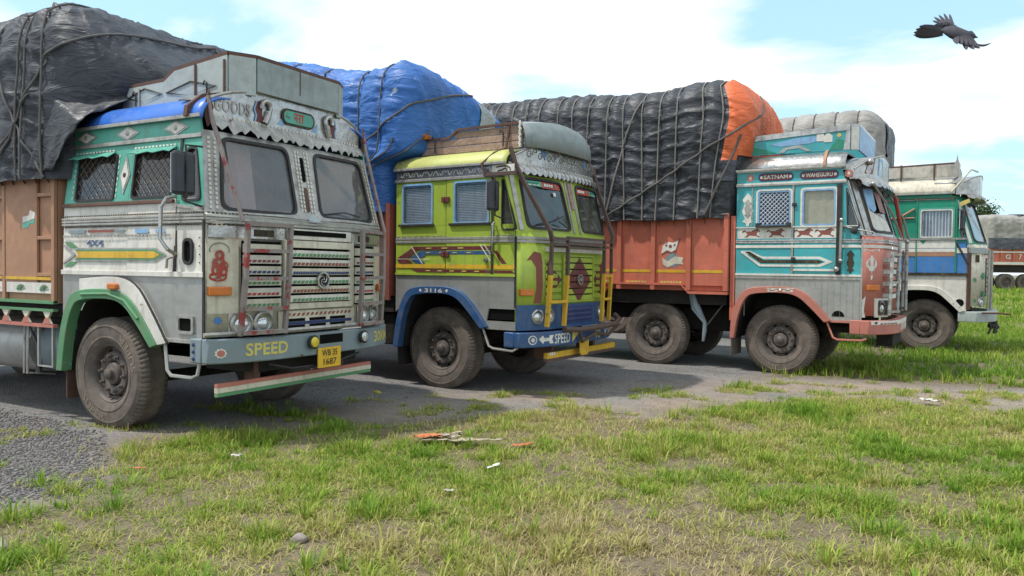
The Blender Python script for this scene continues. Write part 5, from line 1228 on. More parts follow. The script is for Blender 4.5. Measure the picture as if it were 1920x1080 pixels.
    part(T, 'sticker', m_skyblue, [[(.20, 2.74), (.48, 2.74), (.40, 2.45), (.30, 2.40), (.19, 2.5)]], F, -.0095, -.008)
    part(T, 'sticker', m_letter, [[(.19, 2.15), (.9, 2.15), (.8, 2.3), (.45, 2.38), (.30, 2.39), (.19, 2.45)]], F, -.0095, -.0082)
    part(T, 'sticker', m_redbrown, [[(.5, 2.72), (.9, 2.72), (.9, 2.42), (.52, 2.42)]], F, -.0095, -.008)
    MB().tube([F(W - .3, 2.08, .12), F(W - .5, 2.75, .16)], .03, 6).build('red_flag_roll', m_red, r, smooth=True)
    # visor
    v = visor(T, 2.87, 3.08, .20, m_chrome, trim=m_grey)
    fringe(T, .03, W - .03, 2.88, .12, 12, m_chrome, .13, jag=.6, seed=12)
    for k in (0, 1):
        f = (lambda u: u) if k == 0 else (lambda u: W - u)
        ball(V(f(.22), 3.12, .06), .05).build('chrome_lamp', m_chrome, v, smooth=True)
        ball(V(f(.16), 2.80, .15), .035).build('chrome_ball', m_chrome, v, smooth=True)
        part(T, 'painted_panel', m_redbrown, [[(f(.16), 2.95), (f(.32), 2.95), (f(.40), 3.2), (f(.22), 3.14)]], V, .031, .034, v)
        part(T, 'painted_panel', m_skyblue, [[(f(.50), 2.95), (f(.8), 2.95), (f(.8), 3.2), (f(.55), 3.2)]], V, .031, .034, v)
    # roof box in teal boards with silver frame
    z0 = 3.31
    rb = roof_box(T, [(-1.72, .22), (-.22, .22), (-.12, .32), (-.12, W - .32), (-.22, W - .22), (-1.72, W - .22), (-1.72, .22)], z0,
        [[(0, 3.57), (1, 3.65)], [(0, 3.65), (1, 3.66)], [(0, 3.66), (1, 3.66)], [(0, 3.66), (1, 3.66)], [(0, 3.65), (1, 3.57)], [(0, 3.57), (1, 3.57)]],
        [m_teal, m_letter, m_skyblue, m_letter, m_teal, m_teal], rail=m_chrome)
    bs = lambda u, v, o: (u, .22 - .016 - o, v)
    MB().prism([(-1.72, 3.52), (-.22, 3.595), (-.22, 3.645), (-1.72, 3.568)], bs, .0006, .012).build('frame', m_chrome, rb); MB().prism([(-1.72, z0), (-1.70, z0), (-1.70, 3.52), (-1.72, 3.52)], bs, .0006, .011).build('frame', m_chrome, rb); MB().prism([(-.31, z0), (-.22, z0), (-.22, 3.594), (-.27, 3.59)], bs, .0006, .011).build('frame', m_chrome, rb)
    part(T, 'painted_scene', m_skyblue, [[(-1.35, 3.46), (-1.0, 3.53), (-.72, 3.545), (-.60, 3.50), (-.75, 3.44), (-1.2, 3.42)]], bs, .0006, .003, rb)
    part(T, 'painted_scene', m_letter, [rect(-.68, -.58, 3.46, 3.57), [(-.58, 3.44), (-.46, 3.44), (-.46, 3.53), (-.52, 3.58), (-.58, 3.53)]], bs, .0032, .005, rb)
    part(T, 'painted_scene', m_emerald, [[(-1.69, 3.33), (-1.25, 3.33), (-1.45, 3.40), (-1.69, 3.46)], [(-.5, 3.33), (-.31, 3.33), (-.31, 3.46), (-.4, 3.48)]], bs, .0006, .0028, rb)
    part(T, 'painted_scene', m_boxgrey, [[(-1.22, 3.33), (-1.15, 3.40), (-.92, 3.43), (-.75, 3.33), (-.82, 3.33), (-.93, 3.38), (-1.1, 3.37), (-1.14, 3.33)]], bs, .0034, .005, rb)
    part(T, 'painted_scene', m_gold, [circ(-.37, 3.53, .03)], bs, .0006, .004, rb)
    MB().tube([(-.52, -.05, 3.06), (-.52, -.03, 3.14), (-.52, .10, 3.27), (-.52, .22, 3.31)], .02, square=True).build('roof_strap', m_tan, r)
    # bumper
    b = T.bumper; e = T.fb
    MB().strip(.0, W, .80, .855, F, e + .0008, e + .006, 30).build('bumper_band', m_letter, b, smooth=True)
    part(T, 'painted_spot', m_maroon, [circ(.05, .828, .018, 10)], F, e + .0065, e + .009, b); dashes(T, F, .10, .5, .815, .02, .06, .6, e + .0065, m_redbrown, 'worn_marks', b, slant=.02)
    MB().box(.12, .34, .75, W - .4, .45, .62).build('tow_bracket', m_dark, r)
    mb = MB()
    for i in range(9): mb.prism([(.8 + i * .1, .70), (.84 + i * .1, .70), (.90 + i * .1, .80), (.86 + i * .1, .80)], F, e + .0008, e + .004)
    mb.build('hazard_stripes', m_letter, b)
lean3 = T3.lean
deco3()
wheel(T3.root, -1.13, .24); wheel(T3.root, -3.12, .24); wheel(T3.root, -1.13, 2.06, flip=True, detail=False); wheel(T3.root, -3.12, 2.06, flip=True, detail=False)
for x in (-7.0, -8.3):
    wheel(T3.root, x, .25, dual=True, detail=False); wheel(T3.root, x, 2.05, flip=True, dual=True, detail=False)
def body3():
    T = T3; r = T.root; W = T.W; x1, x0 = -1.88, -9.6
    S = lambda u, v, o: (u, -.03 - o, v)
    b = MB().box(x0, x1, .0, W, 1.22, 2.40).build('cargo_body', m_coral, r)
    n = 13; st = (x1 - x0) / n
    for i in range(n):
        xa = x1 - i * st
        MB().strip(xa - .075, xa, 1.22, 2.42, S, -.03, .045).build('post', m_coral, b, bevel=.005)
        MB().strip(xa - st + .004, xa - .079, 1.30, 2.42, S, -.03, .0).build('panel', m_coral, b, bevel=.004)
        MB().strip(xa - st + .01, xa - .085, 1.50, 1.545, S, .0006, .004).build('yellow_stripe', m_yellow, b)
        if i > 0: dashes(T, S, xa - st + .08, xa - .15, 1.345, .035, .05, .7, .0006, m_gold, 'painted_border', b, slant=.02)
    MB().prism([(x1, 1.17), (x1 - .62, 1.17), (x1 - .74, 1.30), (x1 - 1.95, 1.30), (x1 - 2.08, 1.17), (x0, 1.17), (x0, 1.21), (x1 - 2.05, 1.21), (x1 - 1.93, 1.335), (x1 - .77, 1.335), (x1 - .64, 1.21), (x1, 1.21)], S, -.03, .05).build('bottom_rail', m_coral, b)
    part(T, 'end_plate', m_salmon, [rect(x1 - 2.20, x1 - 2.05, 1.20, 1.36)], S, .046, .052, b); text('D', S, x1 - 2.16, 1.235, x1 - 2.09, 1.325, .0545, m_letter, b, bold=.02)
    MB().box(x0, x1 - .05, .08, W - .08, 1.0, 1.215).build('body_sill', m_dark, r)
    # flag, globe and ribbon painted on the panel
    cx = x1 - .92
    part(T, 'flag_pole', m_redbrown, [[(cx + .13, 2.06), (cx + .15, 2.06), (cx + .06, 1.78), (cx + .045, 1.78)]], S, .001, .004, b)
    part(T, 'painted_flag', m_letter, [[(cx - .15, 1.93), (cx - .06, 1.99), (cx + .03, 1.975), (cx + .115, 2.02), (cx + .075, 1.87), (cx - .0, 1.83), (cx - .08, 1.86), (cx - .17, 1.80)]], S, .001, .0035, b)
    part(T, 'flag_marks', m_redbrown, [circ(cx - .02, 1.92, .028, 10), [(cx - .17, 1.80), (cx - .08, 1.86), (cx, 1.83), (cx + .075, 1.87), (cx + .07, 1.845), (cx, 1.805), (cx - .08, 1.83), (cx - .165, 1.78)], circ(cx - .09, 1.93, .018, 8), circ(cx + .05, 1.94, .018, 8)], S, .0037, .0055, b)
    part(T, 'painted_globe', m_bluegrey, [circ(cx + .02, 1.70, .115, 24)], S, .001, .0032, b)
    part(T, 'ribbon', m_cream, [[(cx - .16, 1.74), (cx - .06, 1.68), (cx + .06, 1.76), (cx + .20, 1.74), (cx + .18, 1.68), (cx + .20, 1.63), (cx + .06, 1.64), (cx - .06, 1.58), (cx - .14, 1.63)]], S, .0036, .0058, b)
    hp = MB()
    for i in range(30):
        x = x1 - .12 - i * .25; hp.tube([S(x, 2.38, .05), S(x, 2.27, .055), S(x + .02, 2.26, .055)], .006, 4)
    hp.build('rope_hooks', m_rust, b)
    # hanging cloth and spare wheel carrier under the body
    MB().tube([(x1 - .62, .12, 1.18), (x1 - .55, .10, .95), (x1 - .40, .10, .72), (x1 - .40, .10, .60), (x1 - .42, .10, .42)], [.06, .075, .03, .035, .02], 8).build('hanging_bag', m_bluegrey, r, smooth=True)
    MB().tube([(x1 - .05, .12, 1.1), (x1 - .38, .11, .66)], .012, 5).build('tie_rope', m_rope, r)
    MB().box(x1 - 1.0, x1 - .1, .65, W - .65, .55, .95).build('gearbox', m_dark, r, bevel=.05)
body3()

# ================================================================ TRUCK 4: emerald and blue, behind
T4 = cab('cargo_truck', 'emerald-green and blue cargo truck with cream visor parked behind the teal truck', (0.44, 17.1), -3, dict(
    L=2.6, B=.30, zs=2.10, lean=.30, zb=.83, z1=1.54, sill=2.22, zwt=2.76, zm=2.98, zg=3.08, zr=3.40, ax=-.72, seam=-.88, door_front=-.20,
    rw=None, fwin=(-.80, -.28), q=(-.12, .03), upper=m_emerald, mid=m_royal, skirt=m_white, lip=m_white, header=m_emerald, roof=m_cream, front=m_cream,
    pillar=m_emerald, ws=(.14, 1.0, 2.16, 2.90), bump=(.62, .82), bumper=m_boxgrey, body_len=8, fglass=g_clear, gask=m_letter, bead=m_rust, bext=.2))
def deco4():
    T = T4; S, F, V, r, W = T.S, T.F, T.V, T.root, T.W; L = 2.6; lean = T.lean
    part(T, 'white_band', m_letter, [rect(-L, -.885, 2.03, 2.215), rect(-.875, -.205, 2.03, 2.215)], S, .0066, .010)
    part(T, 'white_band', m_letter, [[(-.19, 1.93), (.0, 1.93), (0, 2.03), (-.19, 2.03)]], S, .001, .01)
    MB().strip(-L, 0, 2.19, 2.225, S, .011, .03).build('sill_strip', m_grey, r)
    part(T, 'tan_stripe', m_tan, [rect(-L, -.21, 1.87, 1.95)], S, .0066, .010)
    part(T, 'white_stripe', m_letter, [rect(-L, -.21, 1.955, 2.02)], S, .0066, .010)
    MB().strip(-L, 0, 1.50, 1.55, S, .001, .03).build('step_strip', m_ink, r)
    MB().strip(-L, -.2, 2.98, 3.0, S, .02, .03).build('header_strip', m_ink, r)
    MB().grid([[(-.82 + .58 * k / 24, .04 + .012 * math.sin(k * 1.5), z) for k in range(25)] for z in (2.22, 2.79)]).build('window_curtain', m_curtain, r)
    mb = MB()
    for k in range(9): mb.strip(-.78 + k * .055, -.765 + k * .055, 2.25, 2.75, lambda u, v, o: (u, .024 - o, v), 0, .005)
    mb.build('curtain_folds', m_letter, r)
    MB().ring(grow(rrect(-.80, -.28, 2.25, 2.76, .04), .05), grow(rrect(-.80, -.28, 2.25, 2.76, .04), .02), S, .0065, .018).build('window_frame', m_sea, r)
    MB().strip(-.89, -.87, 1.56, 2.97, S, .008, .02).strip(-.215, -.19, 1.56, 2.97, S, .008, .02).build('door_edge', m_emerald, r)
    mirror(T, -.10, 2.36, 2.76, .20, y=-.20)
    MB().tube([S(-1.6, 2.62, .02), S(-.92, 2.62, .02)], .015, 5).tube([S(-1.2, 2.62, .03), S(-.92, 2.80, .03)], .02, 5).build('grab_bar', m_tan, r)
    part(T, 'hole', m_hole, [circ(-.12, .98, .075)], S, .0008, .004)
    MB().tube([S(-.2, 2.15, .02), S(.0, 1.75, .05)], .018, 5).build('strut', m_black, r)
    part(T, 'drop_motif', m_emerald, [[(-.82, 2.18), (-.70, 2.18), (-.76, 2.11)]], S, .011, .013)
    part(T, 'amber_block', m_gold, [[(-.14, 2.82), (.02, 2.90), (.0, 2.97), (-.16, 2.90)]], S, .004, .03)
    for k in (0, 1):
        f = (lambda u: u) if k == 0 else (lambda u: W - u)
        part(T, 'rust_edge', m_rust, [rect(min(f(.005), f(.05)), max(f(.005), f(.05)), .85, 1.95)], F, .001, .012)
        part(T, 'painted_flower', m_green, [star(f(.14), 1.42, .06, .03, 7), star(f(.15), 1.02, .05, .025, 6)], F, .001, .004)
        part(T, 'dark_badge', m_ink, [rect(min(f(.14), f(.24)), max(f(.14), f(.24)), 1.76, 1.90)], F, .001, .006)
        part(T, 'leaf_patch', m_emerald, [star(f(.36), 1.5, .08, .04, 6), star(f(.36), 1.15, .07, .04, 6)], F, .02, .03)
        for uu in (.34, .50):
            MB().tube([F(f(uu), .84, .12), F(f(uu), 2.0, .12)], .022, 6).build('guard_pipe', m_grey, r, smooth=True)
    headlamps(T, (.32, W - .32), 1.0, .075)
    gr = MB().strip(.6, W - .6, 1.1, 1.85, F, .001, .01, 6).build('grille', m_ink, r)
    for i in range(8): MB().strip(.62, W - .62, 1.12 + i * .09, 1.18 + i * .09, F, .012, .03, 4).build('slat', m_cream, gr)
    MB().strip(.02, W - .02, 1.93, 2.04, F, .001, .03, 24).build('front_band', m_boxgrey, r, smooth=True)
    MB().strip(.015, .07, 2.12, 2.95, F, .001, .012).build('pillar_strip', m_letter, r); MB().strip(W - .07, W - .015, 2.12, 2.95, F, .001, .012).build('pillar_strip', m_letter, r)
    v = visor(T, 3.06, 3.36, .12, m_chrome, trim=m_grey, o=.10)
    fringe(T, .03, W - .03, 3.08, .10, 12, m_grey, .16, seed=20)
    # cream roof carrier, patchy, with rusty straps and a corner spike
    rb = roof_box(T, [(-2.6, .12), (-.22, .12), (-.22, W - .12), (-2.6, W - .12)], 3.42, [[(0, 3.64), (.6, 3.64), (1, 3.66)], [(0, 3.66), (1, 3.66)], [(0, 3.66), (1, 3.64)]], [m_patch, m_patch, m_patch], rail=m_rust)
    for x in (-1.9, -1.2, -.62): MB().box(x, x + .03, .085, .10, 3.36, 3.68).build('strap', m_rust, rb)
    MB().prism([(-.28, 3.40), (-.18, 3.40), (-.16, 3.62), (-.20, 3.72), (-.215, 3.84), (-.235, 3.72), (-.28, 3.62)], lambda u, v, o: (u, .08 - o, v), 0, .02).build('spike', m_grey, rb)
    MB().tube([S(-.30, 3.10, .03), S(.02, 3.52, .0), (.12, .3, 3.50)], .018, 6).build('corner_stay', m_cream, r)
    # bumper wreckage
    MB().tube([F(.3, .55, .18), F(.9, .5, .2), F(W - .3, .55, .18)], .05, 8).build('cross_tube', m_dark, r, smooth=True)
    MB().tube([F(.06, .80, .2), F(.12, .80, .42), F(.3, .78, .5)], .02, 6).build('bent_bar', m_rust, r, smooth=True)
    for u in (.25, .5, .7): MB().tube([F(u, .62, .19), F(u + .03, .50, .2), F(u - .02, .40, .19)], .022, 6).build('hanging_hose', m_black, r, smooth=True)
m_patch = paint('peeling_cream_paint', (.55, .52, .45, 1), .6, dirt=.6, dcol=(.2, .17, .14, 1), rust=.16, streak=.6)
deco4()
wheel(T4.root, -.72, .24); wheel(T4.root, -.72, 2.06, flip=True, detail=False)
wheel(T4.root, -7.4, .24, dual=True, detail=False)
MB().box(-10.6, -2.7, 0, 2.3, 1.2, 2.5).build('cargo_body', m_emerald, T4.root)

# ================================================================ FAR TRUCK at the right edge, side-on
FT = thing('cargo_truck', 'distant orange cargo truck under a beige tarpaulin at the right edge', 'truck', (2.45, 55.0, .56), YAW, 'cargo trucks parked side by side')
def far_truck():
    r = FT
    S = lambda u, v, o: (u, -o, v)
    b = MB().box(0, 9.5, 0, 2.4, 1.55, 2.55).build('cargo_body', m_coral, r)
    for i in range(13): MB().box(i * .75, i * .75 + .10, -.05, -.001, 1.55, 2.56).build('post', m_coral, b)
    MB().strip(0, 9.5, 2.30, 2.38, S, .052, .07).build('white_rail', m_letter, b)
    MB().strip(0, 9.5, 1.58, 1.74, S, .052, .07).build('white_rail', m_letter, b)
    text('G', S, 1.05, 1.92, 1.36, 2.2, .056, m_letter, b, bold=.02); text('7', S, 1.85, 1.92, 2.05, 2.22, .056, m_letter, b, bold=.02)
    MB().box(0, 9.5, .1, 2.3, 1.1, 1.54).build('chassis_rail', m_dark, r)
    for x in (1.25, 2.4, 8.0):
        wheel(r, x, .2, detail=False); wheel(r, x, 2.2, flip=True, detail=False)
    c = MB().box(9.6, 11.4, 0, 2.4, .9, 3.0).build('cab', m_teal, r, bevel=.1)
    MB().box(9.9, 10.6, -.01, .05, 2.0, 2.6).build('window', g_side, c)
    MB().box(9.6, 11.5, .02, 2.38, .6, .88).build('bumper', m_dark, c)
far_truck()
# ================================================================ LOADS under tarpaulins
m_tarp_black = tarp_mat('black_tarpaulin', (0.034, 0.037, 0.046, 1), .48, spec=.42)
m_tarp_char = tarp_mat('charcoal_tarpaulin', (0.040, 0.044, 0.056, 1), .52, spec=.36)
m_tarp_blue = tarp_mat('blue_tarpaulin', (0.03, 0.135, 0.42, 1), .5, spec=.4, worn=(.50, .56, .62, 1), worn_at=.64)
m_tarp_orange = tarp_mat('orange_tarpaulin', (0.66, 0.13, 0.035, 1), .55)
m_tarp_beige = tarp_mat('beige_grey_tarpaulin', (0.29, 0.275, 0.255, 1), .6)
m_tarp_slate = tarp_mat('slate_tarpaulin', (0.06, 0.065, 0.085, 1), .45)
m_tarp_greysun = tarp_mat('grey_patch_tarpaulin', (0.30, 0.33, 0.35, 1), .5)
class Load:
    def __init__(s, T, name, label, mat, x0, x1, y0, y1, z0, z1, n=.5, ropes=(), step=.03, seed=0, wr=1.0, warp=None, group='tarpaulin-covered truck loads', loc=None, rot=None):
        s.c = np.array([(x0 + x1) / 2, (y0 + y1) / 2, (z0 + z1) / 2]); s.h = np.array([(x1 - x0) / 2, (y1 - y0) / 2, (z1 - z0) / 2]); s.rad = n
        s.ropes = np.array(ropes); s.seed = seed; s.wr = wr; s.warp = warp
        s.root = thing(name, label, 'truck load', loc or T.root.location, rot if rot is not None else T.root.rotation_euler[2], group)
        s.step = step
        faces = [(0, 1), (1, -1), (1, 1), (2, 1), (0, -1)]
        s.patch('tarpaulin', mat, [(ax, sg, -1, 1, -1, 1) for ax, sg in faces])
    def base(s, p):
        """cube surface -> box with edges rounded by a radius, hanging straight at the bottom; with outward normal"""
        m_ = p * s.h; r = s.rad; inner = np.clip(m_, -(s.h - r), s.h - r); inner[..., 2] = np.where(p[..., 2] < 0, m_[..., 2], inner[..., 2])
        d = m_ - inner; k = (np.abs(d) ** 2.4).sum(-1, keepdims=True) ** (1 / 2.4); k = np.maximum(k, 1e-6)
        q = inner + d * (r / k); nrm = np.sign(d) * np.abs(d) ** 1.4; nrm /= np.maximum(np.linalg.norm(nrm, axis=-1, keepdims=True), 1e-9)
        return s.c + q, nrm
    def point(s, p, off=0.0, rope=False):
        p = np.asarray(p, float); P, N = s.base(p); sd = s.seed
        d = .13 * (fbm(P * .8 + 7, 2, sd) - .5)
        if len(s.ropes):
            dist = np.abs(P[..., 0:1] - s.ropes[None, :]).min(-1)
            side = 1 - np.clip(np.abs(N[..., 0]) * 1.4 - .4, 0, 1)
            d = d + side * (.042 * (1 - np.exp(-(dist / .075) ** 2)) - .026)
            near = np.exp(-(dist / .13) ** 2) * side
        else: near = 0.0
        if not rope:
            fx = np.clip(np.abs(N[..., 0]) * 1.5 - .35, 0, 1); tp = np.clip(N[..., 2] * 1.3 - .2, 0, 1)
            x, y, z = P[..., 0], P[..., 1], P[..., 2]
            wp = fbm(P * 2.2, 2, sd + 5); wq = fbm(P * 3.1 + 9, 2, sd + 6)
            # creases across the side (level), down the front (upright) and across the top
            lev = np.stack([x * 1.5 + wq, y * 1.2, z * 7.5 + 2.4 * wp + .9 * x], -1)
            upr = np.stack([x * 1.2, y * 5.0 + 1.8 * wp + 1.6 * z, z * 1.0 + wq], -1)
            top = np.stack([x * 2.5 + wq, y * 8.0 + 2.4 * wp, z * 1.5], -1)
            def rid(c, k): return (1 - np.abs(2 * fbm(c, 2, sd + k) - 1)) ** 3.5
            r1 = rid(lev, 11) * (1 - fx) * (1 - tp) + rid(upr, 12) * fx * (1 - tp) + rid(top, 13) * tp
            r2 = rid(lev * 2.3, 21) * (1 - fx) * (1 - tp) + rid(upr * 2.1, 22) * fx * (1 - tp) + rid(top * 2.2, 23) * tp
            d = d + s.wr * (.036 * (1 + .4 * fx) * .85 * (r1 - .3) * (1 + .5 * near) + .010 * (r2 - .3) * (1 + .9 * near))
        else: d = d + .008
        hem = np.clip(-p[..., 2] * 6 - 5, 0, 1)
        P = P + N * (d + off)[..., None]
        P[..., 2] += hem * .07 * (fbm(P * np.array([3.5, 3.5, .01]), 2, sd + 40) - .5)
        if s.warp: P = s.warp(P)
        return P
    def patch(s, name, mat, regs, off=0.0, parent=None, label=None):
        V, Fc, base = [], [], 0
        for ax, sg, a0, a1, b0, b1 in regs:
            oa, ob = [i for i in range(3) if i != ax]
            na = max(2, int((a1 - a0) * s.h[oa] / s.step)); nb = max(2, int((b1 - b0) * s.h[ob] / s.step))
            # denser towards the rounded edges
            A, Bq = np.meshgrid(np.linspace(a0, a1, na + 1), np.linspace(b0, b1, nb + 1), indexing='ij')
            p = np.zeros(A.shape + (3,)); p[..., ax] = sg; p[..., oa] = A; p[..., ob] = Bq
            P = s.point(p, off).reshape(-1, 3); V.append(P)
            i, j = np.meshgrid(np.arange(na), np.arange(nb), indexing='ij'); q = i * (nb + 1) + j
            f = np.stack([q, q + 1, q + nb + 2, q + nb + 1], -1).reshape(-1, 4) + base
            Fc.append(f); base += len(P)
        V = np.concatenate(V); Fc = np.concatenate(Fc)
        me = bpy.data.meshes.new(name); me.from_pydata(V.tolist(), [], Fc.tolist())
        bm = bmesh.new(); bm.from_mesh(me); bmesh.ops.remove_doubles(bm, verts=bm.verts, dist=.002); bmesh.ops.recalc_face_normals(bm, faces=bm.faces); bm.to_mesh(me); bm.free()
        me.materials.append(mat); me.polygons.foreach_set('use_smooth', [True] * len(me.polygons))
        o = bpy.data.objects.new(name, me); COL.objects.link(o); o.parent = parent or s.root
        if label: o['label'] = label
        return o
    def cx(s, x): return (x - s.c[0]) / s.h[0]
    def cz(s, z): return (z - s.c[2]) / s.h[2]
    def rope(s, pts, rad=.011, mat=None, name='rope', off=.0):
        P = []
        for a, b in zip(pts[:-1], pts[1:]):
            for t in np.linspace(0, 1, 24, endpoint=False): P.append(np.array(a) * (1 - t) + np.array(b) * t)
        P.append(np.array(pts[-1])); P = np.array(P)
        Q = s.point(P, .006 + off, rope=True)
        W_ = s.point(P, .004)                                   # keep the rope outside the wrinkles
        _, N = s.base(P); lift = ((W_ - Q) * N).sum(-1); lift = np.convolve(np.pad(lift, 7, mode='edge'), np.ones(15) / 15, 'valid')
        Q = Q + N * np.clip(lift + .016, 0, .08)[:, None]
        return MB().tube([tuple(q) for q in Q], rad, 6).build(name, mat or m_rope, s.root, smooth=True)
    def hoop(s, x, dx=0, zl=-1, **k):
        a = s.cx(x); b = s.cx(x + dx)
        return s.rope([(b, -1, zl), (a, -1, .98), (a, -.98, 1), (a, .98, 1), (a, 1, .9), (a, 1, zl)], **k)

# --- truck 1: charcoal bundle that overhangs the cab roof
def w1(P):
    P = P.copy(); z = P[..., 2]; x = P[..., 0]; y = P[..., 1]
    f = np.clip((x + 2.6) / .7, 0, 1)
    P[..., 0] += f * (.50 * np.exp(-((z - 3.30) / .35) ** 2) * np.clip((y - .0) / .7, 0, 1) + .12 * np.exp(-((z - 3.6) / .5) ** 2))
    P[..., 2] += .10 * np.exp(-((x + 2.5) / .6) ** 2) * np.clip((z - 3.4) / .6, 0, 1) - .05 * np.clip((-x - 3.0), 0, 1) * np.clip((z - 3.4) / .6, 0, 1)
    return P
L1 = Load(T1, 'tarpaulin_load', 'tall charcoal tarpaulin bundle roped over the truck at the left edge', m_tarp_char, -7.3, -1.88, -.12, 2.42, 2.34, 4.06, .55, ropes=(-2.28, -2.52, -2.62, -3.02, -3.4, -3.9, -4.4, -5, -5.6), seed=3, wr=1.15, warp=w1)
for x, dxx in ((-2.28, .16), (-2.52, .14), (-2.62, .10), (-3.02, .18), (-3.4, .1), (-3.9, 0), (-4.4, 0), (-5.0, 0), (-5.6, 0)): L1.hoop(x, dxx, rad=.011)
L1.rope([(L1.cx(-2.75), -1, -.75), (L1.cx(-2.2), -1, .35), (.99, -.99, .52), (1, -.2, .82), (1, .25, .99), (.95, .5, 1)], rad=.013)
L1.rope([(L1.cx(-3.0), -1, -.98), (L1.cx(-2.35), -1, -.05)], rad=.012)
L1.rope([(L1.cx(-2.1), -1, -.98), (L1.cx(-2.6), -1, -.3), (L1.cx(-2.9), -1, .3)], rad=.011)
L1.rope([(1, .45, .2), (1, .5, .75), (.96, .5, 1)], rad=.010)
# loose skirt of the tarpaulin over the cab's rear corner
rows = []
for i in range(44):
    t = i / 43
    A = Vector((-1.50, .34, 3.12)).lerp(Vector((-1.60, -.10, 2.84)), min(1, t * 2)) if t < .5 else Vector((-1.60, -.10, 2.84)).lerp(Vector((-1.99, -.11, 2.40)), (t - .5) * 2)
    Bp = Vector((-1.86, .55, 3.34)).lerp(Vector((-2.10, -.06, 3.16)), min(1, t * 2)) if t < .5 else Vector((-2.10, -.06, 3.16)).lerp(Vector((-2.30, -.15, 2.42)), (t - .5) * 2)
    row = []
    for k in range(19):
        f = k / 18; p = A.lerp(Bp, f); nz = float(fbm(np.array([f * 2.6 + t * 2.4, t * 3.2, 4.]), 3, 5)) - .5; nb = float(fbm(np.array([f * 6 + t * 5, t * 7, 9.]), 2, 6)) - .5
        row.append((p.x + .06 * nz, p.y - .07 * nz - .03 * nb, p.z + .03 * nb + .05 * nz + (.03 * nz if k in (0, 18) else 0)))
    rows.append(row)
MB().grid(rows).build('tarpaulin_flap', m_tarp_black, L1.root, smooth=True, solid=.006)
MB().tube([(-7.2, -.05, 2.40), (-5, -.06, 2.385), (-3, -.06, 2.395), (-2.1, -.06, 2.40)], .012, 6).build('rope', m_rope, L1.root)

# --- truck 2: bright blue tarpaulin
def w2(P):
    P = P.copy(); z, x, y = P[..., 2], P[..., 0], P[..., 1]
    f = np.clip((x + 2.7) / .8, 0, 1)
    lo = np.clip((3.06 - z) / .22, 0, 1); lo = lo * lo * (3 - 2 * lo)
    P[..., 0] += f * .10 * np.clip((z - 2.9), 0, 1) - f * .18 * np.clip((y - 1.4), 0, 1) - .34 * lo * np.clip((x + 2.5) / .7, 0, 1)
    P[..., 2] += np.clip((z - 3.3) / .8, 0, 1) * (.10 * np.exp(-((x + 2.0) / .5) ** 2 - ((y - .15) / .6) ** 2) - .22 * f * np.clip((y - 1.0), 0, 1.3) + .38 * np.clip((-x - 2.3) / 1.8, 0, 1.2))
    return P
L2 = Load(T2, 'tarpaulin_load', 'bright blue worn tarpaulin bundle rising behind the lime-green cab', m_tarp_blue, -7.6, -1.64, -.10, 2.40, 2.26, 4.13, .42, ropes=(-2.12, -2.5, -3.2, -3.9, -4.6, -5.3), seed=8, wr=1.1, warp=w2)
for x, dxx in ((-2.12, .06), (-2.5, .1), (-3.2, 0), (-3.9, 0), (-4.6, 0), (-5.3, 0)): L2.hoop(x, dxx, rad=.011)
L2.rope([(L2.cx(-2.75), -1, -.35), (L2.cx(-2.1), -1, .12), (.99, -.98, .42), (1, -.1, .80), (.99, .15, .98)], rad=.013)
L2.rope([(L2.cx(-2.15), -1, -.95), (L2.cx(-1.95), -1, -.5), (.99, -.98, -.2), (1, -.70, .12)], rad=.011)
L2.rope([(L2.cx(-2.30), -1, -.95), (L2.cx(-1.98), -1, -.4), (L2.cx(-1.85), -.99, .0)], rad=.012)
L2.patch('grey_sheet', m_tarp_greysun, [(0, 1, .22, .58, .22, .90)], off=.02)

# --- truck 3: long black bundle with an orange front sheet
def w3(P):
    P = P.copy(); z, x, y = P[..., 2], P[..., 0], P[..., 1]
    f = np.clip((x + 2.8) / .8, 0, 1)
    P[..., 0] += f * (.10 * np.exp(-((z - 3.9) / .4) ** 2) - .10 * np.clip((3.4 - z), 0, 1))
    P[..., 2] += np.clip((z - 3.3) / .9, 0, 1) * (.09 * np.exp(-((x + 2.3) / .7) ** 2) + .15 * np.clip((-x - 3.2) / 3, 0, 1.6) - .25 * f * np.clip(y - 1.5, 0, 1))
    return P
r3 = [-2.06 - .31 * i + .03 * math.sin(i * 2.3) for i in range(24)]
L3 = Load(T3, 'tarpaulin_load', 'long black tarpaulin load with orange front sheet above coral sideboards', m_tarp_black, -9.6, -1.70, -.14, 2.44, 2.34, 4.42, .50, ropes=r3, seed=15, wr=1.05, warp=w3)
for i, x in enumerate(r3): L3.hoop(x, .07 * math.sin(i * 1.7), rad=.012, mat=m_ropepale)
L3.rope([(L3.cx(-3.95), -1, -.98), (L3.cx(-3.6), -1, .2), (L3.cx(-3.3), -1, .85)], rad=.016, mat=m_ropepale)
L3.rope([(L3.cx(-4.0), -1, -.98), (L3.cx(-3.2), -1, -.55), (L3.cx(-2.0), -1, .15), (.99, -.98, .32), (1, -.6, .55), (1, -.1, .97)], rad=.018, mat=m_rope, off=.035)
L3.rope([(L3.cx(-2.15), -1, -.96), (L3.cx(-1.86), -1, -.2), (.99, -.98, .2)], rad=.02, mat=m_rope, off=.035)
L3.patch('orange_sheet', m_tarp_orange, [(0, 1, -1, 1, -.08, 1), (1, -1, L3.cx(-1.98), 1, -.16, 1), (2, 1, L3.cx(-1.98), 1, -1, 1), (1, 1, L3.cx(-1.98), 1, -.16, 1)], off=.03, label='orange tarpaulin sheet wrapped over the front of the load')
L3.patch('navy_sheet', m_tarp_slate, [(1, -1, L3.cx(-1.96), 1, -.45, -.15)], off=.035)
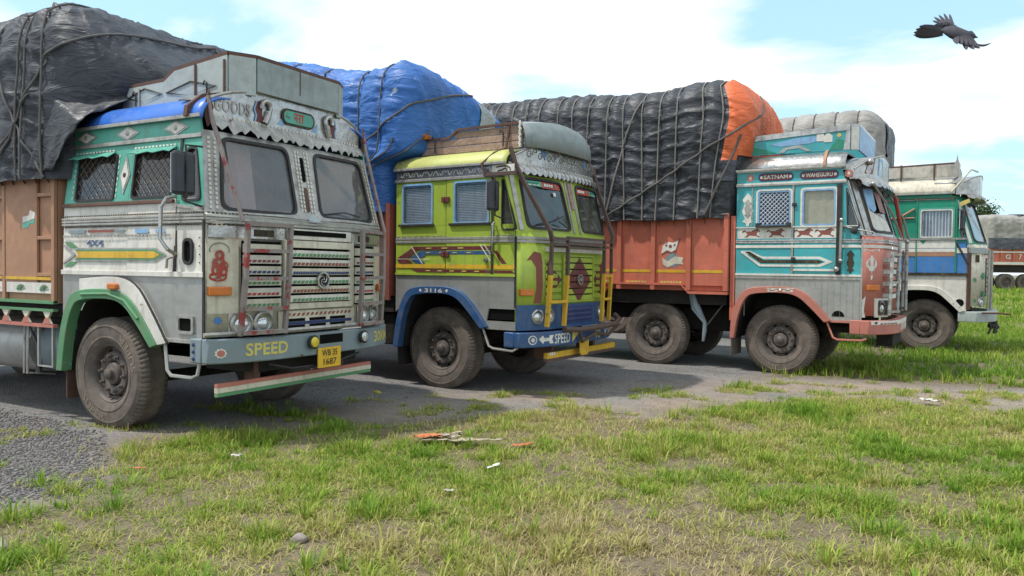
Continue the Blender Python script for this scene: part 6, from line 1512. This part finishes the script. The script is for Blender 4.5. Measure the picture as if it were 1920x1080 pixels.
MB().tube([(-9.6, -.08, 2.40), (-6, -.09, 2.385), (-4, -.09, 2.395), (-1.9, -.09, 2.405)], .012, 6).build('rope', m_ropepale, L3.root)

# --- truck 4: beige-grey load
def w4(P):
    P = P.copy(); return P
r4 = [-2.0 - .42 * i for i in range(12)]
L4 = Load(T4, 'tarpaulin_load', 'pale beige-grey tarpaulin load seen above the teal truck cab', m_tarp_beige, -8.5, -1.55, -.05, 2.35, 2.5, 4.86, .45, ropes=r4, step=.05, seed=31, wr=1.0)
for x in r4: L4.hoop(x, 0, rad=.011)
L4.patch('slate_sheet', m_tarp_slate, [(0, 1, -.55, 1, -1, .80)], off=.03)
L4.patch('slate_sheet', m_tarp_slate, [(1, -1, .5, 1, -1, -.1)], off=.03)
MB().box(-4, -2.7, .1, 2.2, 2.4, 2.55).build('load_floor', m_dark, L4.root)

# --- far load
L5 = Load(None, 'tarpaulin_load', 'beige tarpaulin load with dark lower edge on the distant orange truck', m_tarp_beige, -.05, 9.4, -.05, 2.45, 2.5, 4.60, .5, ropes=[.5 + .7 * i for i in range(13)], step=.08, seed=40, wr=1.4, loc=FT.location, rot=YAW)
L5.patch('slate_sheet', m_tarp_slate, [(1, -1, -1, 1, -1, -.35)], off=.05)
L5.patch('dark_top_sheet', m_tarp_slate, [(2, 1, -.6, 1, -.9, .9)], off=.06)
# ================================================================ GROUND: one sheet to the horizon
def poly_dist(px, py, poly):
    """signed distance to a polygon, positive inside (numpy)"""
    px = np.asarray(px, float); py = np.asarray(py, float); d = np.full(px.shape, 1e9); ins = np.zeros(px.shape, bool)
    n = len(poly)
    for i in range(n):
        (ax, ay), (bx, by) = poly[i], poly[(i + 1) % n]
        ex, ey = bx - ax, by - ay; t = np.clip(((px - ax) * ex + (py - ay) * ey) / (ex * ex + ey * ey), 0, 1)
        d = np.minimum(d, np.hypot(px - ax - t * ex, py - ay - t * ey))
        c = ((ay > py) != (by > py)) & (px < (bx - ax) * (py - ay) / ((by - ay) if by != ay else 1e-9) + ax); ins ^= c
    return np.where(ins, d, -d)
# near lawn (edge measured on the ground), far meadow to the right, gravel at the left
LAWN = [(-9, -6), (-5.05, 2.3), (-5.02, 2.6), (-4.99, 2.88), (-5.0, 3.23), (-5.5, 3.62), (-6.1, 3.9), (-6.2, 4.6), (-5.75, 5.05), (-5.42, 5.5), (-4.89, 6.02), (-4.39, 6.5), (-4.06, 7.24), (-3.35, 7.5), (-2.6, 7.85), (-2.28, 8.78), (-1.44, 9.75), (-.6, 10.6), (-.1, 10.2), (.22, 10.2), (.85, 10.5), (6, 12), (10, -6)]
MEADOW = [(-2.3, 11.35), (-1.76, 11.83), (-1.06, 12.0), (-.38, 11.95), (.26, 12.1), (1.01, 12.3), (5, 13.2), (60, 20), (140, 400), (-140, 400), (-30, 34), (-8, 27), (-3.5, 20), (-2.0, 15)]
GRAVEL = [(-9.5, -4), (-5.1, 2.2), (-5.05, 3.2), (-5.7, 3.75), (-6.3, 4.1), (-7.2, 4.35), (-12, 4.8)]
def ground_z(x, y):
    x = np.asarray(x, float); y = np.asarray(y, float)
    far = np.clip((y - 24) / 28, 0, 1); far = far * far * (3 - 2 * far)
    lawn = np.clip(poly_dist(x, y, LAWN) / .5, 0, 1)
    return .56 * far + lawn * (.035 * (n2(x, y, 1.1, 3, 4) - .45)) + .006 * (n2(x, y, 5, 2, 9) - .5)
def lawn_density(x, y):
    e = poly_dist(x, y, LAWN) + .55 * (n2(x, y, 1.7, 4, 21) - .5)
    base = np.clip(e / .45, 0, 1)
    bare = n2(x, y, 1.15, 4, 33)                       # bald patches
    d = base * np.clip((bare - .37) / .11, .12, 1)
    tuft = n2(x, y, 5.5, 3, 44)
    d = d * np.clip((tuft - .30) / .22, .16, 1.15)
    # a worn bald strip at the right and around the rag
    d = d * (1 - .85 * np.exp(-(((x - .45) / .55) ** 2 + ((y - 7.35) / .22) ** 2)))
    stray = (poly_dist(x, y, LAWN) > -1.3) * np.clip((n2(x, y, 2.6, 3, 55) - .60) / .08, 0, 1) * .35
    return np.maximum(d, stray)
def meadow_density(x, y):
    e = poly_dist(x, y, MEADOW) + .8 * (n2(x, y, 1.3, 4, 61) - .5)
    return np.clip(e / .5, 0, 1) * np.clip((n2(x, y, .9, 4, 63) - .33) / .2, .15, 1)
def axis_pts(lo, hi, f0, f1, step):
    a = list(np.arange(f0, f1 + 1e-6, step)); s = step; v = f1
    while v < hi: s *= 1.28; v = min(hi, v + s); a.append(v)
    s = step; v = f0
    while v > lo: s *= 1.28; v = max(lo, v - s); a.insert(0, v)
    return np.array(a)
gx = axis_pts(-900, 900, -11, 4, .075); gy = axis_pts(-60, 1500, 1.2, 15, .075)
GX, GY = np.meshgrid(gx, gy, indexing='ij')
GZ = ground_z(GX, GY)
V = np.stack([GX, GY, GZ], -1).reshape(-1, 3)
ni, nj = len(gx), len(gy)
I, J = np.meshgrid(np.arange(ni - 1), np.arange(nj - 1), indexing='ij'); q = (I * nj + J).ravel()
Fq = np.stack([q, q + nj, q + nj + 1, q + 1], -1)
me = bpy.data.meshes.new('ground'); me.vertices.add(len(V)); me.vertices.foreach_set('co', V.ravel())
me.loops.add(Fq.size); me.loops.foreach_set('vertex_index', Fq.ravel().astype(np.int32))
me.polygons.add(len(Fq)); me.polygons.foreach_set('loop_start', np.arange(0, Fq.size, 4, dtype=np.int32)); me.polygons.foreach_set('loop_total', np.full(len(Fq), 4, np.int32))
me.update(calc_edges=True); me.validate()
ld = np.clip(poly_dist(GX, GY, LAWN) / .5 + .9 * (n2(GX, GY, 1.7, 4, 21) - .5) + .5, 0, 1)
md = np.clip(poly_dist(GX, GY, MEADOW) / .6 + .5, 0, 1)
gd = np.clip(poly_dist(GX, GY, GRAVEL) / .3 + .5 + 1.2 * (n2(GX, GY, 2.2, 3, 70) - .5), 0, 1)
dust = np.clip(1.25 - np.abs(poly_dist(GX, GY, LAWN) + .55) / 1.3, 0, 1) * np.clip((GX + 7.5) / 3.5, .0, 1) * np.clip(n2(GX, GY, 1.2, 3, 80) * 2.2 - .3, 0, 1)
att = me.color_attributes.new('soil', 'FLOAT_COLOR', 'POINT')
att.data.foreach_set('color', np.stack([np.maximum(ld, md), gd, dust, np.ones_like(ld)], -1).ravel())
me.polygons.foreach_set('use_smooth', [True] * len(me.polygons))
def ground_mat():
    m, n, l, b, o = newmat('yard_ground')
    t = n.new('ShaderNodeTexCoord').outputs['Object']
    a = n.new('ShaderNodeVertexColor'); a.layer_name = 'soil'
    sp = n.new('ShaderNodeSeparateColor'); l.new(a.outputs['Color'], sp.inputs[0])
    big = noise_node(n, l, t, .7, 6); mid = noise_node(n, l, t, 5, 7, .65); fine = noise_node(n, l, t, 60, 4, .7)
    vo = n.new('ShaderNodeTexVoronoi'); vo.inputs['Scale'].default_value = 55; l.new(t, vo.inputs['Vector'])
    asph = mixc(n, l, ramp(n, l, big, .35, .7), (.15, .134, .12, 1), (.225, .198, .175, 1))
    asph = mixc(n, l, ramp(n, l, mid, .5, .8), asph, (.20, .165, .14, 1))
    oil = n.new('ShaderNodeMath'); oil.operation = 'MULTIPLY'; oil.inputs[1].default_value = .45; l.new(ramp(n, l, noise_node(n, l, t, 1.5, 8, .7), .56, .66), oil.inputs[0]); asph = mixc(n, l, oil.outputs[0], asph, (.055, .05, .048, 1))
    spk = mixc(n, l, .55, asph, vo.outputs['Color'], 'OVERLAY')
    hs = n.new('ShaderNodeHueSaturation'); hs.inputs['Saturation'].default_value = .35; l.new(spk, hs.inputs['Color']); asph = hs.outputs[0]
    sand = mixc(n, l, ramp(n, l, mid, .35, .7), (.235, .185, .15, 1), (.34, .275, .225, 1))
    c = mixc(n, l, sp.outputs[2], asph, sand)
    grav = mixc(n, l, .7, (.15, .132, .128, 1), vo.outputs['Color'], 'OVERLAY')
    hs2 = n.new('ShaderNodeHueSaturation'); hs2.inputs['Saturation'].default_value = .12; l.new(grav, hs2.inputs['Color'])
    c = mixc(n, l, sp.outputs[1], c, hs2.outputs[0])
    soil = mixc(n, l, ramp(n, l, mid, .35, .65), (.115, .09, .066, 1), (.185, .148, .105, 1))
    soil = mixc(n, l, ramp(n, l, fine, .45, .7), soil, (.235, .195, .12, 1))
    far_g = mixc(n, l, ramp(n, l, big, .35, .65), (.15, .185, .045, 1), (.235, .235, .085, 1))
    geo = n.new('ShaderNodeSeparateXYZ'); l.new(t, geo.inputs[0])
    ff = n.new('ShaderNodeMapRange'); ff.inputs[1].default_value = 24; ff.inputs[2].default_value = 36; l.new(geo.outputs[1], ff.inputs[0])
    soil = mixc(n, l, ff.outputs[0], soil, far_g)
    c = mixc(n, l, sp.outputs[0], c, soil)
    l.new(c, b.inputs['Base Color']); b.inputs['Roughness'].default_value = .95; b.inputs['Specular IOR Level'].default_value = .15
    bp = n.new('ShaderNodeBump'); bp.inputs['Strength'].default_value = .7; bp.inputs['Distance'].default_value = .012
    ad = n.new('ShaderNodeMath'); ad.operation = 'ADD'; l.new(fine, ad.inputs[0]); l.new(vo.outputs['Distance'], ad.inputs[1])
    l.new(ad.outputs[0], bp.inputs['Height']); l.new(bp.outputs[0], b.inputs['Normal'])
    return m
me.materials.append(ground_mat())
ground = bpy.data.objects.new('ground', me); COL.objects.link(ground); ground['kind'] = 'structure'

# ---------------------------------------------------------------- grass
def leaf_material(name):
    m, n, l, b, o = newmat(name)
    a = n.new('ShaderNodeVertexColor'); a.layer_name = 'tint'
    l.new(a.outputs['Color'], b.inputs['Base Color']); b.inputs['Roughness'].default_value = .6; b.inputs['Specular IOR Level'].default_value = .25
    tr = n.new('ShaderNodeBsdfTranslucent'); l.new(a.outputs['Color'], tr.inputs[0])
    ms = n.new('ShaderNodeMixShader'); ms.inputs[0].default_value = .35; l.new(b.outputs[0], ms.inputs[1]); l.new(tr.outputs[0], ms.inputs[2]); l.new(ms.outputs[0], o.inputs[0])
    return m
m_leafblade = leaf_material('grass_blades')
def raw_mesh(name, V, tri_or_quads, cols=None, mat=None):
    """fast mesh from arrays; faces = list of (M,k) index arrays"""
    me = bpy.data.meshes.new(name); me.vertices.add(len(V)); me.vertices.foreach_set('co', np.ascontiguousarray(V, np.float32).ravel())
    loops = np.concatenate([f.ravel() for f in tri_or_quads]).astype(np.int32)
    tot = np.concatenate([np.full(len(f), f.shape[1], np.int32) for f in tri_or_quads]); st = np.concatenate([[0], np.cumsum(tot)[:-1]]).astype(np.int32)
    me.loops.add(len(loops)); me.loops.foreach_set('vertex_index', loops); me.polygons.add(len(tot)); me.polygons.foreach_set('loop_start', st); me.polygons.foreach_set('loop_total', tot)
    me.update(calc_edges=True)
    if cols is not None:
        a = me.color_attributes.new('tint', 'FLOAT_COLOR', 'POINT'); a.data.foreach_set('color', np.ascontiguousarray(cols, np.float32).ravel())
    if mat: me.materials.append(mat)
    return me
def blades(name, X, Y, length, width, az, tilt, col, label, bend=.5):
    n = len(X); Z = ground_z(X, Y) - .004
    dx, dy = np.cos(az), np.sin(az); px, py = -dy, dx
    h = length * np.cos(tilt); w = length * np.sin(tilt)
    mx, my, mz = X + dx * w * .38, Y + dy * w * .38, Z + h * .62
    tx, ty, tz = X + dx * w, Y + dy * w, Z + h * (1 - bend * .25 * np.sin(tilt))
    hw = width / 2
    V = np.stack([np.stack([X - px * hw, Y - py * hw, Z], -1), np.stack([X + px * hw, Y + py * hw, Z], -1),
                  np.stack([mx + px * hw * .8, my + py * hw * .8, mz], -1), np.stack([mx - px * hw * .8, my - py * hw * .8, mz], -1), np.stack([tx, ty, tz], -1)], 1).reshape(-1, 3)
    b = np.arange(n)[:, None] * 5
    quads = b + np.array([[0, 1, 2, 3]]); tris = b + np.array([[3, 2, 4]])
    C = np.repeat(np.concatenate([col, np.ones((n, 1))], 1)[:, None, :], 5, 1).reshape(-1, 4)
    me = raw_mesh(name, V, [quads, tris], C, m_leafblade)
    o = bpy.data.objects.new(name, me); COL.objects.link(o); o['kind'] = 'stuff'; o['label'] = label; o['category'] = 'grass'
    return o
PAL = np.array([(.125, .255, .022), (.185, .315, .032), (.285, .365, .05), (.40, .395, .095), (.49, .43, .20), (.37, .29, .15)])
def grass_cols(x, y, dry):
    k = np.clip(dry * 5 + rng.normal(0, .75, len(x)), 0, 4.999); i = k.astype(int); f = (k - i)[:, None]
    c = PAL[i] * (1 - f) + PAL[np.minimum(i + 1, 5)] * f
    return c * rng.uniform(.75, 1.25, (len(x), 1))
def scatter(n, x0, x1, y0, y1, dens):
    X = rng.uniform(x0, x1, n); Y = rng.uniform(y0, y1, n); d = dens(X, Y)
    k = rng.random(n) < d; return X[k], Y[k], d[k]
def in_view(X, Y, pad=1.0):
    rr = X * cY + Y * sY; ff = -X * sY + Y * cY; return (ff > 3.0) & (np.abs(rr) < ff * .68 + pad)
def dryness(x, y):
    d = n2(x, y, .55, 3, 90) * .9 + n2(x, y, 2.4, 3, 91) * .5 - .335
    # straw-coloured area in the near middle-left, lush green at the far left and at the right
    d = d + .30 * np.exp(-(((x + 3.2) / 1.0) ** 2 + ((y - 3.1) / 1.1) ** 2)) - .30 * np.exp(-(((x + 4.75) / .45) ** 2 + ((y - 2.9) / .6) ** 2)) - .16 * np.exp(-(((x - .1) / .9) ** 2 + ((y - 5.6) / 1.3) ** 2))
    return np.clip(d, .0, 1)
# clumps
def clumps(n_c, per, x0, x1, y0, y1, dens, lmin, lmax, seed, spread=.034, tmean=.62):
    X, Y, d = scatter(n_c, x0, x1, y0, y1, dens); k = in_view(X, Y); X, Y, d = X[k], Y[k], d[k]
    m = len(X); size = (.45 + .95 * rng.random(m) ** 2) * (.65 + .5 * n2(X, Y, 3, 2, seed)); dr = dryness(X, Y) + rng.normal(0, .15, m)
    cnt = np.maximum(4, (per * size).astype(int)); idx = np.repeat(np.arange(m), cnt); N = len(idx)
    az = rng.uniform(0, 2 * np.pi, N); rad = np.abs(rng.normal(0, spread, N)) * size[idx]
    bx = X[idx] + rad * np.cos(az); by = Y[idx] + rad * np.sin(az)
    tilt = np.clip(np.abs(rng.normal(tmean, .34, N)), .05, 1.45); L = rng.uniform(lmin, lmax, N) * size[idx]
    return bx, by, L, az + rng.normal(0, .45, N), tilt, np.clip(dr[idx], 0, 1)
# broad tussocks with splayed blades
bx, by, L_, az_, ti_, dr_ = clumps(23000, 40, -7.5, 4, 1.5, 13, lambda x, y: lawn_density(x, y) * np.clip((n2(x, y, 2.2, 3, 47) - .40) / .16, .08, 1), .07, .145, 5, .055, .80)
blades('lawn_grass', bx, by, L_, rng.uniform(.0055, .0105, len(bx)), az_, ti_, grass_cols(bx, by, dr_), 'patchy green and straw-yellow tussocks in the foreground')
bx, by, L_, az_, ti_, dr_ = clumps(52000, 11, -7.5, 4, 1.5, 13, lawn_density, .045, .10, 7, .03, .75)
blades('lawn_grass', bx, by, L_, rng.uniform(.0045, .0085, len(bx)), az_, ti_, grass_cols(bx, by, np.clip(dr_ + .06, 0, 1)), 'small grass tufts between the foreground tussocks')
# low ground cover between the clumps: short, flat and drier
X, Y, d = scatter(760000, -7.5, 4, 1.5, 13, lambda x, y: np.clip(lawn_density(x, y) ** .5 * .9 + .03 * (poly_dist(x, y, LAWN) > -.4), 0, 1)); k = in_view(X, Y); X, Y = X[k], Y[k]
blades('short_turf', X, Y, rng.uniform(.03, .085, len(X)), rng.uniform(.004, .008, len(X)), rng.uniform(0, 2 * np.pi, len(X)), rng.uniform(.75, 1.5, len(X)), grass_cols(X, Y, np.clip(dryness(X, Y) + .24, 0, 1)), 'short dry turf and fallen straw between the grass clumps')
# meadow to the right, behind the front trucks
bx, by, L_, az_, ti_, dr_ = clumps(70000, 9, -4, 16, 11, 34, meadow_density, .08, .20, 6)
blades('meadow_grass', bx, by, L_, rng.uniform(.008, .016, len(bx)), az_, ti_, grass_cols(bx, by, np.clip(dr_ * .75, 0, 1)), 'green meadow grass beyond and beneath the teal truck')
bx, by, L_, az_, ti_, dr_ = clumps(60000, 7, -2, 45, 30, 75, meadow_density, .14, .30, 6)
blades('meadow_grass', bx, by, L_, rng.uniform(.02, .04, len(bx)), az_, ti_, grass_cols(bx, by, np.clip(dr_ * .8, 0, 1)), 'far sunlit meadow around the distant truck')
# ---------------------------------------------------------------- loose gravel and stones
def pebbles(name, X, Y, size, cols, label, mat):
    ico = bmesh.new(); bmesh.ops.create_icosphere(ico, subdivisions=1, radius=1.0); base = np.array([v.co[:] for v in ico.verts]); tri = np.array([[v.index for v in f.verts] for f in ico.faces]); ico.free()
    n = len(X); S3 = size[:, None, None] * np.stack([rng.uniform(.7, 1.3, n), rng.uniform(.7, 1.3, n), rng.uniform(.45, .8, n)], -1)[:, None, :]
    P = base[None] * (1 + rng.normal(0, .10, (n, len(base), 1))) * S3; a = rng.uniform(0, 6.28, n); ca, sa = np.cos(a)[:, None], np.sin(a)[:, None]
    x = P[..., 0] * ca - P[..., 1] * sa; y = P[..., 0] * sa + P[..., 1] * ca
    P = np.stack([x + X[:, None], y + Y[:, None], P[..., 2] + (ground_z(X, Y) + size * .2)[:, None]], -1)
    F3 = (tri[None] + (np.arange(n) * len(base))[:, None, None]).reshape(-1, 3)
    C = np.repeat(np.concatenate([cols, np.ones((n, 1))], 1)[:, None, :], len(base), 1).reshape(-1, 4)
    me = raw_mesh(name, P.reshape(-1, 3), [F3], C, mat); o = bpy.data.objects.new(name, me); COL.objects.link(o); o['kind'] = 'stuff'; o['label'] = label; o['category'] = 'gravel'; return o
def stone_mat():
    m, n, l, b, o = newmat('loose_stone'); a = n.new('ShaderNodeVertexColor'); a.layer_name = 'tint'; l.new(a.outputs['Color'], b.inputs['Base Color']); b.inputs['Roughness'].default_value = .9; b.inputs['Specular IOR Level'].default_value = .2; return m
m_stone = stone_mat()
X, Y, d = scatter(42000, -9.5, -4.6, 1.6, 5.2, lambda x, y: np.clip(poly_dist(x, y, GRAVEL) / .25 + .3 + (n2(x, y, 3, 3, 77) - .5), 0, 1)); k = in_view(X, Y); X, Y = X[k], Y[k]
g = rng.uniform(.08, .23, (len(X), 1)); pebbles('gravel', X, Y, rng.uniform(.006, .016, len(X)), g * np.array([[1, .92, .90]]), 'grey-purple gravel spread at the left edge', m_stone)
X, Y, d = scatter(9000, -9, 3, 3, 13, lambda x, y: .5 * (poly_dist(x, y, LAWN) < .3) * (poly_dist(x, y, LAWN) > -3)); k = in_view(X, Y); X, Y = X[k], Y[k]
g = rng.uniform(.08, .26, (len(X), 1)); pebbles('loose_grit', X, Y, rng.uniform(.004, .011, len(X)), g * np.array([[1, .92, .85]]), 'small grit scattered on the worn asphalt', m_stone)
# ================================================================ small things on the ground
def rock(name, x, y, s, col, label, cat='stone', flat=.6, seed=0):
    bm = bmesh.new(); bmesh.ops.create_icosphere(bm, subdivisions=3, radius=1)
    P = np.array([v.co[:] for v in bm.verts]); d = 1 + .5 * (fbm(P * 1.4 + seed * 3.1, 3, seed) - .5)
    for v, k in zip(bm.verts, d): v.co = Vector((v.co.x * k * s[0], v.co.y * k * s[1], v.co.z * k * s[2]))
    me = bpy.data.meshes.new(name); bm.to_mesh(me); bm.free()
    o = mkobj(name, me, paint('stone_%s' % seed, col, .9, dirt=.5, bump=.5, bscale=30, spec=.15, streak=0), None, smooth=True)
    o.location = (x, y, float(ground_z(x, y)) + s[2] * .5); return tag(o, label, cat)
rock('stone', -3.07, 3.15, (.045, .04, .032), (.30, .26, .24, 1), 'small grey stone lying in straw-coloured grass near the bottom edge', seed=1)
rock('stone_block', -4.42, 2.25, (.13, .06, .05), (.42, .37, .29, 1), 'pale stone block half hidden in grass at the bottom left corner', seed=2)
def sheet(name, pts, mat, label, cat, amp=.015, seed=1, nx=18, ny=8, solid=.003):
    """crumpled sheet spanned by four ground corners"""
    a, b, c, d = [Vector(p + (0,)) for p in pts]; rows = []
    for i in range(nx + 1):
        t = i / nx; l0 = a.lerp(b, t); l1 = d.lerp(c, t); row = []
        for j in range(ny + 1):
            p = l0.lerp(l1, j / ny); z = float(ground_z(p.x, p.y)) + .03 + amp * 2.5 * float(fbm(np.array([p.x * 9, p.y * 9, seed]), 3, seed)); row.append((p.x + amp * math.sin(j * 3 + i), p.y + amp * math.cos(i * 2.1 + j), z))
        rows.append(row)
    o = MB().grid(rows).build(name, mat, None, smooth=True, solid=solid); return tag(o, label, cat)
m_rag = paint('dirty_white_cloth', (.50, .42, .32, 1), .9, dirt=.6, dcol=(.26, .22, .13, 1), streak=.2, bump=.4)
m_ragor = paint('orange_cloth', (.62, .20, .08, 1), .9, dirt=.4, dcol=(.4, .2, .12, 1), streak=.1, bump=.4)
rg = thing('discarded_cloth', 'crumpled cream and orange cloth strip lying in the grass', 'cloth', (0, 0, 0))
for nm, pts, mt, am in (('cloth_strip', ((-3.86, 5.36), (-3.26, 5.72), (-3.30, 5.80), (-3.88, 5.46)), m_rag, .02), ('orange_end', ((-3.93, 5.36), (-3.72, 5.46), (-3.74, 5.58), (-3.94, 5.50)), m_ragor, .035), ('grey_knot', ((-3.74, 5.50), (-3.64, 5.60), (-3.67, 5.68), (-3.77, 5.58)), m_rag, .04)):
    o = sheet(nm, pts, mt, 'x', 'x', am, 3); del o['label']; del o['category']; o.parent = rg
o = sheet('tail_end', ((-3.12, 5.66), (-2.98, 5.74), (-2.99, 5.79), (-3.13, 5.72)), m_ragor, 'x', 'x', .012, 4); del o['label']; del o['category']; o.parent = rg
m_litter = paint('white_plastic', (.75, .72, .66, 1), .4, dirt=.3, streak=.1)
sheet('plastic_scrap', ((-.16, 10.14), (.0, 10.2), (-.02, 10.30), (-.18, 10.24)), m_litter, 'white plastic scrap on the bare sandy strip', 'litter', .03, 6, 6, 5)
sheet('paper_scrap', ((-4.76, 4.16), (-4.72, 4.19), (-4.735, 4.21), (-4.775, 4.18)), m_litter, 'white paper scrap beside the gravel edge', 'litter', .02, 7, 5, 4)
sheet('plastic_strip', ((-2.93, 4.92), (-2.90, 5.05), (-2.88, 5.04), (-2.91, 4.92)), m_litter, 'thin white plastic strip among the grass below the cloth', 'litter', .015, 8, 6, 3)
sheet('torn_wrapper', ((-2.88, 4.29), (-2.83, 4.315), (-2.835, 4.33), (-2.885, 4.305)), m_litter, 'torn grey-white wrapper in the grass near the middle', 'litter', .012, 9, 5, 3)
sheet('red_wrapper', ((-5.14, 3.58), (-5.07, 3.62), (-5.08, 3.64), (-5.15, 3.60)), m_ragor, 'red-orange wrapper on the gravel edge at left', 'litter', .015, 10, 5, 3)
rock('yellow_pouch', -5.95, 7.4, (.05, .03, .02), (.70, .58, .08, 1), 'small yellow pouch on the ground between the first two trucks', 'litter', seed=5)

# ================================================================ crow in flight
bird = thing('crow', 'dark grey crow in flight with spread wing feathers against the clouds', 'bird', (0.03, 6.36, 3.25), 0)
m_feather = paint('crow_feathers', (.055, .053, .068, 1), .7, dirt=.4, dcol=(.09, .085, .1, 1), streak=.1, spec=.35)
m_beak = paint('crow_beak', (.012, .012, .014, 1), .4, dirt=0, streak=0)
BDIR = (fw + rt2 * ((1785 - 960) / FPX) - up2 * ((60 - 540) / FPX)).normalized()
def bpt(a, b, c=0):
    """a to the picture's right, b up, c away, in metres"""
    return rt2 * a + up2 * b + BDIR * c
def loftbody(stations, n=12):
    mb = MB(); rows = []
    for (a, b, rx, rz) in stations:
        rows.append([bpt(a, b) + bpt(0, math.sin(t) * rz, math.cos(t) * rx) for t in [2 * math.pi * k / n for k in range(n + 1)]])
    return mb.grid(rows)
K = .0038  # metres per photo pixel at this distance
def px(x, y): return ((x - 1785) * K, (60 - y) * K)
st = [(1762, 56, .002), (1768, 57, .020), (1780, 60, .044), (1795, 64, .058), (1808, 68, .052), (1816, 67, .036), (1822, 65, .030), (1828, 68, .018), (1830, 69, .003)]
loftbody([(*px(x, y), r * 1.0, r * .95) for x, y, r in st]).build('body', m_feather, bird, smooth=True)
loftbody([(*px(1826, 67), .012, .012), (*px(1830, 69), .010, .009), (*px(1834, 71), .0015, .0015)]).build('beak', m_beak, bird, smooth=True)
def feather(mb, p0, p1, w, c0=0, c1=0, curve=0.0):
    a = bpt(*p0, c0); b = bpt(*p1, c1); d = (b - a); nrm = d.cross(BDIR).normalized(); rows = []
    for t in np.linspace(0, 1, 7):
        ww = w * (math.sin(math.pi * min(1, .25 + .72 * t)) ** .6) * (1 if t < .98 else .25)
        c = a + d * t + nrm * curve * math.sin(math.pi * t) + BDIR * .01 * math.sin(math.pi * t)
        rows.append([c - nrm * ww, c + BDIR * -.006, c + nrm * ww])
    mb.grid(rows)
tail = MB()
for k, (x, y) in enumerate(((1724, 49), (1717, 55), (1713, 61), (1712, 66), (1716, 69))): feather(tail, px(1768, 58 + k * .8), px(x, y), .026, .0, .02 * k)
tail.build('tail', m_feather, bird, solid=.004)
wu = MB()
for k, (x, y) in enumerate(((1747, 38), (1750, 31), (1759, 27), (1769, 24), (1780, 25))): feather(wu, px(1770 + k * 4.0, 46), px(x, y), .010, .05, .20)
for k in range(6): feather(wu, px(1792 - k * 3, 54), px(1752 + k * 7, 46 - k * 1.2), .026, .03, .08)
wu.build('wing', m_feather, bird, solid=.004)
wd = MB()
for k, (x, y) in enumerate(((1836, 90), (1826, 92), (1812, 93))): feather(wd, px(1808, 70), px(x, y), .020, -.03, -.12)
for k in range(5): feather(wd, px(1790 + k * 4, 64), px(1795 + k * 9, 82 + k * .9), .022, -.03, -.10)
feather(wd, px(1830, 83), px(1857, 80), .008, -.10, -.14, curve=-.012)
wd.build('wing', m_feather, bird, solid=.004)
bird.location = Vector((0, 0, CAM_H)) + 5.5 * (fw + rt2 * ((1785 - 960) / FPX) - up2 * ((60 - 540) / FPX))

# ================================================================ tree far behind
def tree(x, y, h, label, n_leaf=2600, seed=1):
    z0 = float(ground_z(x, y)); root = thing('tree', label, 'tree', (x, y, z0)); rr = np.random.default_rng(seed)
    mb = MB().tube([(0, 0, -.1), (.05, 0, h * .3), (-.05, .05, h * .55), (.05, 0, h * .8)], [.22, .17, .11, .04], 8)
    ends = []
    for k in range(9):
        a = 2.4 * k; z = h * (.35 + .05 * k); e = (math.cos(a) * h * .10, math.sin(a) * h * .10, z + h * .12); ends.append(e); mb.tube([(0, 0, z), (e[0] * .6, e[1] * .6, z + h * .06), e], [.08, .05, .02], 5)
    mb.build('trunk', paint('bark', (.10, .075, .055, 1), .9, bump=.4), root, smooth=True)
    cen = np.array(ends + [(0, 0, h * .9), (.3, .2, h * .8), (-.4, 0, h * .75)]); ci = rr.integers(0, len(cen), n_leaf)
    P = cen[ci] + rr.normal(0, h * .045, (n_leaf, 3)); U = rr.normal(0, 1, (n_leaf, 3)); U /= np.linalg.norm(U, axis=1, keepdims=True); W_ = np.cross(U, rr.normal(0, 1, (n_leaf, 3))); W_ /= np.linalg.norm(W_, axis=1, keepdims=True)
    s = rr.uniform(.07, .16, (n_leaf, 1)); V = np.stack([P - U * s, P + W_ * s * .6, P + U * s, P - W_ * s * .6], 1).reshape(-1, 3); b = np.arange(n_leaf)[:, None] * 4
    C = np.repeat(np.concatenate([np.array([[.07, .10, .035]]) * rr.uniform(.6, 1.5, (n_leaf, 1)), np.ones((n_leaf, 1))], 1)[:, None], 4, 1).reshape(-1, 4)
    me = raw_mesh('crown', V, [b + np.array([[0, 1, 2, 3]])], C, m_leafblade); o = bpy.data.objects.new('crown', me); COL.objects.link(o); o.parent = root
tree(3.1, 82, 7.8, 'small green tree showing above the distant load', seed=3)
